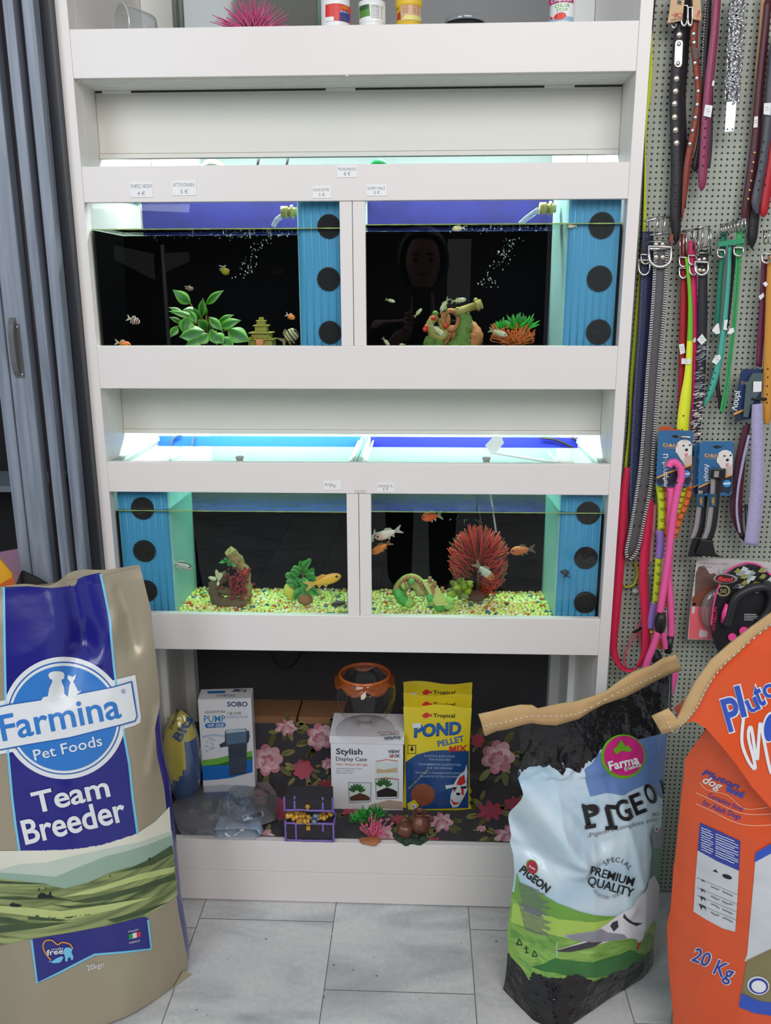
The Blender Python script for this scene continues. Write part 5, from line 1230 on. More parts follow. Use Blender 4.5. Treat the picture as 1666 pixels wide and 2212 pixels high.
for xa, xb, lb in ((at(546, 1540, .35).x - .06, at(641, 1540, .35).x, 'brown cardboard box behind the cloth, right beside the pump carton'), (at(643, 1540, .35).x, at(742, 1540, .35).x, 'brown cardboard box behind the cloth and the display case carton')):
    t = thing('cardboard_box', ((xa + xb)/2, .40, .17), lb, 'box'); mb = MB(); mb.box(xa + .001, xb - .001, .345, .45, .1705, .316); mb.build('box_body', card_m, t, bevel=.002)
    mb = MB(); mb.obox(((xa + xb)/2, .344, .302), ((xb - xa)/2 - .003, 0, 0), (0, .0015, 0), (0, .002, .016)); mb.build('flap', M('cardboard_flap', (162, 118, 84), .8, var=.08), t)
mb = MB(); mb.tube(spline([at(582, 1398, .47), at(590, 1420, .47), at(604, 1437, .47), at(622, 1443, .47), at(640, 1430, .47), at(658, 1400, .47)], 6), .0028, 8)
tag(mb.build('cable', cb, loc=tuple(at(620, 1440, .47))), 'black cable drooping from under the lower tanks before the dark back', 'cable')

class Carton:
    """upright carton: front plane through a floor line, printed in photo pixels"""
    def __init__(s, xl, xr, Yf, yaw, ztop, depth):
        s.u = Vector((cos(yaw), sin(yaw), 0)); s.n = Vector((sin(yaw), -cos(yaw), 0)); s.L = Vector((xl, Yf, ZF + .001)); s.w = (xr - xl)/cos(yaw); s.h = ztop - ZF - .001; s.d = depth
    def box(s, mb, m=0, z0=0, z1=None, g=0):
        z1 = s.h if z1 is None else z1; c = s.L + s.u*s.w/2 - s.n*s.d/2 + Vector((0, 0, (z0 + z1)/2)); mb.obox(c, s.u*(s.w/2 + g), -s.n*(s.d/2 + g), Vector((0, 0, (z1 - z0)/2)), m)
    def f(s, e): return lambda x, y: atpl(x, y, s.L + s.n*e, s.n)
    def top(s, e): return lambda x, y: atz(x, y, s.L.z + s.h + e)
wc = M('carton_white', (222, 222, 226), .45, var=.02); pb = M('carton_blue', (30, 108, 190), .4, var=.04); pg = M('carton_green', (110, 180, 70), .4); nvy = M('carton_navy', (40, 58, 112), .4); gun = M('pump_gunmetal', (56, 66, 82), .4, var=.1); cyan = M('carton_cyan', (44, 136, 184), .4); pale = M('carton_pale', (176, 196, 212), .4, var=.15); stl = M('pump_steel', (86, 112, 138), .4, var=.1)
K = Carton(at(434, 1600, .20).x, at(545, 1600, .20).x, .196, radians(6), at(488, 1511, .20).z, .058)
t = thing('pump_carton', K.L, 'white aquarium pump carton with blue and green waves, upright at the left', 'box')
mb = MB(); K.box(mb, 0); f1, f2, f3 = K.f(.0006), K.f(.0011), K.f(.0016)
shape(mb, [(437, 1642), (470, 1638), (510, 1628), (545, 1622), (545.5, 1640), (500, 1652), (437, 1655)], f1, 2); shape(mb, [(437, 1655), (470, 1651), (510, 1640), (545.5, 1633), (546, 1668), (500, 1680), (470, 1684), (438, 1686)], f1, 1)
text(mb, 'SOBO', 491, 1526, 10.5, f1, 3, 0, 44, bold=.02, res=3); text(mb, 'AQUARIUM filter', 442, 1541, 5.5, f1, 4, -2, 46, shear=.1); text(mb, 'PUMP', 441, 1560, 15, f1, 5, -1, 46, bold=.008)
text(mb, '\u516d\u91cd\u8fc7\u6ee4\u5668', 490, 1544, 5.5, f1, 8, -1, 31); text(mb, 'INTERNAL FILTER', 490, 1551, 4, f1, 5, -1, 46)
shape(mb, [(446, 1562), (485, 1561), (488, 1566), (485, 1571), (447, 1573), (442, 1568)], f1, 1); text(mb, 'WP-350F', 448, 1571, 7.5, f2, 0, -1, 36, bold=.02)
shape(mb, [(437, 1590), (460, 1585), (486, 1588), (486, 1592), (460, 1590), (437, 1595)], f1, 6)
for k in range(9): shape(mb, ell(455 + 8*sin(k*2.2), 1596 + k*3.2, 4.5 + 2*cos(k), 2, 10), f1, 6)
shape(mb, [(486, 1580), (491, 1576), (532, 1574), (534, 1579), (538, 1578), (540, 1590), (537, 1604), (534, 1605), (532, 1671), (496, 1676), (493, 1612), (476, 1615), (474, 1608), (486, 1602)], f2, 4)
shape(mb, [(488, 1583), (532, 1580), (532, 1604), (490, 1609)], f3, 7); shape(mb, [(488, 1580), (492, 1576), (530, 1575), (532, 1580), (488, 1584)], f3, 6)
for k in range(7): stroke(mb, [(494, 1640 + k*4.6), (530, 1637 + k*4.6)], .8, f3, 7)
tf = K.top(.0006); text(mb, 'SOBO', 508, 1500, 5, tf, 3, 180, 40); text(mb, 'PUMP', 532, 1488, 7, tf, 3, 180, 30, bold=.01); shape(mb, [(448, 1493), (486, 1492), (487, 1497), (449, 1498)], tf, 1)
mb.build('carton_body', [wc, pb, pg, nvy, gun, cyan, pale, stl, greyp], t)

# clear-wrapped food bag at the far left
t = thing('pet_food_bag', atz(392, 1712, ZF), 'rounded yellow and blue food bag in clear film beside the pump carton', 'bag')
c = at(392, 1625, .16); c.z = (at(392, 1540, .16).z + ZF)/2; rz = (at(392, 1540, .16).z - ZF)/2; rx = 37/pxm(c)
mb = MB(); mb.ball(c, (rx, rx*.8, rz), 0, 28, 26, fn=lambda p: p*(1 + .07*ridged(p.x*2, p.z*2 + p.y, 16, 2.2)))
for i, f in enumerate(mb.f):
    z = (sum(mb.v[j].z for j in f)/4 - c.z)/rz; x = (sum(mb.v[j].x for j in f)/4 - c.x)/rx
    if z < -.30 + .35*x or (x > .42 and z < .5): mb.m[i] = 1
fw_ = lambda e: (lambda x, y: (lambda p: Vector((p.x, c.y - rx*.8*sqrt(max(.02, 1 - ((p.x - c.x)/rx)**2 - ((p.z - c.z)/rz)**2)) - e, p.z)))(at(x, y, c.y - rx*.6)))
text(mb, 'Tropical', 371, 1578, 9, fw_(.006), 2, -72, 40, bold=.02); text(mb, 'Bits', 392, 1600, 22, fw_(.006), 1, -60, 46, bold=.03)
mb.build('bag_body', [M('bag_yellow', (206, 186, 48), .35, var=.08, bump=.3, bscale=40), M('bag_blue', (28, 74, 130), .35, var=.2, bump=.3, bscale=40), blackp], t)
mb = MB(); mb.ball(c, (rx*1.07, rx*.88, rz*1.03), 0, 28, 26, fn=lambda p: p*(1 + .09*ridged(p.x*3, p.z*3 + p.y*2, 20, 4.2)))
mb.v = [Vector((v.x, v.y, max(v.z, ZF + .001))) for v in mb.v]; mb.build('film', Mglass('wrap_film', (245, 246, 250), 1.4, .08, .06, .05, (230, 230, 235)), t)

# display case carton with the bowl on it
K2 = Carton(at(716, 1680, .137).x, at(871, 1680, .137).x, .137, 0, at(790, 1591, .137).z, .115)
t = thing('display_case_carton', K2.L, 'white display case carton with terrarium pictures under the round bowl', 'box')
mb = MB(); K2.box(mb, 0, 0, K2.h - .019); f1, f2, f3 = K2.f(.0006), K2.f(.0011), K2.f(.0016)
text(mb, 'Stylish', 726, 1629, 13, f1, 2, 1, 57, bold=.02, res=3); text(mb, 'Display Case', 726, 1643, 8.5, f1, 2, 1, 67, bold=.008); text(mb, 'With / Without LED Light', 726, 1653, 4.6, f1, 3, 1, 68, bold=.01)
for i, w in enumerate((56, 40, 36)): text(mb, ('manufacturing with style', 'eye creation', 'fashionable view')[i], 726, 1661 + i*4.8, 3.6, f1, 4, 1, w)
text(mb, 'VIEW', 838, 1627, 7, f1, 2, 0, 26, bold=.03); text(mb, 'L', 842, 1636, 7, f1, 2, 0, bold=.03); text(mb, 'OK', 852, 1636, 7, f1, 2, 0, 12, bold=.03); shape(mb, ell(848, 1633, 3, 3.5, 12), f1, 3)
for x0, y0, x1, y1, gy in ((753, 1690, 802, 1732, 1718), (811, 1682, 861, 1724, 1706)):
    shape(mb, [(x0, y0), (x1, y0 + 1), (x1 - 1, y1), (x0 + 2, y1 + 2)], f1, 5)
    shape(mb, [(x0 + 3, gy + 4), (x0 + 12, gy), (x0 + 25, gy - 5), (x1 - 12, gy - 1), (x1 - 3, gy + 4), (x1 - 3, y1 - 3), (x0 + 4, y1 - 2)], f2, 6 if x0 < 800 else 8)
    for k in range(7):
        a = -2.6 + k*.36; bx, by = x0 + 18, gy - 4; shape(mb, ell(bx + cos(a)*13, by + sin(a)*14, 8, 3, 8, math.degrees(a)), f3, 7)
    stroke(mb, [(x0, y0), (x1, y0 + 1), (x1 - 1, y1), (x0 + 2, y1 + 2), (x0, y0)], 1.2, f3, 4)
shape(mb, [(811, 1646), (860, 1646), (861, 1680), (811, 1678)], f1, 5); shape(mb, [(814, 1660), (830, 1663), (858, 1658), (858, 1668), (814, 1670)], f2, 9); stroke(mb, [(812, 1645), (835, 1641), (860, 1644)], 1.6, f2, 3); stroke(mb, [(812, 1683), (835, 1680), (861, 1684)], 1.8, f3, 3)
shape(mb, [(800, 1738), (840, 1728), (870, 1732), (870, 1749), (800, 1745)], f1, 10)
mb.build('carton_body', [wc, wc, M('carton_teal_text', (36, 54, 72), .5, var=0), M('carton_orange_text', (196, 92, 62), .5, var=0), M('carton_grey_text', (130, 132, 136), .5, var=0), M('photo_white', (206, 214, 212), .4), M('photo_brown', (84, 56, 42), .5, var=.3, scale=90), M('photo_green', (48, 98, 52), .5, var=.3, scale=90), M('photo_dark', (36, 32, 32), .5, var=.2), M('photo_tan', (186, 166, 128), .5, var=.3, scale=80), M('photo_beige', (170, 150, 134), .5, var=.2)], t)
mb = MB(); K2.box(mb, 0, K2.h - .0185, K2.h + .001, .0025); tt_ = K2.top(.0018); text(mb, 'Stylish', 866, 1590, 7, tt_, 1, 176, 36, bold=.02); text(mb, 'Display Case', 862, 1583, 5, tt_, 1, 176, 40); text(mb, 'With / Without LED', 862, 1578, 3.2, tt_, 2, 176, 46); mb.build('lid', [wc, M('carton_teal_text'), M('carton_orange_text')], t)
zt = ZF + .001 + K2.h + .0012; c = atz(789, 1576, zt); pp = pxm(c)
t = thing('glass_bowl', c, 'round clear glass bowl with an orange rim standing on the display case carton', 'glass bowl')
ztop = .152; R_ = 66/pp
prof = [(R_*.97, .0012), (R_*.95, .0026), (R_*.5, .006), (.016, .010), (.011, .018), (.012, .026), (.022, .031), (R_*.55, .038), (R_*.78, .050), (R_*.93, .068), (R_*1.0, .092), (R_*1.01, .108), (R_*.98, .126), (R_*.955, .136)]
cg = Mglass('clear_bowl', (252, 250, 250), 1.45); og = Mglass('orange_bowl', (246, 160, 104), 1.5, .05, .03, .38, (214, 110, 50))
mb = MB(); mb.lathe(c, prof, 40); mb.build('bowl', cg, t)
mb = MB(); cr = c
def rimf(u, v):
    a = 2*pi*u; low = .014*abs(sin(a*3.5 + .4))**3 - .012
    r = (R_*.955)*(1-v) + R_*.80*v; z = (.136 + low)*(1-v) + ztop*v
    if v < .35: r = R_*(.975)
    return cr + Vector((r*cos(a), r*sin(a), z))
mb.grid(rimf, 70, 6, 0, True, True); mb.build('collar', og, t)
mb = MB(); mb.tube([cr + Vector((R_*.80*cos(a), R_*.80*sin(a), ztop)) for a in [2*pi*i/40 for i in range(40)]], .0042, 8, 0, closed=True); mb.build('rim', Mglass('orange_rim', (240, 130, 60), 1.5, .05, .05, .75, (206, 104, 40)), t)
mb = MB(); mb.prism([(780, 1502), (790, 1494), (791, 1502), (788, 1510), (780, 1512)], lambda x, y, h: at(x, y, c.y - R_*.99 + h), .001, 0); mb.build('sticker', M('sticker_cream', (226, 204, 180), .6), t)

# three pond food bags, one behind the other
yb = [M('pouch_yellow', (214, 192, 34), .3, var=.08, scale=12, coat=.2, bump=.4, bscale=26), M('pouch_blue', (26, 66, 122), .3, var=.1, scale=12, coat=.2), M('pouch_red', (196, 44, 48), .35, var=0), M('pouch_black', (28, 26, 24), .4, var=0), M('pouch_white', (206, 212, 220), .35, var=0), M('pouch_letter_blue', (36, 92, 170), .35, var=.05), M('pouch_pellets', (132, 72, 46), .6, var=.6, scale=260), M('pouch_text', (150, 170, 198), .4, var=0)]
for k, (ytop, Y, lb) in enumerate(((1481, .222, 'rearmost of the three yellow pond food bags'), (1507, .186, 'middle one of the three yellow pond food bags'), (1531, .150, 'front yellow and blue pond food bag with a koi picture'))):
    zt_ = at(945, ytop, Y).z; xl = at(871, 1620, Y).x; xr = at(1018, 1620, Y).x; W_ = xr - xl; H_ = zt_ - ZF
    hf = (lambda W_, H_: lambda a, b: .020*(max(0, 1 - abs(2*a/W_ - 1)**2.5))*interp([(0, .5), (.15, 1), (.6, .85), (.85, .3), (1, .05)], b/H_) + .0016*ridged(a, b, 22, 1.1))(W_, H_)
    S_ = Surf((xl, Y, ZF + .001), radians(0), radians(3), hf)
    t = thing('pond_food_bag', S_.raw(W_/2, 0, -.01), lb, 'bag', None); mb = MB()
    nar = lambda b: .0 + .004*sin(pi*b/H_) - (.004 if b < .01 else 0)
    mb.grid(lambda s, v: S_.pt(nar(v*H_)*(1 - 2*s) + W_*s, v*(H_ + .004*sin(s*7 + k*2))), 24, 36, 0, True); mb.grid(lambda s, v: S_.raw(nar(v*H_)*(2*s - 1) + W_*(1-s), v*(H_ + .004*sin((1-s)*7 + k*2)), -.012*sin(pi*s)*min(1, 2.5*(1-v))), 24, 18, 0, True)
    s1, s2, s3 = S_.px(.0009), S_.px(.0014), S_.px(.0019)
    yo = ytop + 14; text(mb, 'Tropical', 936, yo + 4, 8.5, s1, 3, 1, 47, bold=.02, res=3)
    shape(mb, [(912, yo), (918, yo - 5), (924, yo - 6), (930, yo - 1), (934, yo - 4), (933, yo + 3), (928, yo + 2), (922, yo + 6), (915, yo + 5)], s1, 2)
    if k == 2:
        shape(mb, [(876, 1646), (900, 1630), (930, 1622), (960, 1620), (1013, 1622), (1012, 1745), (878, 1748)], s1, 1, 9)
        text(mb, 'POND', 894, 1592, 27, s1, 1, -4, 104, bold=.05, res=3, shear=.12); text(mb, 'POND', 896, 1590, 25, s2, 5, -4, 100, bold=.012, res=3, shear=.12)
        text(mb, 'PELLET', 947, 1613, 13, s2, 5, -13, 58, bold=.02, res=3); text(mb, 'MIX', 969, 1624, 13, s2, 2, -4, 42, bold=.03, res=3, shear=.2)
        for i, (tx, w) in enumerate((('FLOATING BASIC FOOD', 66), ('FOR POND FISH', 46), ('SCHWIMMENDES HAUPTFUTTER', 92), ('FUR TEICHFISCHE', 54), ('PLYWAJACY POKARM PODSTAWOWY', 104), ('DLA RYB W OCZKU WODNYM', 86))): text(mb, tx, 950, 1635 + i*7.6 + (i//2)*3, 4.6, s2, 7, 1, w, 'c', bold=.01)
        shape(mb, ell(914, 1716, 26, 24, 28), s2, 6, 9); text(mb, 'Does not cloud water', 884, 1704, 4, s2, 0, -45, 60, arc=None)
        shape(mb, [(880, 1735), (895, 1726), (905, 1738), (900, 1750), (882, 1750)], s3, 0); shape(mb, ell(893, 1741, 6, 6, 16), s3, 4); text(mb, '4', 890, 1745, 8, S_.px(.0024), 2, 0)
        shape(mb, [(1004, 1664), (1008, 1650), (1010, 1668), (1008, 1690), (1010, 1705), (1002, 1722), (990, 1742), (978, 1744), (972, 1732), (974, 1716), (980, 1700), (964, 1704), (962, 1696), (980, 1694), (990, 1676)], s2, 4, 9)
        shape(mb, [(992, 1680), (1003, 1672), (1006, 1690), (996, 1696), (986, 1694)], s3, 2); shape(mb, [(980, 1706), (1002, 1702), (1002, 1716), (990, 1736), (980, 1738), (974, 1728)], s3, 2); shape(mb, ell(990, 1714, 5, 3, 10), S_.px(.0024), 3); shape(mb, [(978, 1700), (1008, 1697), (1008, 1702), (979, 1705)], S_.px(.0023), 3)
        shape(mb, [(881, 1609), (899, 1609), (899, 1628), (881, 1628)], s1, 3); shape(mb, [(882.5, 1610.5), (897.5, 1610.5), (897.5, 1626.5), (882.5, 1626.5)], s2, 0); shape(mb, [(888, 1612), (892, 1612), (892, 1617), (895, 1617), (890, 1623), (885, 1617), (888, 1617)], s3, 3)
        shape(mb, [(891, 1562), (909, 1561), (910, 1571), (892, 1572)], s3, 4)
    else:
        shape(mb, ell(960, yo + 16, 10, 5, 14, -10), s1, 5)
        if k == 0: shape(mb, [(884, 1496), (901, 1496), (902, 1509), (885, 1508)], s1, 4)
    mb.build('pouch', yb, t)

# crumpled clear bag with blue-grey packaging
t = thing('plastic_bag', atz(480, 1770, ZF), 'crumpled clear plastic bag with blue-grey packaging lying on the shelf edge', 'plastic bag')
def lay(z): return lambda x, y: atz(x, y, ZF + z)
ol = [(384, 1790), (377, 1768), (372, 1740), (384, 1722), (412, 1694), (440, 1690), (480, 1692), (530, 1692), (580, 1688), (596, 1712), (603, 1745), (598, 1772), (566, 1782), (562, 1800), (553, 1814), (480, 1812), (395, 1806)]
mb = MB()
def hump(x, y):
    k = max(0, 1 - ((x - 485)/118)**2 - ((y - 1750)/68)**2)
    return .004 + .036*k**.7 + .010*ridged(x*.01, y*.012, 2.2, 3.3)*k + .004*noise.noise((x*.05, y*.05, 2))
def fol(x, y):
    z = hump(x, y); return atz(x, y, ZF + max(.003, z))
bm_poly = ol
shape(mb, ol, fol, 0, 5.5); mb.build('film', Mglass('bag_film', (248, 249, 251), 1.45, .10, .04, .20, (206, 208, 216)), t)
mb = MB()
def fcd(e): return lambda x, y: atz(x, y, ZF + max(.002, hump(x, y) - .0015) + e)
card = ell(540, 1733, 58, 44, 30, -4); shape(mb, card, fcd(0), 0, 8)
shape(mb, [(560, 1692), (590, 1692), (598, 1740), (600, 1772), (575, 1776), (560, 1760), (545, 1740), (535, 1720), (545, 1705)], fcd(.0006), 1, 8)
shape(mb, [(538, 1706), (552, 1700), (560, 1712), (556, 1724), (548, 1728), (538, 1722)], fcd(.0011), 2); shape(mb, ell(558, 1712, 9, 8, 14), fcd(.0014), 3)
for x, y in ((520, 1709), (522, 1721), (524, 1733), (527, 1748)): shape(mb, ell(x, y, 4.2, 3.6, 14), fcd(.0012), 4); shape(mb, ell(x, y, 2.2, 2, 10), fcd(.0017), 0)
for x, y in ((500, 1740), (508, 1746), (512, 1736), (508, 1728)): shape(mb, ell(x, y, 3, 2.2, 8), fcd(.0012), 1)
for i, ch in enumerate('www.ajanet.gr'):
    a = radians(200 - i*8.5 - 0); text(mb, ch, 540 + 50*cos(a), 1733 - 37*sin(a) - 0, 6, fcd(.0014), 4, 68 - i*8.5 + 0, anchor='c')
shape(mb, [(523, 1762), (568, 1752), (570, 1763), (526, 1774)], fcd(.0014), 4)
for i in range(14): x = 526 + i*3; stroke(mb, [(x, 1763 - i*.7), (x + 1, 1771 - i*.7)], 1.4 if i % 3 else .8, fcd(.0019), 1)
mb.build('card', [M('pack_blue', (70, 96, 122), .4, var=.1), M('pack_dark', (32, 32, 38), .4, var=.3, scale=60), M('pack_brown', (80, 66, 58), .5), blackp, M('pack_white', (190, 200, 210), .5, var=0)], t)
mb = MB(); rp = [(465, 1796), (500, 1797), (540, 1798), (553, 1801), (557, 1806), (552, 1811), (540, 1806), (500, 1803)]
def rollp(i, k): x, y = rp[i]; return atz(x + k*8, y - 0, ZF + .002) + Vector((0, 0, 0))
pr_ = spline([(0, 0, .001), (.06, 0, .002), (.098, 0, .004), (.110, 0, .010), (.108, 0, .019), (.098, 0, .024), (.05, 0, .022), (.0, 0, .019)], 5)
b0 = atz(462, 1812, ZF + .002)
mb.grid(lambda u, v: b0 + Vector((pr_[int(round(u*(len(pr_)-1)))].x*(1 + .04*sin(v*5)), .006 + v*.055 + .004*sin(u*9), pr_[int(round(u*(len(pr_)-1)))].z)), len(pr_)-1, 6, 0, True); mb.build('folded_sheet', M('sheet_blue_grey', (138, 160, 182), .35, var=.1), t, solid=.0012)

# treasure chest
c0 = atz(617, 1817, ZF); c1 = atz(722, 1819, ZF); x0, x1, Y0 = c0.x, c1.x, c0.y
t = thing('treasure_chest_ornament', ((x0 + x1)/2, Y0 + .03, ZF), 'black treasure chest ornament with purple edges and gold coins', 'ornament')
pur = M('chest_purple', (122, 98, 172), .6, var=.2, scale=90); cw = M('chest_wood', (42, 38, 44), .7, var=.25, scale=60, bump=.5, bscale=160); au = M('chest_gold', (206, 156, 62), .4, metal=.4, var=.25, scale=90); zz = lambda y: at(670, y, Y0).z
D_ = .045
mb = MB(); mb.box(x0 + .003, x1 - .003, Y0 + .002, Y0 + D_, ZF + .001, zz(1782)); mb.build('base', cw, t)
def ptube(a, b_, r=.0028, s=1): P_ = [Vector(a)*(1-k/8) + Vector(b_)*(k/8) for k in range(9)]; mb.tube([p + Vector((0, noise.noise(p*300)*.0015, noise.noise(p*300 + Vector((5, 0, 0)))*.0012)) for p in P_], [r*(1 + .3*noise.noise(p*400)) for p in P_], 7)
zb, zm = ZF + .0035, zz(1779)
for nm, segs in (('base_trim', (((x0, Y0, zb), (x1, Y0, zb)), ((x0 + .001, Y0, zb), (x0 + .001, Y0, zm)), ((x1 - .001, Y0, zb), (x1 - .001, Y0, zm)), ((x0, Y0, zm), (x1, Y0, zm)), ((x0 + .026, Y0, zb), (x0 + .026, Y0, zm)), ((x1 - .026, Y0, zm - .022), (x1 - .026, Y0, zm)), ((x0, Y0, zm), (x0, Y0 + D_, zm)), ((x1, Y0, zm), (x1, Y0 + D_, zm)))),):
    mb = MB(); [ptube(a, b_) for a, b_ in segs]; mb.build(nm, pur, t)
mb = MB()
rn = random.Random(5)
for i in range(46):
    u = rn.random(); lump(mb, (x0 + .006 + (x1 - x0 - .012)*u, Y0 + rn.uniform(-.004, .02), zm + .002 + .016*abs(u - .5)*2 + rn.uniform(0, .006)), rn.uniform(.004, .0075), 0 if abs(u - .62) > .12 else 1, i, .35, 120, 9, 6)
mb.cyl((x0 + .035, Y0 - .005, zm + .006), (x0 + .035, Y0 - .002, zm + .007), .0075, .0075, 14)
mb.build('coins', [au, M('chest_silver', (120, 134, 148), .4, metal=.4, var=.2)], t)
zl0, zl1 = zz(1749), zz(1722); lid = MB(); mb = lid
ay, az = Vector((0, .020, .006)), Vector((0, -.006, .013))
mid = Vector(((x0 + x1)/2, Y0 + .018, (zl0 + zl1)/2 + .002)); mb.obox(mid, ((x1 - x0)/2 - .004, 0, 0), ay, Vector((0, 0, (zl1 - zl0)/2 - .002)))
lo_ = mb.build('lid', cw, t)
mb = MB(); yq = Y0 - .003; [ptube(a, b_) for a, b_ in (((x0 + .001, yq, zl0), (x1 - .001, yq, zl0)), ((x0 + .001, yq, zl0), (x0 + .001, yq, zl1)), ((x1 - .001, yq, zl0), (x1 - .001, yq, zl1)), ((x0 + .025, yq, zl0), (x0 + .025, yq + .004, zl1)), ((x1 - .025, yq, zl0), (x1 - .025, yq + .004, zl1)), ((x0, yq, zl0), (x0, Y0 + .03, zm)), ((x1, yq, zl0), (x1, Y0 + .03, zm)))]; mb.build('lid_trim', pur, lo_)
mb = MB(); mb.cyl(((x0 + x1)/2 - .002, yq - .003, zl0 + .012), ((x0 + x1)/2 - .002, yq, zl0 + .012), .0055, .005, 12); mb.cyl(((x0 + x1)/2 - .002, yq - .003, zl0 + .005), ((x0 + x1)/2 - .002, yq, zl0 + .005), .003, .003, 8); mb.build('clasp', au, lo_)
mb = MB(); xm = (x0 + x1)/2 - .002; mb.obox((xm, Y0 - .004, zm - .010), (.005, 0, 0), (0, .002, 0), (0, 0, .005)); mb.tube([(xm + .0035*cos(a), Y0 - .004, zm - .005 + .006*sin(a)) for a in [pi*i/8 for i in range(9)]], .0012, 6); mb.build('padlock', au, t, bevel=.001)

# plastic plant and copper pots at the shelf edge
t = thing('plastic_plant', atz(800, 1822, ZF), 'plastic plant with green spikes and pink blossom at the shelf edge', 'aquarium plant')
b0 = atz(800, 1800, ZF); mb = MB()
for x, y, n, L in ((786, 1768, 44, .034), (814, 1764, 44, .034), (798, 1776, 30, .03), (770, 1776, 22, .028)): tuft(mb, at(x, y, .035), n, L, .0042, 0, 1.05, x, 1, 1)
for x in (790, 806): mb.tube([at(x, 1765, .036), b0 + Vector((0, 0, .0))], .0025, 6, 1)
mb.build('green_leaves', [M('plastic_leaf', (48, 146, 54), .35, var=.25, scale=80), M('plastic_leaf_dark', (24, 92, 34), .4)], t)
mb = MB(); rn = random.Random(9)
for i in range(60):
    e = at(812 + rn.gauss(0, 14), 1788 + rn.gauss(0, 13), .020 + rn.uniform(-.012, .014)); s_ = at(806, 1812, .02); mb.tube([s_, (s_ + e)/2, e], [.0012, .0011, .0009], 5, 1 if i % 3 == 0 else 0)
    for k in range(3): leaf(mb, e, e + Vector((rn.uniform(-.006, .006), -.003, rn.uniform(-.001, .007))), .0042, 0)
mb.build('pink_blossom', [M('blossom_pink', (222, 108, 146), .45, var=.2, scale=90), M('blossom_stem', (196, 90, 104), .5)], t)
mb = MB(); lump(mb, atz(803, 1816, ZF + .004), (.026, .014, .006), 0, 4, .5); mb.build('foot', M('plant_foot', (168, 106, 66), .7, var=.2), t)
t = thing('copper_pots_ornament', atz(893, 1812, ZF), 'two copper pots on a green mossy base at the shelf edge', 'ornament')
cop = M('copper_glaze', (112, 70, 56), .35, metal=.3, var=.4, scale=70, bump=.4, bscale=140)
mb = MB(); cj = atz(906, 1800, ZF); mb.lathe(cj, [(.012, .004), (.022, .010), (.027, .024), (.026, .036), (.018, .047), (.0135, .052), (.014, .056), (.0165, .060), (.015, .062), (.011, .058), (.010, .048)], 22); mb.tube([cj + Vector((.016*cos(a) + .017, -.004, .043 + .010*sin(a))) for a in [pi*i/8 - .6 for i in range(9)]], .003, 6)
mb.build('jar', cop, t); mb = MB(); cl_ = atz(876, 1792, ZF + .022); lump(mb, cl_, (.021, .02, .022), 0, 3, .25, 60); mb.lathe(cl_ + Vector((0, -.006, .018)), [(.010, 0), (.008, .006), (.0105, .010), (.009, .011), (.006, .004)], 16, 0, ax=(-.3, -.2, 1)); mb.build('pot', cop, t)
mb = MB()
for i, (x, y, r) in enumerate(((868, 1812, .012), (884, 1816, .014), (900, 1818, .012), (915, 1812, .010), (893, 1806, .014), (858, 1806, .008))): lump(mb, atz(x, y, ZF + .004), (r*1.3, r, r*.6), 0, i, .5, 90)
mb.build('moss_base', M('moss_dark', (42, 62, 44), .8, var=.4, scale=90, bump=.6, bscale=200), t)
# ------------------------------------------------------------------ collars and leads on the pegboard
YP = .06
chrome = M('chrome', (205, 200, 196), .22, 1.0, var=0); holem = M('strap_hole', (20, 18, 20), .7, var=0); tagw = M('price_tag_white', (232, 230, 230), .5, var=0)
def strap(left, right, Y, th=.0024, n=5, wav=0):
    """a flat strap between two outlines given in photo pixels; Y a number or (Ytop, Ybottom)"""
    L = spline([(x, y, 0) for x, y in left], n); R_ = spline([(x, y, 0) for x, y in right], n); N = len(L); mb = MB(); k = 0
    for i in range(N):
        t = i/(N-1); y = Y if isinstance(Y, (int, float)) else Y[0]*(1-t) + Y[1]*t; y += wav*sin(t*9)
        a, b = at(L[i].x, L[i].y, y), at(R_[i].x, R_[i].y, y)
        mb.v += [a, b, b + Vector((0, th, 0)), a + Vector((0, th, 0))]
    for i in range(N-1):
        for j in range(4):
            j2 = (j+1) % 4; mb.f.append([i*4+j, i*4+j2, (i+1)*4+j2, (i+1)*4+j]); mb.m.append(0); mb.s.append(j in (0, 2))
    mb.f += [[0, 3, 2, 1], [(N-1)*4+j for j in range(4)]]; mb.m += [0, 0]; mb.s += [False, False]
    return mb
def mids(left, right, t):
    k = t*(len(left)-1); i = min(int(k), len(left)-2); k -= i
    return ((left[i][0]+right[i][0])/2*(1-k) + (left[i+1][0]+right[i+1][0])/2*k, (left[i][1]+right[i][1])/2*(1-k) + (left[i+1][1]+right[i+1][1])/2*k)
def dring(t, cx, cy, rx, ry, Y, r=.0022, nm='d_ring'):
    mb = MB(); P = [at(cx - rx, cy - ry, Y)] + [at(cx + rx*cos(a), cy + ry*sin(a), Y - .004*sin(a)) for a in [pi - pi*i/10 for i in range(11)]] + [at(cx + rx, cy - ry, Y)]
    mb.tube(P, r, 8, 0, closed=True); return mb.build(nm, chrome, t)
def buckle(t, cx, cy, w, h, Y, prongs=1, r=.0030, sk=0):
    mb = MB(); mb.tube([at(cx - w, cy - h + sk, Y), at(cx + w, cy - h - sk, Y), at(cx + w*.96, cy + h - sk, Y), at(cx - w*.96, cy + h + sk, Y)], r, 8, 0, closed=True)
    for k in range(prongs):
        x = cx + (0 if prongs == 1 else (-.35 + .7*k)*w); mb.tube([at(x, cy + h, Y - .002), at(x + w*.15, cy, Y - .006), at(x + w*.25, cy - h - 2, Y - .003)], r*.8, 7)
    return mb.build('buckle', chrome, t)
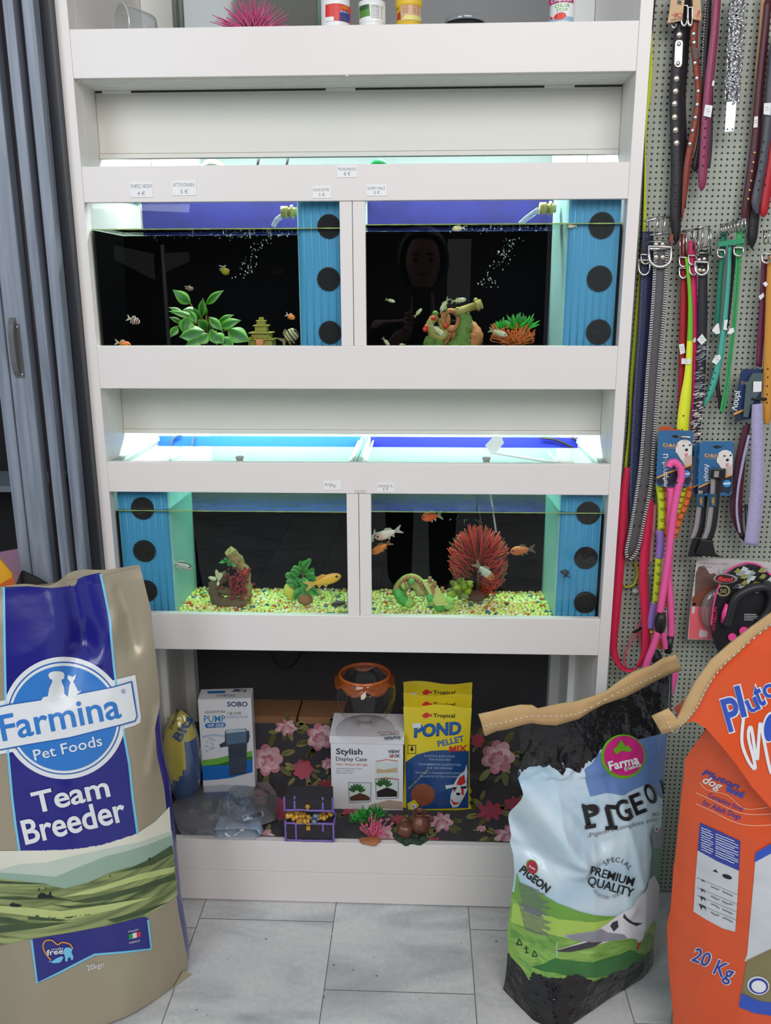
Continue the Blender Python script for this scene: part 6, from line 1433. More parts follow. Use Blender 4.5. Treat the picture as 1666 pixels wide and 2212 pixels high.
def studs(t, pts, Y, r, nm='stud', m=None):
    for x, y in pts:
        mb = MB(); c = at(x, y, Y); mb.ball(c, (r, r*.45, r), 0, 12, 7); mb.build(nm, m or M('stud_silver', (206, 196, 180), .28, .9, var=0), t)
def ptag(t, pts, Y, nm='price_tag', lines=True):
    mb = MB(); mb.prism(pts, lambda x, y, h: at(x, y, Y - h), .0008, 0)
    cx = sum(p[0] for p in pts)/len(pts); cy = sum(p[1] for p in pts)/len(pts)
    if lines: stroke(mb, [(cx - 4, cy - 3), (cx + 3, cy - 4)], 1, lambda x, y: at(x, y, Y - .0012), 1); stroke(mb, [(cx - 3, cy + 2), (cx + 4, cy + 1)], 1, lambda x, y: at(x, y, Y - .0012), 1)
    return mb.build(nm, [tagw, M('tag_ink', (150, 150, 156), .6, var=0)], t)
def holes(t, pts, Y, r=.0017, m=None):
    for x, y in pts:
        mb = MB(); c = at(x, y, Y); mb.cyl((c.x, Y - .0004, c.z), (c.x, Y + .0004, c.z), r, r, 10); mb.build('strap_hole', m or holem, t)
def zig(t, edge, Y, amp, step, m, nm='zigzag_stitching', w=2.2, dirx=1):
    P = spline([(x, y, 0) for x, y in edge], 10); tot = sum((P[i+1]-P[i]).length for i in range(len(P)-1)); n = int(tot/step); mb = MB(); d = 0; i = 0; out = []
    for k in range(n):
        tgt = k*step
        while i < len(P)-2 and d + (P[i+1]-P[i]).length < tgt: d += (P[i+1]-P[i]).length; i += 1
        l = (P[i+1]-P[i]).length or 1; q_ = P[i] + (P[i+1]-P[i])*((tgt - d)/l)
        mb.add([at(q_.x, q_.y, Y), at(q_.x + amp*dirx, q_.y - 1.6, Y), at(q_.x + amp*dirx, q_.y - 1.6 + w, Y), at(q_.x, q_.y + w, Y)], [(0, 1, 2, 3)], 0)
    return mb.build(nm, m, t)
def T_(name, x, y, Y, label, cat): return thing(name, at(x, y, Y), label, cat)
kr = M('kraft_tag', (204, 170, 132), .75, var=.08)
# upper row
t = T_('dog_collar', 1460, 520, .03, 'black leather collar with round silver studs and name plate', 'collar')
Lf = [(1463, -40), (1458, 40), (1455, 90), (1450, 160), (1447, 210), (1449, 290), (1450, 380), (1448, 450), (1452, 505), (1460, 528)]; Rt = [(1486, -40), (1484, 40), (1481, 90), (1476, 160), (1473, 210), (1475, 290), (1477, 380), (1473, 450), (1470, 505), (1462, 528)]
bk = M('leather_black', (36, 31, 36), .5, var=.12, scale=60, bump=.2, bscale=200)
strap(Lf, Rt, .030).build('strap', bk, t); strap([(x + 8, y) for x, y in Lf[:8]], [(x + 9, y) for x, y in Rt[:8]], .048).build('rear_strap', bk, t)
studs(t, [(1468, 75), (1462, 170), (1460, 197), (1458, 224), (1458, 253), (1460, 281), (1462, 309)], .029, .0062)
mb = MB(); mb.prism([(1459, 92), (1462, 87), (1468, 86), (1474, 87), (1476, 92), (1474, 138), (1471, 144), (1465, 146), (1459, 143), (1457, 138)], lambda x, y, h: at(x, y, .0295 - h), .0022, 0); npx = mb.build('name_plate', M('plate_cream', (212, 200, 184), .35, .6, var=0), t, bevel=.0006)
for x, y in ((1467, 95), (1465, 137)): mb = MB(); mb.ball(at(x, y, .027), (.0042, .002, .0042), 0, 10, 6); mb.build('rivet', chrome, npx)
dring(t, 1478, 34, 7, 22, .026); dring(t, 1456, 50, 5, 10, .026)
holes(t, [(1458, 400), (1459, 415), (1460, 430), (1460, 445)], .0288)
mb = MB(); mb.prism([(1452, -20), (1482, -20), (1478, 10), (1474, 44), (1466, 46), (1442, 50), (1447, 20)], lambda x, y, h: at(x, y, .022 - h), .0006, 0); f = lambda x, y: at(x, y, .0208)
text(mb, 'ICI', 1459, 36, 10, f, 1, 8, shear=.2); text(mb, 'JE', 1454, 30, 9, f, 2, 60); shape(mb, [(1463, 2), (1470, 0), (1473, 4), (1471, 12), (1468, 8), (1465, 11)], f, 3)
for k in range(2): stroke(mb, [(1450, 42 + k*3), (1474, 38 + k*3)], .8, f, 3)
mb.build('swing_tag', [kr, M('tag_red', (196, 52, 60), .6, var=0), M('tag_red'), blackp], t)
t = T_('dog_collar', 1480, 430, .026, 'brown leather collar with small silver studs beside the black studded one', 'collar')
Lf = [(1497, -30), (1494, 40), (1492, 90), (1499, 160), (1503, 200), (1500, 240), (1490, 290), (1479, 350), (1475, 400), (1473, 470)]; Rt = [(1512, -30), (1511, 40), (1508, 90), (1514, 160), (1516, 200), (1513, 240), (1507, 290), (1494, 350), (1488, 400), (1475, 474)]
strap(Lf, Rt, .028).build('strap', M('leather_brown', (132, 52, 36), .45, var=.15, scale=50, bump=.2, bscale=200), t)
studs(t, [(1499, 73), (1500, 92), (1502, 136), (1506, 169), (1509, 197), (1507, 226), (1503, 254), (1497, 282), (1491, 311)], .027, .0042, m=chrome)
mb = MB(); mb.prism([(1496, 100), (1508, 104), (1508, 126), (1500, 130)], lambda x, y, h: at(x, y, .0275 - h), .002, 0); mb.build('name_plate', M('plate_dark', (52, 48, 50), .3, .8, var=0), t)
dring(t, 1491, 36, 5, 20, .024)
mb = MB(); mb.prism([(1496, -20), (1512, -20), (1516, 44), (1504, 43), (1498, 41)], lambda x, y, h: at(x, y, .022 - h), .0006, 0); f = lambda x, y: at(x, y, .0208); text(mb, 'ICI', 1502, 34, 9, f, 1, 55); text(mb, '8', 1506, 30, 10, f, 1, 20); mb.build('swing_tag', [kr, M('tag_red')], t)
t = T_('dog_collar', 1517, 410, .02, 'raspberry purple leather collar with a white price sticker', 'collar')
Lf = [(1543, -30), (1535, 70), (1526, 150), (1518, 230), (1513, 310), (1509, 390), (1514, 410)]; Rt = [(1560, -30), (1553, 70), (1545, 150), (1537, 230), (1532, 310), (1527, 390), (1519, 411)]
strap(Lf, Rt, .020).build('strap', M('leather_raspberry', (138, 52, 84), .42, var=.06, bump=.15, bscale=200), t); holes(t, [(1526, 256), (1524, 277), (1523, 297), (1522, 318), (1521, 338), (1519, 358)], .0188)
ptag(t, [(1524, 226), (1540, 228), (1536, 254), (1520, 250)], .0185); ptag(t, [(1540, 174), (1544, 174), (1542, 186), (1538, 185)], .0185, lines=False)
strap([(1536, 60), (1530, 180), (1530, 300), (1528, 355), (1529, 363)], [(1546, 60), (1542, 180), (1540, 300), (1536, 355), (1533, 364)], .032).build('rear_strap', M('leather_plum', (56, 44, 60), .5), t)
t = T_('dog_collar', 1503, 372, .036, 'narrow black strap hanging behind the raspberry purple collar', 'collar')
strap([(1528, -30), (1522, 80), (1518, 180), (1510, 290), (1496, 355), (1500, 370)], [(1540, -30), (1534, 80), (1528, 180), (1520, 290), (1510, 358), (1503, 371)], .036).build('strap', bk, t)
zig(t, [(1527, 0), (1522, 80), (1518, 170)], .0355, 3, 6, M('edge_white', (170, 164, 160), .6), 'fringe', 2.5, -1)
# chain
t = T_('chain_collar', 1580, 285, .02, 'silver chain collar with a plain metal tag', 'collar')
for row in range(22):
    y = -14 + row*11.0; k = (y + 14)/242; xc = 1596 - 15*k
    mb = MB()
    for col in range(3):
        c = at(xc - 10 + col*8.4, y + 2*col - 3, .018 - .003*(col % 2)); r1, r2 = .0058, .0076; tl = .75 if (row + col) % 2 else -.75
        mb.tube([c + Vector((r1*cos(a), -.003*sin(2*a + row), r2*sin(a) + tl*.4*r1*cos(a))) for a in [2*pi*i/14 for i in range(14)]], .0021, 6, 0, closed=True)
    mb.build('chain_row', M('chain_steel', (196, 194, 196), .2, 1.0, var=0), t)
mb = MB(); mb.prism([(1570, 220), (1592, 218), (1590, 250), (1587, 280), (1585, 284), (1566, 286), (1566, 280), (1568, 250)], lambda x, y, h: at(x, y, .016 - h), .0022, 0); pl_ = mb.build('metal_tag', M('tag_steel', (205, 203, 206), .35, .7, var=0), t, bevel=.0006)
for x in (1572, 1583): mb = MB(); c = at(x, 279, .0135); mb.cyl((c.x, .0134, c.z), (c.x, .0142, c.z), .0014, .0014, 8); mb.build('tag_hole', holem, pl_)
# right-hand group of the upper row
t = T_('dog_collar', 1632, 280, .04, 'thin tan strap to the right of the silver chain', 'collar')
strap([(1645, -20), (1640, 60), (1633, 140), (1628, 220), (1622, 300)], [(1657, -20), (1652, 60), (1643, 140), (1636, 220), (1625, 302)], .040).build('strap', M('leather_tan', (170, 130, 96), .6), t)
t = T_('dog_collar', 1610, 480, .034, 'dark maroon collar with gold eyelets near the right edge', 'collar')
Lf = [(1654, 0), (1644, 90), (1632, 200), (1624, 300), (1613, 380), (1603, 450), (1602, 474)]; Rt = [(1668, 0), (1660, 90), (1650, 200), (1644, 300), (1634, 380), (1622, 450), (1614, 482)]
strap(Lf, Rt, .034).build('strap', M('leather_maroon', (72, 22, 36), .45, var=.1), t); studs(t, [(1631, 330), (1628, 351), (1625, 370), (1623, 391), (1620, 411), (1617, 430)], .033, .0028, 'eyelet', M('eyelet_gold', (206, 160, 110), .3, .9, var=0)); ptag(t, [(1630, 252), (1638, 251), (1637, 275), (1628, 276)], .032)
t = T_('dog_collar', 1637, 466, .024, 'slate grey collar with pointed end near the right edge', 'collar')
Lf = [(1668, 80), (1658, 180), (1650, 280), (1640, 350), (1630, 400), (1624, 440), (1634, 462)]; Rt = [(1690, 80), (1680, 180), (1668, 280), (1658, 350), (1648, 400), (1642, 440), (1640, 462)]
strap(Lf, Rt, .024).build('strap', M('leather_slate', (78, 76, 86), .45, var=.06, bump=.15, bscale=200), t); holes(t, [(1650, 306), (1647, 328), (1645, 349), (1643, 370), (1641, 390), (1639, 409)], .0228); ptag(t, [(1651, 223), (1666, 222), (1665, 249), (1650, 247)], .0215)
t = T_('dog_collar', 1650, 468, .030, 'bright red collar behind the slate grey one', 'collar')
Lf = [(1676, 60), (1668, 200), (1662, 300), (1656, 350), (1648, 410), (1642, 455), (1647, 468)]; Rt = [(1700, 60), (1692, 200), (1684, 300), (1678, 350), (1668, 410), (1660, 455), (1652, 469)]
strap(Lf, Rt, .030).build('strap', M('leather_red', (178, 28, 40), .42, var=.06), t); holes(t, [(1656, 340), (1655, 357), (1654, 378), (1653, 400)], .0288)
t = T_('dog_collar', 1625, 538, .04, 'black collar end with pointed tip below the maroon collar', 'collar')
strap([(1620, 440), (1618, 480), (1615, 515), (1624, 537)], [(1643, 440), (1640, 480), (1636, 515), (1626, 538)], .040).build('strap', bk, t); holes(t, [(1631, 470), (1630, 487)], .0388)
# neon and dark straps along the cabinet post
t = T_('dog_lead', 1400, 600, .05, 'neon yellow webbing lead running down beside the white cabinet post', 'lead')
Lf = [(1407, 60), (1406, 110), (1402, 160), (1398, 210), (1395, 260), (1393, 340), (1391, 440), (1387, 520), (1376, 640), (1368, 740), (1362, 820), (1358, 920), (1350, 1000), (1345, 1080)]; Rt = [(1409, 60), (1410, 110), (1410, 160), (1406, 210), (1399, 260), (1396, 340), (1397, 440), (1394, 520), (1384, 640), (1377, 740), (1369, 820), (1363, 920), (1356, 1000), (1349, 1080)]
strap(Lf, Rt, .045).build('strap', M('web_neon', (196, 210, 40), .6, var=.08, scale=200, bump=.3, bscale=500), t)
P = [at(x, y, .046) for x, y in ((1372, 1215), (1376, 1240), (1368, 1262), (1350, 1268), (1346, 1262))]; mb = MB(); mb.ribbon(spline(P, 6), .011, (.3, -1, .3), .002); mb.build('loop', M('web_olive', (176, 184, 44), .6), t)
t = T_('dog_lead', 1402, 300, .055, 'dark strap pressed against the outer side of the cabinet post', 'lead')
strap([(1409, -10), (1402, 100), (1397, 220), (1391, 360), (1386, 470), (1380, 580), (1372, 720), (1360, 860), (1345, 1050)], [(1418, -10), (1408, 100), (1401, 220), (1395, 360), (1392, 470), (1388, 580), (1379, 720), (1367, 860), (1352, 1050)], .052).build('strap', M('web_black', (34, 30, 40), .7, var=.1), t)
# wide grey collar and the navy one behind it
wzig = M('stitch_white', (196, 194, 196), .6, var=0)
t = T_('dog_collar', 1365, 1210, .02, 'wide navy collar with pale stitching behind the grey one', 'collar')
Lf = [(1388, 500), (1384, 600), (1379, 700), (1372, 800), (1366, 900), (1361, 1000), (1359, 1080), (1362, 1130)]; Rt = [(1412, 500), (1410, 600), (1406, 700), (1400, 800), (1396, 900), (1394, 1000), (1398, 1090), (1396, 1130)]
strap(Lf, Rt, .030).build('strap', M('leather_navy', (38, 42, 78), .5, var=.08), t); zig(t, [(x + 1, y) for x, y in Lf], .0285, 5, 4.6, M('stitch_grey', (120, 128, 160), .6, var=0), w=1.6); zig(t, [(1395, 1060), (1405, 1100), (1396, 1128)], .0285, 4, 4.6, M('stitch_grey'), w=1.6, dirx=-1)
holes(t, [(1380, 888), (1377, 918), (1376, 950), (1375, 982)], .0285); dring(t, 1392, 578, 12, 16, .024); dring(t, 1395, 560, 10, 10, .026)
t = T_('dog_collar', 1366, 1212, .012, 'wide grey collar with white zigzag stitched edges and two-pin buckle', 'collar')
Lf = [(1413, 520), (1411, 590), (1404, 700), (1396, 800), (1389, 900), (1381, 1000), (1370, 1080), (1358, 1150), (1350, 1190), (1354, 1212)]; Rt = [(1445, 520), (1443, 590), (1438, 680), (1431, 760), (1424, 850), (1416, 960), (1409, 1050), (1396, 1120), (1382, 1185), (1362, 1213)]
strap(Lf, Rt, (.012, .016)).build('strap', M('collar_grey', (84, 79, 81), .5, var=.18, scale=30, bump=.2, bscale=160), t)
zig(t, Lf, .0105, 7, 5.2, wzig); zig(t, Rt, .0105, 7, 5.2, wzig, dirx=-1)
buckle(t, 1424, 488, 23, 18, .010, 2, .0028, 3); buckle(t, 1424, 530, 24, 8, .009, 0, .0026, 0); dring(t, 1426, 555, 24, 22, .008, .0032)
studs(t, [(1418, 528), (1432, 528), (1418, 556), (1432, 556)], .0105, .0052)
holes(t, [(1392, 960), (1410, 960), (1389, 991), (1408, 992), (1385, 1022), (1404, 1022), (1382, 1050), (1399, 1050), (1378, 1080), (1394, 1080), (1374, 1106), (1388, 1106), (1370, 1136), (1383, 1136)], (.0125), .002)
mb = MB(); mb.box(*[v for p in [(at(1446, 506, .02).x, at(1454, 506, .02).x), (.016, .022), (at(1450, 530, .02).z, at(1450, 506, .02).z)] for v in p]); mb.build('leather_keeper', M('keeper_brown', (130, 60, 44), .5), t)
mb = MB(); mb.tube([at(1392, 478, -.0 + .01), at(1412, 474, .01), at(1447, 468, .012)], .0024, 8); tag(mb.build('peg_hook', chrome, loc=tuple(at(1447, 468, .012))), 'chrome hook rod carrying the wide grey collar', 'hook')
# middle bunch: red, neon, pink and fur-patterned collars
t = T_('dog_collar', 1465, 940, .03, 'plain red collar at the left of the middle bunch', 'collar')
strap([(1470, 505), (1471, 600), (1468, 720), (1466, 840), (1462, 930)], [(1484, 505), (1487, 600), (1487, 720), (1483, 840), (1476, 930)], .032).build('strap', M('web_red', (168, 24, 34), .5, var=.05), t); buckle(t, 1476, 528, 7, 25, .027, 1, .0018); dring(t, 1476, 590, 8, 11, .026); dring(t, 1476, 566, 8, 10, .026); ptag(t, [(1467, 744), (1478, 742), (1481, 762), (1470, 766)], .028)
t = T_('dog_collar', 1500, 930, .026, 'hot pink collar between the neon yellow collar and the patterned one', 'collar')
strap([(1488, 520), (1489, 600), (1496, 700), (1498, 780), (1496, 850), (1492, 935)], [(1502, 520), (1506, 600), (1508, 700), (1507, 780), (1503, 850), (1496, 935)], .026).build('strap', M('web_pink', (224, 40, 108), .5, var=.05), t); dring(t, 1498, 582, 8, 12, .022); dring(t, 1496, 562, 8, 10, .022); ptag(t, [(1497, 734), (1503, 728), (1504, 738), (1499, 741)], .024, lines=False)
t = T_('dog_collar', 1475, 945, .020, 'neon yellow collar shading to green at the top of the middle bunch', 'collar')
mbs = strap([(1480, 556), (1486, 620), (1487, 680), (1484, 750), (1479, 810), (1470, 860), (1464, 905), (1461, 945)], [(1488, 556), (1494, 620), (1497, 680), (1497, 750), (1495, 810), (1493, 860), (1489, 905), (1487, 945)], .020)
for i, f in enumerate(mbs.f):
    if i < 4*14: mbs.m[i] = 1
mbs.build('strap', [M('web_yellow', (226, 232, 46), .5, var=.04), M('web_green', (110, 190, 40), .5)], t); holes(t, [(1477, 898), (1474, 928)], .0188, .002, M('eyelet_olive', (120, 110, 30), .5)); ptag(t, [(1473, 774), (1493, 775), (1492, 787), (1472, 786)], .018)
t = T_('dog_collar', 1505, 980, .018, 'black and white fur-patterned collar with a square silver buckle', 'collar')
Lf = [(1507, 540), (1509, 600), (1508, 680), (1508, 740), (1506, 780), (1504, 830), (1500, 880), (1494, 940), (1490, 985)]; Rt = [(1530, 540), (1529, 600), (1529, 680), (1527, 740), (1526, 780), (1523, 830), (1519, 880), (1512, 940), (1510, 985)]
strap(Lf, Rt, .016).build('strap', M('collar_black', (34, 34, 42), .5, var=.15), t)
mb = MB(); rn = random.Random(6)
for i in range(150):
    k = rn.random(); y = 742 + 245*k; x = mids(Lf, Rt, (y - 540)/445)[0] + rn.uniform(-9, 9); L_ = rn.uniform(5, 10); mb.add([at(x - L_/2, y, .0148), at(x + L_/2, y - 2, .0148), at(x + L_/2, y - .6, .0148), at(x - L_/2, y + 1.6, .0148)], [(0, 1, 2, 3)], 0 if y < 840 else 1)
mb.build('fur_stripes', [M('fur_grey', (150, 156, 160), .8), M('fur_cream', (216, 206, 200), .8)], t)
buckle(t, 1515, 514, 17, 22, .010, 1, .0026, 4); buckle(t, 1522, 524, 14, 28, .016, 0, .002, 0); buckle(t, 1517, 556, 14, 10, .010, 0, .0022); dring(t, 1516, 580, 14, 14, .009, .0026); studs(t, [(1511, 562), (1522, 560), (1512, 584), (1521, 585)], .0142, .0046); ptag(t, [(1506, 734), (1517, 721), (1527, 735), (1516, 745)], .012)
# green collars
grn = M('leather_emerald', (20, 116, 88), .45, var=.1); tea = M('leather_teal', (70, 168, 150), .45, var=.1)
t = T_('dog_collar', 1545, 735, .03, 'emerald collar at the left of the green bunch', 'collar')
strap([(1559, 500), (1554, 560), (1549, 620), (1546, 680), (1543, 728)], [(1571, 500), (1566, 560), (1561, 620), (1557, 680), (1548, 730)], .030).build('strap', grn, t); buckle(t, 1566, 496, 9, 12, .026, 1, .0018); dring(t, 1558, 548, 8, 8, .026); ptag(t, [(1548, 700), (1553, 698), (1556, 720), (1547, 722), (1538, 714)], .027, lines=False)
t = T_('dog_collar', 1521, 880, .024, 'pale teal collar tail with small slots in the green bunch', 'collar')
Lf = [(1574, 520), (1570, 600), (1563, 680), (1556, 730), (1550, 770), (1540, 810), (1528, 850), (1519, 878)]; Rt = [(1582, 520), (1579, 600), (1573, 680), (1568, 730), (1563, 770), (1554, 810), (1541, 850), (1522, 880)]
strap(Lf, Rt, .024).build('strap', tea, t); holes(t, [(1545, 805), (1541, 818), (1536, 831), (1532, 843), (1528, 854)], .0228, .0014); ptag(t, [(1546, 768), (1556, 766), (1558, 774), (1548, 788), (1538, 782)], .021); ptag(t, [(1565, 692), (1573, 690), (1570, 706), (1572, 714), (1563, 712)], .021, lines=False)
t = T_('dog_collar', 1558, 893, .020, 'long glittering green collar with a central stitched line', 'collar')
Lf = [(1592, 490), (1590, 560), (1586, 640), (1581, 710), (1575, 760), (1568, 820), (1559, 868), (1556, 888)]; Rt = [(1606, 490), (1602, 560), (1596, 640), (1590, 710), (1584, 760), (1577, 820), (1571, 868), (1562, 893)]
strap(Lf, Rt, .018).build('strap', M('leather_glitter_green', (66, 166, 96), .3, var=.4, scale=260), t); mb = MB(); stroke(mb, [mids(Lf, Rt, k/24) for k in range(2, 24)], 2, lambda x, y: at(x, y, .0168), 0); mb.build('centre_stitch', M('stitch_green', (26, 120, 56), .6, var=0), t)
buckle(t, 1602, 486, 9, 14, .012, 1, .002); dring(t, 1596, 544, 10, 9, .012); ptag(t, [(1576, 710), (1585, 708), (1587, 716), (1580, 722), (1572, 720)], .014, lines=False)
mb = MB(); c0_, c1_ = at(1551, 528, .022), at(1608, 520, .014); mb.obox((c0_ + c1_)/2, (c1_ - c0_)/2, (0, .0012, 0), (0, 0, .0048)); mb.build('keeper', M('keeper_green', (30, 140, 100), .4), t)
for k, x in enumerate((1577, 1584, 1591)): buckle(t, x, 492 - k*2, 4, 12, .018 - .002*k, 0, .0016)
t = T_('dog_collar', 1550, 895, .034, 'dark braided collar hanging behind the green bunch', 'collar')
strap([(1583, 530), (1578, 600), (1570, 680), (1556, 740), (1550, 790), (1546, 830), (1552, 870), (1550, 880)], [(1592, 530), (1586, 600), (1578, 680), (1566, 740), (1557, 790), (1555, 830), (1560, 870), (1556, 886)], .034).build('strap', M('braid_dark', (52, 38, 42), .5, var=.4, scale=160), t)
mb = MB(); mb.tube([at(1556, 490, .030), at(1580, 484, .024), at(1610, 474, .012)], .0024, 8); tag(mb.build('peg_hook', chrome, loc=tuple(at(1610, 474, .012))), 'chrome hook rod carrying the bunch of green collars', 'hook')
mb = MB(); mb.tube([at(1474, 500, .03), at(1500, 496, .02), at(1526, 488, .010)], .0024, 8); tag(mb.build('peg_hook', chrome, loc=tuple(at(1526, 488, .01))), 'chrome hook rod carrying the red, pink and neon collars', 'hook')
# right edge: mustard collar and maroon one behind
t = T_('dog_collar', 1655, 918, .014, 'mustard yellow leather collar with a rounded end at the right edge', 'collar')
Lf = [(1660, 545), (1657, 600), (1654, 680), (1651, 760), (1649, 840), (1648, 890), (1652, 915)]; Rt = [(1690, 545), (1686, 600), (1682, 680), (1678, 760), (1672, 840), (1669, 890), (1662, 918)]
strap(Lf, Rt, .014).build('strap', M('leather_mustard', (206, 142, 52), .45, var=.06), t); holes(t, [(1659, 797), (1659, 815), (1658, 834), (1658, 852), (1657, 870)], .0128, .0016); zig(t, Lf, .0125, 1.2, 5, M('stitch_mustard', (176, 112, 36), .6, var=0), 'edge_stitch', 2.6)
buckle(t, 1660, 512, 9, 14, .010, 1, .002); dring(t, 1656, 558, 10, 10, .010); ptag(t, [(1648, 612), (1655, 608), (1660, 614), (1654, 620)], .012, lines=False)
t = T_('dog_collar', 1640, 795, .026, 'maroon collar peeking out behind the mustard one', 'collar')
strap([(1646, 560), (1643, 640), (1637, 720), (1634, 790)], [(1660, 560), (1657, 640), (1652, 720), (1646, 794)], .026).build('strap', M('leather_plum_red', (112, 36, 70), .45, var=.1), t); ptag(t, [(1639, 640), (1650, 632), (1652, 640), (1643, 648)], .023, lines=False)

# carded goods
navyc = M('card_navy', (30, 50, 92), .4, var=.08); bluec = M('card_blue', (50, 104, 152), .4, var=.1, scale=16); darkc = M('card_dark', (40, 42, 58), .4, var=.1); goldc = M('card_gold', (206, 160, 110), .4, var=0); orl = M('card_orange_line', (232, 160, 60), .4, var=0); furw = M('dog_white', (226, 218, 212), .6, var=.08, scale=90); pinkc = M('dog_tongue', (222, 130, 150), .5, var=0)
CM = [bluec, darkc, goldc, whitep, furw, blackp, pinkc, orl, M('disc_blue', (58, 146, 214), .4, var=0), M('card_fur_shade', (196, 178, 166), .6, var=.1)]
def hangcard(name, label, ox, oy, w, h, Y, word, dogm=True):
    t = T_(name, ox + w/2, oy + h, Y, label, 'pet accessory'); mb = MB(); X = lambda u: ox + u*w; Yy = lambda v: oy + v*h + (.0)
    r = .10; o = []
    for cx, cy, a0 in ((1-r, r*.7, -90), (1-r, 1-r*.7, 0), (r, 1-r*.7, 90), (r, r*.7, 180)):
        for i in range(5): a = radians(a0 + 90*i/4); o.append((X(cx + r*cos(a)) - .06*w*(cy > .5), Yy(cy + r*.7*sin(a))))
    mb.prism(o, lambda x, y, h_: at(x, y, Y - h_), .001, 0)
    f = lambda e: (lambda u, v: at(X(u) - .06*w*v, Yy(v), Y - .001 - e))
    shape(mb, [(.02, .84), (.36, .74), (.98, .62), (.98, .90), (.9, .985), (.1, .985), (.02, .92)], f(.0004), 1); shape(mb, [(.02, .83), (.36, .73), (.98, .60), (.98, .63), (.36, .76), (.02, .86)], f(.0008), 7)
    shape(mb, [(.06, .99), (.25, .95), (.80, .94), (.94, .99)], f(.0008), 0)
    if dogm:
        shape(mb, [(.52, .30), (.56, .22), (.66, .17), (.80, .16), (.92, .19), (.98, .26), (.99, .60), (.80, .64), (.74, .56), (.66, .50), (.58, .42), (.52, .38)], f(.0012), 4)
        shape(mb, [(.76, .50), (.98, .42), (.98, .60), (.80, .64)], f(.0016), 9)
        for u, v, a, b in ((.74, .27, .03, .016), (.92, .26, .03, .016), (.83, .345, .045, .026)): shape(mb, ell(u, v, a, b, 14), f(.0018), 5)
        shape(mb, [(.78, .41), (.88, .40), (.86, .46), (.82, .48), (.79, .45)], f(.0018), 6)
    shape(mb, ell(.84, .775, .12, .065, 20), f(.0013), 8); shape(mb, [(.74, .765), (.94, .755), (.94, .785), (.74, .795)], f(.0018), 3)
    shape(mb, [(.38, .10), (.5, .075), (.6, .095), (.72, .085), (.6, .12), (.5, .135)], f(.0008), 5)
    px_ = lambda x, y: at(x, y, Y - .0023)
    text(mb, 'D&H', X(.14), oy + .285*h, h*.062, px_, 2, 3, w*.42, bold=.03); text(mb, 'ACCESSORIES', X(.17), oy + .315*h, h*.018, px_, 2, 3, w*.34)
    text(mb, word, X(.14), oy + .42*h, h*.085, px_, 3, 88, None, bold=.02)
    mb.build('backing_card', CM, t); return t, f
t, f = hangcard('collar_card', 'blue card with white puppy photo holding the pink, yellow and orange rope leads', 1422, 930, 76, 121, -.002, '\u03a0\u03b5\u03c1\u03b9\u03bb\u03b1\u03af\u03bc\u03b9\u03bf')
mb = MB(); mb.tube([at(1448, 938, .05), at(1462, 942, .0), at(1492, 945, -.02)], .0022, 7); mb.build('hook_rod', chrome, t)
t, f = hangcard('lead_card', 'blue card with white puppy photo holding a black webbing harness', 1512, 953, 74, 118, -.004, '\u039b\u03bf\u03c5\u03c1\u03af')
def web(Lx, Rx, Y, m): return strap(Lx, Rx, Y)
gw = M('web_dark', (34, 32, 36), .7, var=.15, bump=.3, bscale=400); gs = M('web_reflective', (150, 142, 142), .5, var=.12, scale=120)
for dx, dY in ((0, -.012), (-26, -.004)):
    q0 = [(1535 + dx, 1012), (1534 + dx, 1060), (1530 + dx, 1100), (1524 + dx, 1140), (1516 + dx, 1165)]; q1 = [(1558 + dx, 1012), (1556 + dx, 1060), (1553 + dx, 1100), (1548 + dx, 1140), (1538 + dx, 1170)]
    if dx: q0, q1 = q0[1:], q1[1:]
    strap(q0, q1, dY).build('webbing', gw, t); strap([(x + 1, y) for x, y in q0], [(x*.5 + a*.5 - 0, y) for (x, y), (a, b) in zip(q0, q1)], dY - .003).build('reflective_band', gs, t)
    mb = MB(); mb.prism([(1531 + dx, 1067), (1548 + dx, 1067), (1547 + dx, 1096), (1530 + dx, 1094)], lambda x, y, h: at(x, y, dY - .004 - h), .0012, 0); text(mb, 'D&H', 1538 + dx, 1075, 6, lambda x, y: at(x, y, dY - .0056), 1, 88, 15, bold=.04); mb.build('woven_label', [M('label_navy', (28, 70, 96), .6), M('label_gold', (200, 150, 40), .5, var=0)], t)
    mb = MB(); mb.prism([(1514 + dx, 1165), (1540 + dx, 1168), (1546 + dx, 1195), (1560 + dx, 1204), (1512 + dx, 1200), (1502 + dx, 1196)] if not dx else [(1500, 1160), (1520, 1163), (1518, 1203), (1486, 1202), (1492, 1176)], lambda x, y, h: at(x, y, dY - h), .010, 0); mb.build('clip_buckle', M('plastic_black', (24, 23, 26), .35, var=.05), t, bevel=.002)
mb = MB(); mb.box(*[v for p in [(at(1531, 1010, 0).x, at(1562, 1010, 0).x), (-.021, -.014), (at(1540, 1030, 0).z, at(1540, 1008, 0).z)] for v in p]); mb.build('slider', M('plastic_black'), t, bevel=.002)
mb = MB(); mb.box(*[v for p in [(at(1536, 1014, 0).x, at(1546, 1014, 0).x), (-.0225, -.021), (at(1540, 1026, 0).z, at(1540, 1013, 0).z)] for v in p]); mb.build('slider_window', gs, t)
t, f = hangcard('lead_card', 'navy card edge peeking out left behind the black harness card', 1500, 958, 60, 112, .012, '\u039b\u03bf\u03c5\u03c1\u03af', False)
t = T_('lead_card', 1610, 905, .02, 'dark navy card reading a Greek word for lead beside the mustard collar', 'pet accessory'); mb = MB()
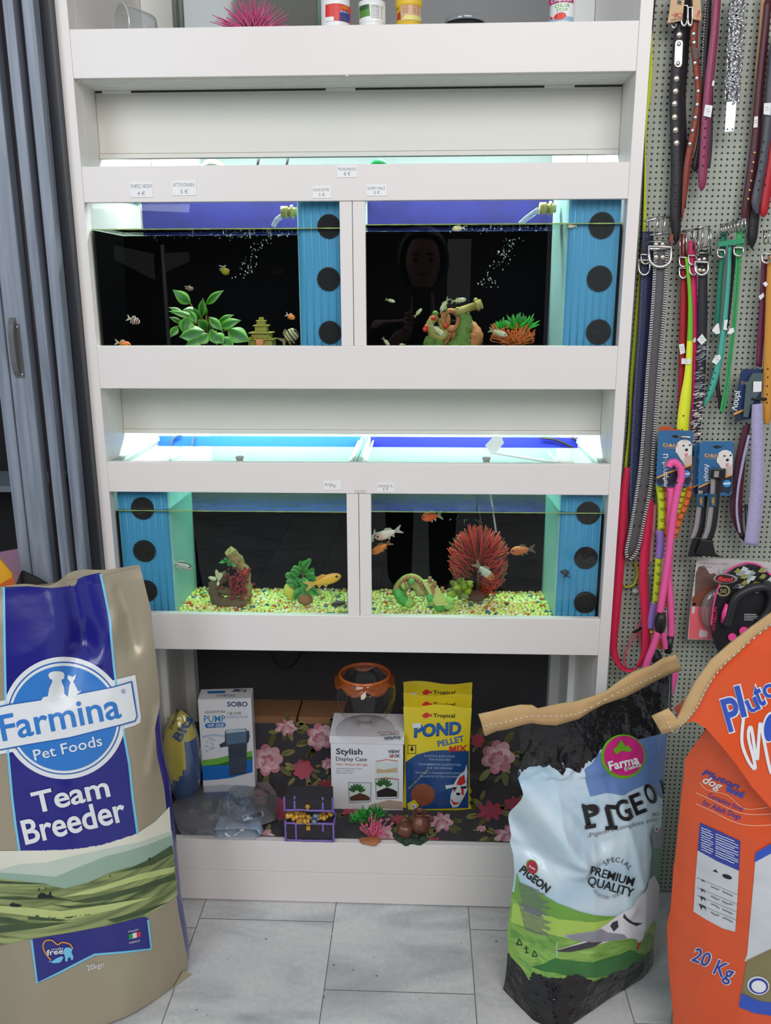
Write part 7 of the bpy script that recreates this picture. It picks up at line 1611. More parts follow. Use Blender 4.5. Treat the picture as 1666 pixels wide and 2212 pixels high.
mb.prism([(1600, 804), (1606, 797), (1648, 797), (1650, 803), (1640, 900), (1588, 912), (1586, 890)], lambda x, y, h: at(x, y, .020 - h), .001, 0); text(mb, 'D&H', 1602, 830, 7, lambda x, y: at(x, y, .0178), 1, 3, 20); text(mb, '\u039b\u03bf\u03c5\u03c1\u03af', 1592, 888, 12, lambda x, y: at(x, y, .0178), 2, -80, 44, bold=.02)
shape(mb, [(1586, 892), (1606, 884), (1606, 888), (1586, 897)], lambda x, y: at(x, y, .0178), 3); shape(mb, [(1587, 898), (1606, 890), (1600, 908), (1588, 911)], lambda x, y: at(x, y, .0179), 4); mb.build('backing_card', [navyc, goldc, whitep, orl, darkc], t)
mb = MB(); mb.prism([(1612, 830), (1626, 806), (1650, 806), (1648, 838), (1626, 872), (1616, 902), (1606, 900)], lambda x, y, h: at(x, y, .014 - h), .004, 0); mb.build('clear_holder', Mglass('holder_film', (200, 220, 214), 1.45, .1, .1, .25, (120, 140, 136)), t)
mb = MB(); mb.prism([(1628, 824), (1646, 824), (1645, 846), (1627, 847)], lambda x, y, h: at(x, y, .008 - h), .001, 0); mb.build('price_tag', tagw, t)
strap([(1626, 874), (1624, 905), (1624, 960), (1622, 1040), (1616, 1110), (1608, 1176)], [(1648, 872), (1649, 905), (1651, 960), (1652, 1040), (1648, 1110), (1638, 1182)], .002).build('mesh_strap', M('mesh_lilac', (176, 168, 204), .7, var=.25, scale=300, bump=.5, bscale=500), t)
lil = M('mesh_lilac')
strap([(1616, 940), (1602, 1000), (1592, 1060), (1590, 1110), (1596, 1150)], [(1622, 940), (1608, 1000), (1597, 1060), (1595, 1110), (1603, 1158)], .008).build('inner_strap', lil, t)
strap([(1606, 920), (1590, 990), (1580, 1060), (1578, 1100), (1588, 1140), (1606, 1168)], [(1622, 915), (1612, 990), (1606, 1060), (1604, 1100), (1606, 1140), (1612, 1172)], .016).build('mesh_band', M('mesh_wine', (84, 36, 52), .7, var=.5, scale=260, bump=.5, bscale=500), t)
mb = MB(); mb.tube([at(1600, 1152, .006), at(1604, 1162, .004), at(1612, 1158, .006), at(1614, 1140, .006), at(1612, 1090, .008)], .0035, 8); mb.build('trigger_hook', M('hook_dark', (46, 46, 50), .4, .5, var=0), t)
mb = MB(); mb.tube([at(x, 862, .010) for x in (1624, 1640, 1656)], .003, 6); mb.build('binding', M('plastic_black'), t)
# round rope leads
def rope(t, pts, r, Y, m, nm='rope', fl=None):
    P = spline([at(x, y, Y if len(pt) < 3 else pt[2]) for pt in pts for x, y in [pt[:2]]], 8); mb = MB(); k = 0; mb.tube(P, r, 10, 0)
    if fl:
        for i in range(0, len(P)-1, 3):
            for j in range(2): c = P[i] + (P[min(i+1, len(P)-1)] - P[i])*(.5*j); mb.tube([c + Vector((-r*.55, -r*.86, .002)), c + Vector((r*.1, -r*1.04, -.0005)), c + Vector((r*.7, -r*.76, .0015))], .0007, 4, 1)
    return mb.build(nm, [m] + ([fl] if fl else []), t)
fleck = M('fleck_black', (30, 28, 30), .7, var=0); ryel = M('rope_yellow', (206, 222, 44), .6, var=.06, bump=.3, bscale=500); ror = M('rope_orange', (240, 122, 60), .6, var=.06, bump=.3, bscale=500); rpk = M('rope_pink', (240, 92, 160), .55, var=.06, bump=.4, bscale=600); rpu = M('rope_purple', (150, 118, 196), .55, var=.08, scale=40)
t = T_('rope_lead', 1408, 1380, .02, 'yellow rope lead with black flecks and purple grips', 'lead')
rope(t, [(1424, 1045), (1429, 1090), (1428, 1145)], .0078, .016, ryel, fl=fleck); rope(t, [(1425, 1145), (1427, 1172), (1424, 1205)], .0086, .014, rpu, 'grip'); rope(t, [(1423, 1203), (1420, 1250), (1416, 1302)], .0074, .014, ryel, fl=fleck); rope(t, [(1414, 1300), (1408, 1330), (1406, 1356)], .0080, .016, rpu, 'grip'); rope(t, [(1407, 1350), (1405, 1372)], .006, .018, ryel, fl=fleck); rope(t, [(1478, 1050), (1470, 1080), (1460, 1110)], .0066, .018, ryel, fl=fleck)
t = T_('rope_lead', 1440, 1420, .02, 'orange rope lead with black flecks behind the pink one', 'lead')
rope(t, [(1438, 1045), (1439, 1090), (1438, 1160)], .0066, .020, ror, fl=fleck); rope(t, [(1502, 985), (1496, 1030), (1484, 1080), (1468, 1120), (1456, 1160)], .0072, .020, ror, fl=fleck); rope(t, [(1438, 1250), (1436, 1310)], .006, .020, ror, fl=fleck); rope(t, [(1422, 1378), (1419, 1398)], .0066, .018, ror, 'rope_end'); rope(t, [(1427, 1384), (1430, 1400)], .0066, .018, ror, 'rope_end')
mb = MB(); lump(mb, at(1420, 1424, .02), (.012, .008, .022), 0, 3, .4); mb.build('clasp', M('hook_dark'), t)
t = T_('rope_lead', 1440, 1440, .0, 'pink rope lead looped over the puppy card with black leather ends', 'lead')
rope(t, [(1444, 1008), (1450, 1000), (1460, 1000), (1470, 1012), (1472, 1030), (1466, 1052), (1458, 1090), (1450, 1150), (1443, 1210), (1434, 1270), (1426, 1322)], .0078, -.018, rpk)
rope(t, [(1449, 1054, -.010), (1449, 1110, -.010), (1447, 1180, -.012), (1445, 1250, -.010), (1449, 1310, -.010), (1450, 1374, -.010)], .0076, -.01, rpk)
mb = MB(); mb.lathe(at(1425, 1372, -.018), [(.0005, 0), (.010, .012), (.0125, .025), (.0115, .040), (.0085, .052), (.0, .052)], 14, 0); mb.build('slider', M('leather_slider', (32, 28, 32), .45, var=.1), t)
rope(t, [(1421, 1364, -.016), (1412, 1395, -.014), (1400, 1425, -.012), (1392, 1452, -.01)], .0076, -.012, rpk); rope(t, [(1432, 1366, -.014), (1436, 1385, -.012), (1438, 1400, -.01)], .0062, -.012, rpk)
mb = MB(); mb.tube([at(1449, 1376, -.010), at(1443, 1410, -.008)], .0075, 10); mb.build('leather_end', M('leather_slider'), t)
rope(t, [(1459, 1440, .0), (1456, 1465, .0), (1448, 1495, .002), (1442, 1505, .004)], .0076, .0, rpk); mb = MB(); mb.tube([at(1444 + 7*cos(a), 1498 + 12*sin(a), -.002) for a in [2*pi*i/14 for i in range(14)]], .0022, 7, closed=True); mb.build('ring', M('hook_dark'), t)
mb = MB(); mb.tube([at(1442, 1048, -.012), at(1462, 1042, -.024), at(1474, 1044, -.014)], .0018, 6); mb.build('tie', M('plastic_black'), t)
# pink cord, small teal lead and red webbing loop
t = T_('dog_lead', 1355, 1450, .03, 'thin speckled pink cord lead hanging inside the red webbing loop', 'lead'); spk = M('cord_pink', (186, 84, 96), .6, var=.4, scale=200)
rope(t, [(1386, 1340), (1376, 1362), (1366, 1380), (1352, 1410), (1349, 1425), (1352, 1438), (1357, 1446)], .0028, .034, spk, 'cord'); strap([(1376, 1366), (1382, 1390), (1384, 1420), (1380, 1440)], [(1388, 1364), (1390, 1390), (1391, 1420), (1386, 1442)], .036).build('band', spk, t)
mb = MB(); mb.obox(at(1380, 1360, .032), (.010, 0, .006), (0, .002, 0), (-.0012, 0, .0025)); mb.build('ring', M('hook_dark'), t)
t = T_('dog_lead', 1408, 1210, .036, 'salmon braided cord behind the grey collar tip', 'lead'); rope(t, [(1415, 1090), (1412, 1140), (1408, 1180), (1406, 1214)], .0045, .034, M('cord_salmon', (206, 132, 140), .6, var=.2, scale=200), 'cord')
rope(t, [(1404, 1240), (1404, 1300)], .0032, .036, M('cord_grey', (130, 124, 128), .6, var=.3), 'cord')
t = T_('dog_lead', 1360, 1450, .02, 'crimson webbing lead hanging in a long loop beside the post', 'lead')
mb = MB(); P = spline([at(x, y, Y) for x, y, Y in ((1355, 1010, .030), (1348, 1080, .028), (1344, 1160, .026), (1338, 1240, .024), (1331, 1320, .022), (1325, 1390, .020), (1331, 1422, .018), (1346, 1444, .016), (1362, 1448, .014), (1380, 1438, .012), (1394, 1412, .012), (1397, 1380, .013), (1394, 1320, .016), (1390, 1260, .018), (1392, 1200, .020), (1398, 1140, .022), (1402, 1080, .024))], 7)
N = len(P); sd = []
for i in range(N):
    k = i/(N-1); k2 = min(1, abs(k - .47)/.16); sd.append(Vector((1, 0, 0))*k2 + Vector((0, 1, 0))*(1 - k2)*.75 + Vector((.25, 0, .3))*(1-k2))
mb.ribbon(P, [.019*(.55 + .45*min(1, abs(i/(N-1) - .47)/.18, .2 + i*.09)) for i in range(N)], sd, .0022); mb.build('webbing', M('web_crimson', (206, 30, 72), .55, var=.06, scale=120, bump=.3, bscale=500), t)
mb = MB(); c = at(1372, 1277, .05); mb.ball(c, (.007, .007, .007), 0, 14, 10); mb.ball(c + Vector((.004, -.004, .001)), .0038, 0, 10, 8); tag(mb.build('plastic_peg', M('peg_clear', (190, 186, 186), .1, var=0, coat=.5), loc=tuple(c)), 'small shiny clear plastic peg inside the red webbing loop', 'hook')
# orange cap of a carded lead just behind the neon collar
mb = MB(); mb.prism([(1425, 938), (1423, 925), (1430, 921), (1448, 920), (1454, 926), (1470, 928), (1470, 938)], lambda x, y, h: at(x, y, .014 - h), .006, 0); tag(mb.build('carded_lead', M('handle_orange', (190, 84, 50), .5), loc=tuple(at(1446, 935, .014))), 'orange-brown plastic end above the first puppy card', 'lead')
# retractable lead on its blister card
t = T_('retractable_lead', 1580, 1380, .0, 'black and pink retractable lead in a blister pack behind the orange sack', 'lead'); YB_ = .022
mb = MB(); mb.prism([(1505, 1211), (1512, 1206), (1590, 1208), (1690, 1216), (1690, 1400), (1540, 1382), (1486, 1381), (1490, 1330)], lambda x, y, h: at(x, y, YB_ - h), .002, 0); f = lambda x, y: at(x, y, YB_ - .0024); f2 = lambda x, y: at(x, y, YB_ - .0028)
shape(mb, [(1492, 1311), (1540, 1312), (1620, 1330), (1620, 1392), (1540, 1381), (1488, 1380)], f, 1); shape(mb, [(1503, 1240), (1510, 1224), (1522, 1222), (1534, 1240), (1545, 1238), (1556, 1262), (1540, 1300), (1500, 1302)], f, 2); shape(mb, [(1496, 1290), (1534, 1262), (1560, 1300), (1560, 1312), (1494, 1310)], f2, 3)
text(mb, 'THE RETRACTABLE', 1512, 1219, 4, f2, 4, 1, 62); text(mb, 'LEASH', 1518, 1226, 3.5, f2, 4, 1, 20); text(mb, 'UG', 1552, 1242, 14, f2, 4, 0, 30)
shape(mb, [(1512, 1362), (1516, 1358), (1519, 1362), (1527, 1362), (1530, 1368), (1528, 1376), (1512, 1377), (1510, 1370)], f2, 5); shape(mb, [(1495, 1304), (1503, 1302), (1503, 1308), (1500, 1326), (1495, 1325)], f2, 5)
mb.build('backing_card', [M('card_beige', (206, 196, 196), .45, var=.06), M('card_coral', (232, 104, 112), .45, var=.05), M('card_scene_brown', (112, 84, 76), .5, var=.4, scale=50), M('card_scene_rust', (130, 74, 54), .5, var=.3, scale=50), M('card_scene_text', (176, 166, 172), .5, var=0), M('card_icon', (216, 200, 206), .5, var=0)], t)
mb = MB(); c = at(1548, 1318, .012); mb.ball(c, (.036, .016, .050), 0, 24, 14); mb.build('blister', Mglass('blister_film', (232, 226, 224), 1.45, .08, .05, .3, (190, 176, 172)), t)
kb = M('case_black', (32, 30, 34), .38, var=.06); kp = M('case_pink', (236, 72, 150), .4, var=0)
case = [(1546, 1398), (1537, 1370), (1536, 1340), (1542, 1300), (1552, 1268), (1566, 1240), (1590, 1222), (1615, 1216), (1640, 1220), (1664, 1238), (1680, 1270), (1690, 1320), (1690, 1420), (1560, 1420)]
mb = MB(); mb.prism(case, lambda x, y, h: at(x, y, .004 - h), .022, 0); mb.build('case', kb, t, bevel=.004)
fc = lambda e: (lambda x, y: at(x, y, -.019 - e))
mb = MB(); stroke(mb, [(p.x, p.y) for p in spline([(1537, 1350, 0), (1543, 1302, 0), (1553, 1268, 0), (1568, 1238, 0), (1592, 1222, 0), (1616, 1216, 0), (1642, 1222, 0), (1666, 1242, 0)], 6)], 3.4, fc(.0016), 0); mb.build('pink_trim', kp, t)
mb = MB(); mb.lathe(at(1567, 1250, -.020), [(.0, 0), (.026, 0), (.026, .003), (.022, .004), (.0, .004)], 28, 0, ax=(0, -1, 0)); mb.v = [Vector((v.x, v.y, at(1567, 1250, -.02).z + (v.z - at(1567, 1250, -.02).z)*.42)) for v in mb.v]
shape(mb, ell(1567, 1250, 21, 8.5, 24, 4), fc(.0066), 1); text(mb, 'flexi', 1551, 1255, 10, fc(.0072), 2, 2, 33, bold=.03, shear=.15); mb.build('emblem', [M('emblem_silver', (168, 166, 170), .3, .6, var=0), M('emblem_dark', (60, 30, 34), .4), M('emblem_red2', (230, 60, 66), .4, var=0)], t)
mb = MB(); shape(mb, ell(1563, 1276, 14.5, 12, 24), fc(.0014), 0); shape(mb, ell(1563, 1276, 11, 9, 24), fc(.0019), 1); text(mb, '50', 1556, 1281, 9, fc(.0024), 0, 0, 14, bold=.02)
for i in range(20): a = 2*pi*i/20; stroke(mb, [(1563 + 13*cos(a), 1276 + 10.6*sin(a)), (1563 + 16*cos(a), 1276 + 13.2*sin(a))], 1.2, fc(.0014), 0)
mb.build('anniversary_seal', [M('seal_gold', (196, 180, 130), .35, .5, var=0), kb], t); mb = MB()
text(mb, 'NEON', 1548, 1345, 9, fc(.0016), 2, -88, 33, bold=.01); text(mb, 'NEW', 1545, 1362, 7, fc(.0016), 2, -84, 15)
mb.build('lettering', [kb, kb, M('print_pink', (206, 60, 90), .4, var=0)], t); mb = MB()
for i, w in enumerate((26, 30, 30, 20)): shape(mb, [(1608, 1326 + i*4), (1608 + w, 1326.5 + i*4), (1608 + w, 1328 + i*4), (1608, 1327.5 + i*4)], fc(.0016), 3)
mb.build('stripe_print', [kb, kb, kb, M('print_lightgrey', (196, 194, 196), .5, var=0)], t)
mb = MB(); rn = random.Random(14)
for i in range(34): x, y = rn.uniform(1588, 1665), rn.uniform(1222, 1282); y += abs(x - 1615)*.12; mb.add([fc(.0014 + i*.00004)(x + a, y + b) for a, b in ((-8, 3), (rn.uniform(-3, 2), -6), (9, rn.uniform(-5, 1)), (3, 5))], [(0, 1, 2, 3)], i % 4)
mb.build('camouflage', [M('camo_grey', (150, 160, 158), .5), M('camo_olive', (150, 146, 70), .5), M('camo_dark', (62, 70, 62), .5), M('camo_white', (196, 204, 200), .5)], t)
mb = MB(); H = spline([at(x, y, -.030) for x, y in ((1570, 1352), (1578, 1320), (1590, 1292), (1612, 1276), (1640, 1268), (1660, 1272), (1668, 1292), (1660, 1320), (1640, 1346))], 6); mb.tube(H, .0095, 12, 0); mb.build('handle', M('grip_black', (38, 36, 40), .45, var=.06), t)
mb = MB(); mb.tube([at(1572, 1305, -.026), at(1566, 1325, -.028), at(1561, 1345, -.026)], [.005, .0065, .004], 10); mb.build('brake_button', kp, t)
for x, y, r in ((1581, 1375, .009), (1606, 1362, .010)):
    mb = MB(); c = at(x, y, -.020); mb.cyl(c, c + Vector((0, -.006, 0)), r, r*.95, 18); mb.build('pink_knob', kp, t)
# ------------------------------------------------------------------ top shelf
ZT = 1.932
def ontop(x, y=60): return at(x, 45, y)
def shelfz(o): pass
def jar(px, halfw, Y, prof, mats, name, label, cat, mf=None, lidmf=None, deco=None):
    c = at(px, 45, Y); c.z = ZT; s = halfw/pxm(Vector((c.x, Y, 1.95)))
    t = thing(name, c, label, cat)
    mb = MB(); mb.lathe(c, [(r*s, z) for r, z in prof], 28, 0)
    if deco: deco(mb, c, s)
    mb.build('body', mats, t); return t, c, s
def cylf(c, r, e): return lambda x, y: (lambda p: Vector((p.x, c.y - sqrt(max(1e-6, (r + e)**2 - min((r*.995)**2, (p.x - c.x)**2))), p.z)))(at(x, y, c.y - r*.8))
wj = M('jar_white', (232, 232, 230), .35, var=.02)
def d1(mb, c, s):
    f, f2 = cylf(c, s, .0005), cylf(c, s, .001); 
    shape(mb, [(703, 11), (728, 9), (756, 10), (756, 46), (703, 47)], f, 1, 6); shape(mb, [(703, 38), (722, 38), (722, 47), (703, 47)], f2, 0, 6); shape(mb, [(735, 26), (750, 22), (755, 30), (754, 46), (734, 46)], f2, 2, 6)
    text(mb, 'LABEO', 735, 20, 8, f2, 3, -3, 20, bold=.02); text(mb, 'MULTI', 736, 28, 5, f2, 0, -3, 18); shape(mb, ell(742, 40, 5, 6, 12), f2, 4, 6)
jar(725, 31, .11, [(.0, 0), (.98, .001), (1, .004), (1, .105), (.96, .108), (.93, .12), (.0, .121)], [wj, M('jar_red', (212, 44, 36), .4), M('jar_blue', (44, 66, 140), .4), M('jar_gold', (222, 150, 40), .4), M('jar_brown', (120, 64, 40), .4)], 'food_jar', 'white jar with a red label on the top shelf', 'jar', deco=d1)
def d2(mb, c, s):
    f, f2 = cylf(c, s, .0005), cylf(c, s, .001); shape(mb, [(776, 12), (832, 8), (832, 47), (776, 47)], f, 0, 6); shape(mb, [(776, 12), (798, 11), (800, 36), (776, 38)], f2, 2, 6); shape(mb, [(776, 12), (797, 11), (797, 20), (776, 22)], cylf(c, s, .0015), 3, 6)
    for i in range(8): stroke(mb, [(802, 14 + i*3.6), (808, 13.6 + i*3.6), (816, 13.4 + i*3.6), (826, 13.8 + i*3.6)], 1, f2, 4)
jar(804, 28, .12, [(.0, 0), (.98, .001), (1, .004), (1, .055), (1.0, .056), (.9, .058), (1.02, .059), (1.03, .073), (.6, .075), (0, .075)], [wj, M('lid_lime', (190, 206, 60), .4), M('jar_green', (84, 142, 50), .4, var=.3, scale=60), M('jar_dark_green', (40, 84, 40), .4), greyp], 'food_jar', 'short jar with a lime lid and green label on the top shelf', 'jar', deco=d2)
def d3(mb, c, s):
    f, f2 = cylf(c, s, .0005), cylf(c, s, .001); shape(mb, [(866, 8), (910, 8), (910, 45), (866, 45)], f, 1, 6); text(mb, 'a', 857, 20, 8, f2, 2, 0); shape(mb, [(858, 28), (864, 24), (866, 42), (857, 42)], f2, 2, 6); shape(mb, [(876, 34), (910, 34), (910, 44), (866, 44)], f2, 3, 6)
    for i in range(5): stroke(mb, [(870, 12 + i*4), (880, 11.6 + i*4), (895, 11.6 + i*4), (905, 12 + i*4)], 1, f2, 4)
jar(883, 27, .12, [(.0, 0), (.98, .001), (1, .004), (1, .062), (1.06, .063), (1.08, .066), (1.08, .078), (.0, .080)], [M('jar_yellow', (226, 186, 48), .4), M('jar_peach', (206, 168, 132), .45), M('jar_crimson', (176, 40, 34), .4), M('jar_lightyellow', (226, 214, 120), .4), M('jar_redtext', (170, 70, 50), .5, var=0)], 'food_jar', 'yellow jar with a peach label on the top shelf', 'jar', deco=d3)
def d4(mb, c, s):
    f, f2 = cylf(c, s, .0005), cylf(c, s, .001); shape(mb, [(1188, -10), (1240, -10), (1240, 6), (1188, 7)], f, 1, 6); text(mb, 'DAJANA', 1193, 4, 7, f2, 0, 0, 42, bold=.02)
    text(mb, 'CHLOR', 1199, 17, 8, f, 2, -1, 32, bold=.01); text(mb, 'STOP', 1202, 26, 7, f, 2, -1, 24, bold=.01); shape(mb, ell(1210, 36, 13, 8, 16, -8), f, 3, 6); shape(mb, [(1196, 37), (1190, 31), (1191, 43)], f, 3); shape(mb, [(1188, 40), (1240, 36), (1240, 46), (1188, 46)], f, 4, 6)
jar(1214, 26.5, .08, [(.0, 0), (.98, .001), (1, .004), (1, .075), (.9, .082), (.5, .09), (.45, .12), (0, .121)], [wj, M('label_magenta', (176, 40, 104), .4, var=0), M('label_lightgreen', (120, 178, 84), .4, var=0), M('label_red', (214, 58, 46), .4, var=0), M('label_paleblue', (150, 182, 206), .4, var=0)], 'water_care_bottle', 'white water conditioner bottle with a red fish on the top shelf', 'bottle', deco=d4)
c = at(1005, 45, .12); c.z = ZT; t = thing('plastic_bowl', c, 'shallow black bowl with clear lid on the top shelf', 'bowl'); s = 43/pxm(Vector((c.x, .12, 1.93)))
mb = MB(); mb.lathe(c, [(0, .001), (.7*s, .001), (.92*s, .014), (.98*s, .034), (.95*s, .034), (.9*s, .016), (0, .004)], 30); mb.build('bowl', M('bowl_black', (24, 23, 24), .3), t)
mb = MB(); mb.lathe(c, [(1.0*s, .033), (1.03*s, .036), (1.0*s, .041), (.9*s, .044), (0, .045)], 30); mb.build('lid', Mglass('lid_clear', (225, 230, 232), 1.45, .05, .1, .25, (200, 205, 208)), t)
# pink feathery plant, curled clear tub, old glass tank at the back
c = at(548, 45, .14); c.z = ZT; t = thing('plastic_plant', c, 'pink feathery plastic plant on the top shelf', 'aquarium plant')
mb = MB(); rn = random.Random(31)
for i in range(170):
    a = rn.uniform(.12, pi - .12); l = rn.uniform(.05, .085); d = Vector((cos(a)*.9, rn.uniform(-.35, .35), sin(a)))
    p0 = c + Vector((rn.uniform(-.012, .012), 0, .012)); p1 = p0 + d*l*.55; p2 = p0 + d*l + Vector((cos(a)*.012, 0, -.010*abs(cos(a))))
    k = len(mb.f); mb.tube(spline([p0, p1, p2], 3), [.0016, .0016, .0015, .0014, .0012, .001, .0007], 4)
    for j in range(k, len(mb.f)): mb.m[j] = 0 if (j - k) < 9 else 1
mb.build('fronds', [M('frond_base', (104, 66, 58), .5, var=.2), M('frond_pink', (206, 84, 136), .5, var=.2)], t)
mb = MB(); lump(mb, c + Vector((0, 0, .008)), (.016, .014, .008), 0, 2); mb.build('foot', M('plant_foot'), t)
c = at(262, 52, .12); c.z = ZT; t = thing('plastic_tub', c, 'clear plastic tub lying on its side at the left of the top shelf', 'tub')
s = 43/pxm(c); mb = MB(); mb.lathe(c + Vector((-.0, 0, s*.98)), [(s, 0), (s*.97, .02), (s*.80, .06), (s*.74, .065), (0, .066)], 30, 0, ax=(.75, .65, 0)); mb.build('tub', Mglass('tub_plastic', (236, 238, 238), 1.45, .1, .12, .18, (220, 222, 222)), t)
mb = MB(); d_ = Vector((.75, .65, 0)).normalized(); e_ = Vector((0, 0, 1)); g_ = d_.cross(e_); cc = c + Vector((0, 0, s*.98)); mb.tube([cc + (g_*cos(a) + e_*sin(a))*s for a in [2*pi*i/32 for i in range(32)]], .0022, 6, closed=True); mb.build('rim', Mglass('tub_rim', (240, 242, 242), 1.45, .1, .2, .5, (226, 228, 228)), t)
t = thing('glass_tank', at(545, 45, .3) * 1.0, 'old empty glass tank standing behind the pink plant on the top shelf', 'glass tank')
ORG[t.name] = Vector(t.location); gx0, gx1 = at(392, 30, .27).x, at(690, 30, .27).x
gpm = Mglass('tank_pane', (214, 216, 208), 1.45, .05, .05, .3, (140, 138, 126))
mb = MB(); mb.box(gx0, gx1, .27, .274, ZT + .001, 2.2); mb.build('front_pane', gpm, t)
for x in (gx0, gx1): mb = MB(); mb.box(x - .003, x + .003, .274, .45, ZT + .001, 2.2); mb.tube([(x, .268, ZT + .001), (x, .268, 2.2)], .005, 6, 1); mb.build('side_pane', [gpm, M('old_silicone', (96, 118, 104), .5, var=.3)], t)
# hand-written price slips on the rails
slip = M('price_slip', (235, 233, 232), .5, var=.01); pen = M('pencil_grey', (132, 132, 140), .6, var=0)
for x0, y0, x1, y1, l1, l2, tx, h1, lb in ((279, 393, 331, 426, '\u03a7\u0397\u03a1\u0395\u03a3 \u03a7\u03a1\u03a9\u039c', '4 \u20ac', 282, 8, 'farthest left on the upper rail, priced 4 euro'), (371, 390, 425, 422, '\u0391\u0393\u0393\u0395\u039b\u039f\u03a8\u0391\u03a1\u0391', '5 \u20ac', 374, 8, 'second on the upper rail, priced 5 euro'), (675, 402, 716, 428, 'ALGAE EATER', '5 \u20ac', 676, 6.5, 'just left of the upper post, priced 5 euro'),
                                    (728, 357, 772, 383, 'MONOMAXOI', '8 \u20ac', 731, 7, 'highest on the upper rail, priced 8 euro'), (792, 399, 836, 423, 'GUPPY MALE', '3 \u20ac', 794, 6.5, 'rightmost on the upper rail, priced 3 euro'), (700, 1039, 738, 1058, 'KOI', '7 \u20ac', 703, 6.5, 'left one on the lower rail, reading KOI'), (815, 1043, 852, 1063, '\u039f\u03a1\u0391\u039d\u03a4\u0391', '6 \u20ac', 817, 6, 'right one on the lower rail, priced 6 euro')):
    mb = MB(); f = lambda x, y: at(x, y, -.0004); p = [at(x0, y0, 0), at(x1, y1, 0)]
    mb.box(p[0].x, p[1].x, -.0002, .0008, p[1].z, p[0].z, 0)
    text(mb, l1, tx, y0 + h1*1.5 + 1, h1, f, 1, 0, (x1 - x0)*.86 if len(l1) > 4 else 16); text(mb, l2, (x0 + x1)/2, y1 - 4, h1*1.1, f, 1, 0, anchor='c')
    tag(mb.build('price_slip', [slip, pen], loc=((p[0].x + p[1].x)/2, 0, (p[0].z + p[1].z)/2)), 'hand-written price slip ' + lb, 'price label')
mb = MB(); a, b_ = at(766, 1058, 0), at(790, 1064, 0); mb.box(a.x, b_.x, -.0004, .0008, b_.z, a.z); tag(mb.build('tape_strip', M('tape', (206, 200, 190), .5), loc=tuple(a)), 'bit of yellowed tape on the lower rail above the post', 'tape')
# ------------------------------------------------------------------ behind the camera: what the tank fronts mirror
def mir(px, py, Yv):                       # the real point whose mirror image in the tank glass lies at depth Yv
    p = at(px, py, Yv); return Vector((p.x, 2*YF - p.y, p.z))
shelfm = M('gondola_grey', (226, 222, 220), .5, var=.05)
t = thing('shop_shelving', mir(345, 1200, 2.2), 'pale steel shop shelving upright with bracket arms behind the photographer', 'shelving')
ORG[t.name] = Vector(t.location)
up0, up1 = mir(338, 530, 2.2), mir(352, 530, 2.2)
mb = MB(); mb.box(up1.x - .012, up0.x + .02, up0.y - .05, up0.y, 0, mir(345, 528, 2.2).z); mb.build('upright', shelfm, t)
for sgn, pts in ((1, [(247, 530), (332, 548), (335, 605), (247, 560)]), (-1, [(354, 546), (408, 545), (410, 565), (358, 588)])):
    mb = MB(); mb.prism(pts, lambda x, y, h: mir(x, y, 2.2) + Vector((0, h, 0)), .004, 0); mb.build('bracket_arm', shelfm, t)
mb = MB(); a, b_ = mir(380, 577, 2.5), mir(590, 590, 2.5); mb.box(min(a.x, b_.x), max(a.x, b_.x), a.y - .3, a.y, b_.z, a.z); mb.build('shelf_board', M('shelf_maroon', (92, 60, 62), .5), t)
mb = MB(); mb.box(-2.2, .95, -4.05, -4.0, 0, 2.25); tag(mb.build('wall_front', M('shop_wall', (58, 55, 58), .9)), kind='structure')
mb = MB(); p0, p1 = mir(968, 515, 3.98), mir(1016, 682, 3.98); mb.box(p0.x, p1.x, -3.995, -3.99, p1.z, p0.z); f = lambda x, y: mir(x, y, 3.972 + 2*YF - .02)
tag(mb.build('calendar', M('paper_white', (206, 202, 200), .7), loc=(p0.x, -3.99, p1.z)), 'plain white wall calendar mirrored beside the photographer', 'calendar')

# the photographer, seen only as a mirror image in the upper right tank
Yh = 2.05
hc = mir(914, 566, Yh); S = 1.08
t = thing('person', (hc.x, hc.y - .05, 0), 'person with dark bob hair and dark shirt holding a phone up, mirrored in tank', 'person')
sk = M('skin', (196, 150, 128), .5, var=.06); hairm = M('hair_dark', (28, 22, 22), .5, var=.2); shirt = M('shirt_navy', (26, 27, 36), .8, var=.1)
phz = CAM + Vector((.0, -.020, -.045))
def skinned(name, verts, edges, radii, m, parent, sub=2):
    org = ORG[parent.name]; me = bpy.data.meshes.new(name); me.from_pydata([tuple(Vector(v) - org) for v in verts], edges, []); me.materials.append(m)
    o = bpy.data.objects.new(name, me); COL.objects.link(o); o.parent = parent
    md = o.modifiers.new('skin', 'SKIN'); sv = me.skin_vertices[0].data if me.skin_vertices else None
    if sv is None:
        bm = bmesh.new(); bm.from_mesh(me); bm.verts.layers.skin.verify(); bm.to_mesh(me); bm.free(); sv = me.skin_vertices[0].data
    for i, r in enumerate(radii): sv[i].radius = (r, r) if isinstance(r, (int, float)) else r
    sv[0].use_root = True; md.use_smooth_shade = True
    d = o.modifiers.new('sub', 'SUBSURF'); d.levels = sub; d.render_levels = sub
    ORG[o.name] = org; return o
X, Yb = hc.x, hc.y - .03
sh = hc.z - .27*S
rh = phz + Vector((-.050, -.012, -.05)); lh = phz + Vector((.052, -.012, -.055))
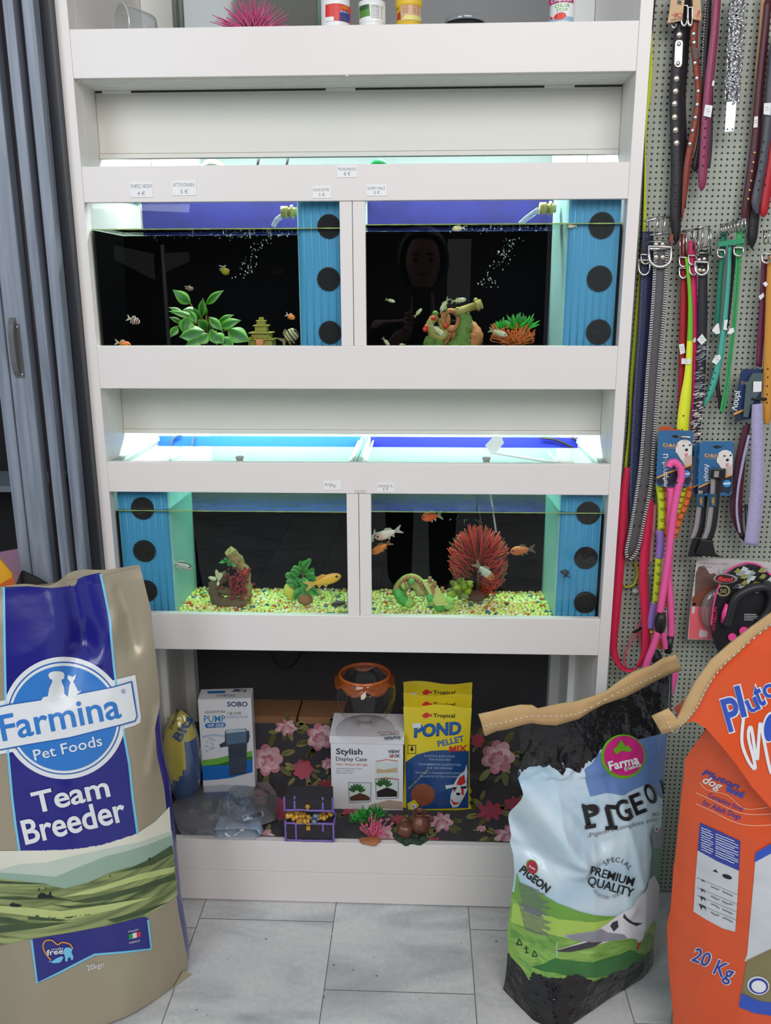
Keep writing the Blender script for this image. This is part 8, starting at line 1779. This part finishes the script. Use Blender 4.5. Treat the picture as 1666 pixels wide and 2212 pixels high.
V_ = [(X, Yb, 1.00), (X, Yb, 1.16), (X, Yb + .01, sh - .06), (X, Yb, sh + .04), (X, Yb + .01, hc.z - .11),
      (X - .19, Yb, sh), (X - .27, Yb + .02, sh - .27), tuple(rh + Vector((-.03, -.05, -.06))), (X + .19, Yb, sh), (X + .27, Yb + .02, sh - .27), tuple(lh + Vector((.03, -.05, -.06))),
      (X - .09, Yb, .95), (X - .10, Yb + .02, .52), (X - .10, Yb, .09), (X - .10, Yb + .12, .04), (X + .09, Yb, .95), (X + .10, Yb + .02, .52), (X + .10, Yb, .09), (X + .10, Yb + .12, .04)]
E_ = [(0, 1), (1, 2), (2, 3), (3, 4), (2, 5), (5, 6), (6, 7), (2, 8), (8, 9), (9, 10), (0, 11), (11, 12), (12, 13), (13, 14), (0, 15), (15, 16), (16, 17), (17, 18)]
R__ = [(.17, .11), (.15, .10), (.17, .11), .06, .052, .062, .044, .028, .062, .044, .028, .09, .06, .04, .035, .09, .06, .04, .035]
body = skinned('body', V_, E_, R__, sk, t)
# shirt and trousers over the body
skinned('shirt', [V_[0], V_[1], V_[2], (X, Yb, sh + .005), V_[5], tuple(Vector(V_[5])*.45 + Vector(V_[6])*.55), V_[8], tuple(Vector(V_[8])*.45 + Vector(V_[9])*.55)], [(0, 1), (1, 2), (2, 3), (2, 4), (4, 5), (2, 6), (6, 7)], [(.19, .13), (.168, .118), (.19, .128), .075, .078, .064, .078, .064], shirt, t)
skinned('trousers', [V_[0], V_[11], V_[12], V_[13], V_[15], V_[16], V_[17]], [(0, 1), (1, 2), (2, 3), (0, 4), (4, 5), (5, 6)], [(.18, .12), .105, .075, .06, .105, .075, .06], M('trousers_dark', (30, 30, 34), .8), t)
# head with a face, looking at the phone and the tanks (towards +Y)
mb = MB()
def hd(p):
    x, y, z = p.x, p.y, p.z; zz_ = z/(.118*S); w = 1 - .20*max(0, -zz_)**1.5; x *= w
    if y > 0:
        y *= 1 - .10*max(0, zz_) + .03*max(0, -zz_)
        y += .020*math.exp(-((x/.011)**2 + ((z + .012)/.022)**2)) + .006*math.exp(-((x/.022)**2 + ((z + .052)/.008)**2)) + .005*math.exp(-((x/.05)**2 + ((z - .022)/.010)**2)) - .007*(math.exp(-(((abs(x) - .031)/.014)**2 + ((z - .006)/.009)**2))) + .006*math.exp(-((x/.02)**2 + ((z + .098)/.016)**2))
    return Vector((x, y, z))
mb.ball(hc, (.076*S, .094*S, .118*S), 0, 40, 36, fn=hd)
for s_ in (-1, 1): mb.ball(hc + Vector((s_*.078*S, -.006, -.004)), (.008, .016, .030), 0, 10, 8)
head = mb.build('head', sk, t)
for s_ in (-1, 1):
    mb = MB(); mb.ball(hc + Vector((s_*.031, .082*S, .006)), (.013, .008, .007), 0, 10, 8); mb.build('eye', M('eye_dark', (40, 32, 30), .2), t)
    mb = MB(); mb.tube([hc + Vector((s_*(.015 + .010*k), .094*S - .003*k, .026 + .003*sin(k))) for k in range(4)], .003, 6); mb.build('eyebrow', hairm, t)
mb = MB(); mb.ball(hc + Vector((0, .090*S, -.053)), (.022, .007, .006), 0, 12, 8); mb.build('lips', M('lips', (150, 84, 80), .5), t)
mb = MB(); mb.ball(hc + Vector((0, -.022, .012)), (.104*S, .106*S, .132*S), 0, 36, 28, fn=lambda p: Vector((p.x*(1 + .10*max(0, -p.z/.13)), min(p.y, .062 - .20*max(0, .075 - p.z)*(abs(p.x) < .06)) if p.z < .085 else p.y, max(p.z, -.115)))); mb.build('hair', hairm, t)
# hands round the phone
def hand(w, s_):
    mb = MB(); w = Vector(w); pc = w + Vector((s_*.006, -.016, -.02)); mb.ball(pc, (.016, .020, .042), 0, 14, 10)
    mb.tube([pc + Vector((s_*.004, -.01, -.03)), pc + Vector((s_*.022, -.034, -.062))], [.022, .026], 12)
    for i in range(4):
        z = .030 - .018*i; L = (.9, 1, .95, .78)[i]
        mb.tube(spline([pc + Vector((s_*.008, .006, z)), pc + Vector((s_*.004, .024*L, z + .002)), pc + Vector((-s_*.010*L, .034, z + .003)), pc + Vector((-s_*.026*L, .033, z + .004))], 4), [.0085]*5 + [.008]*4 + [.0072]*3 + [.0055], 9)
    mb.tube(spline([pc + Vector((0, -.012, -.018)), pc + Vector((-s_*.012, -.022, .006)), pc + Vector((-s_*.028, -.014, .030))], 5), [.011]*5 + [.0095]*4 + [.0075, .006], 9)
    return mb.build('hand', sk, t)
hand(rh, -1); hand(lh, 1)
t2 = thing('phone', phz, 'dark phone held up by the mirrored person', 'phone')
mb = MB(); mb.box(phz.x - .038, phz.x + .038, phz.y - .008, phz.y, phz.z - .09, phz.z + .07); mb.build('phone_body', M('phone_black', (24, 24, 28), .25), t2, bevel=.003)
for dz_ in (.052, .034, .018): mb = MB(); mb.cyl((phz.x + .020, phz.y + .001, phz.z + dz_), (phz.x + .020, phz.y - .002, phz.z + dz_), .006, .006, 14); mb.build('lens', M('lens_glass', (60, 64, 76), .1), t2)
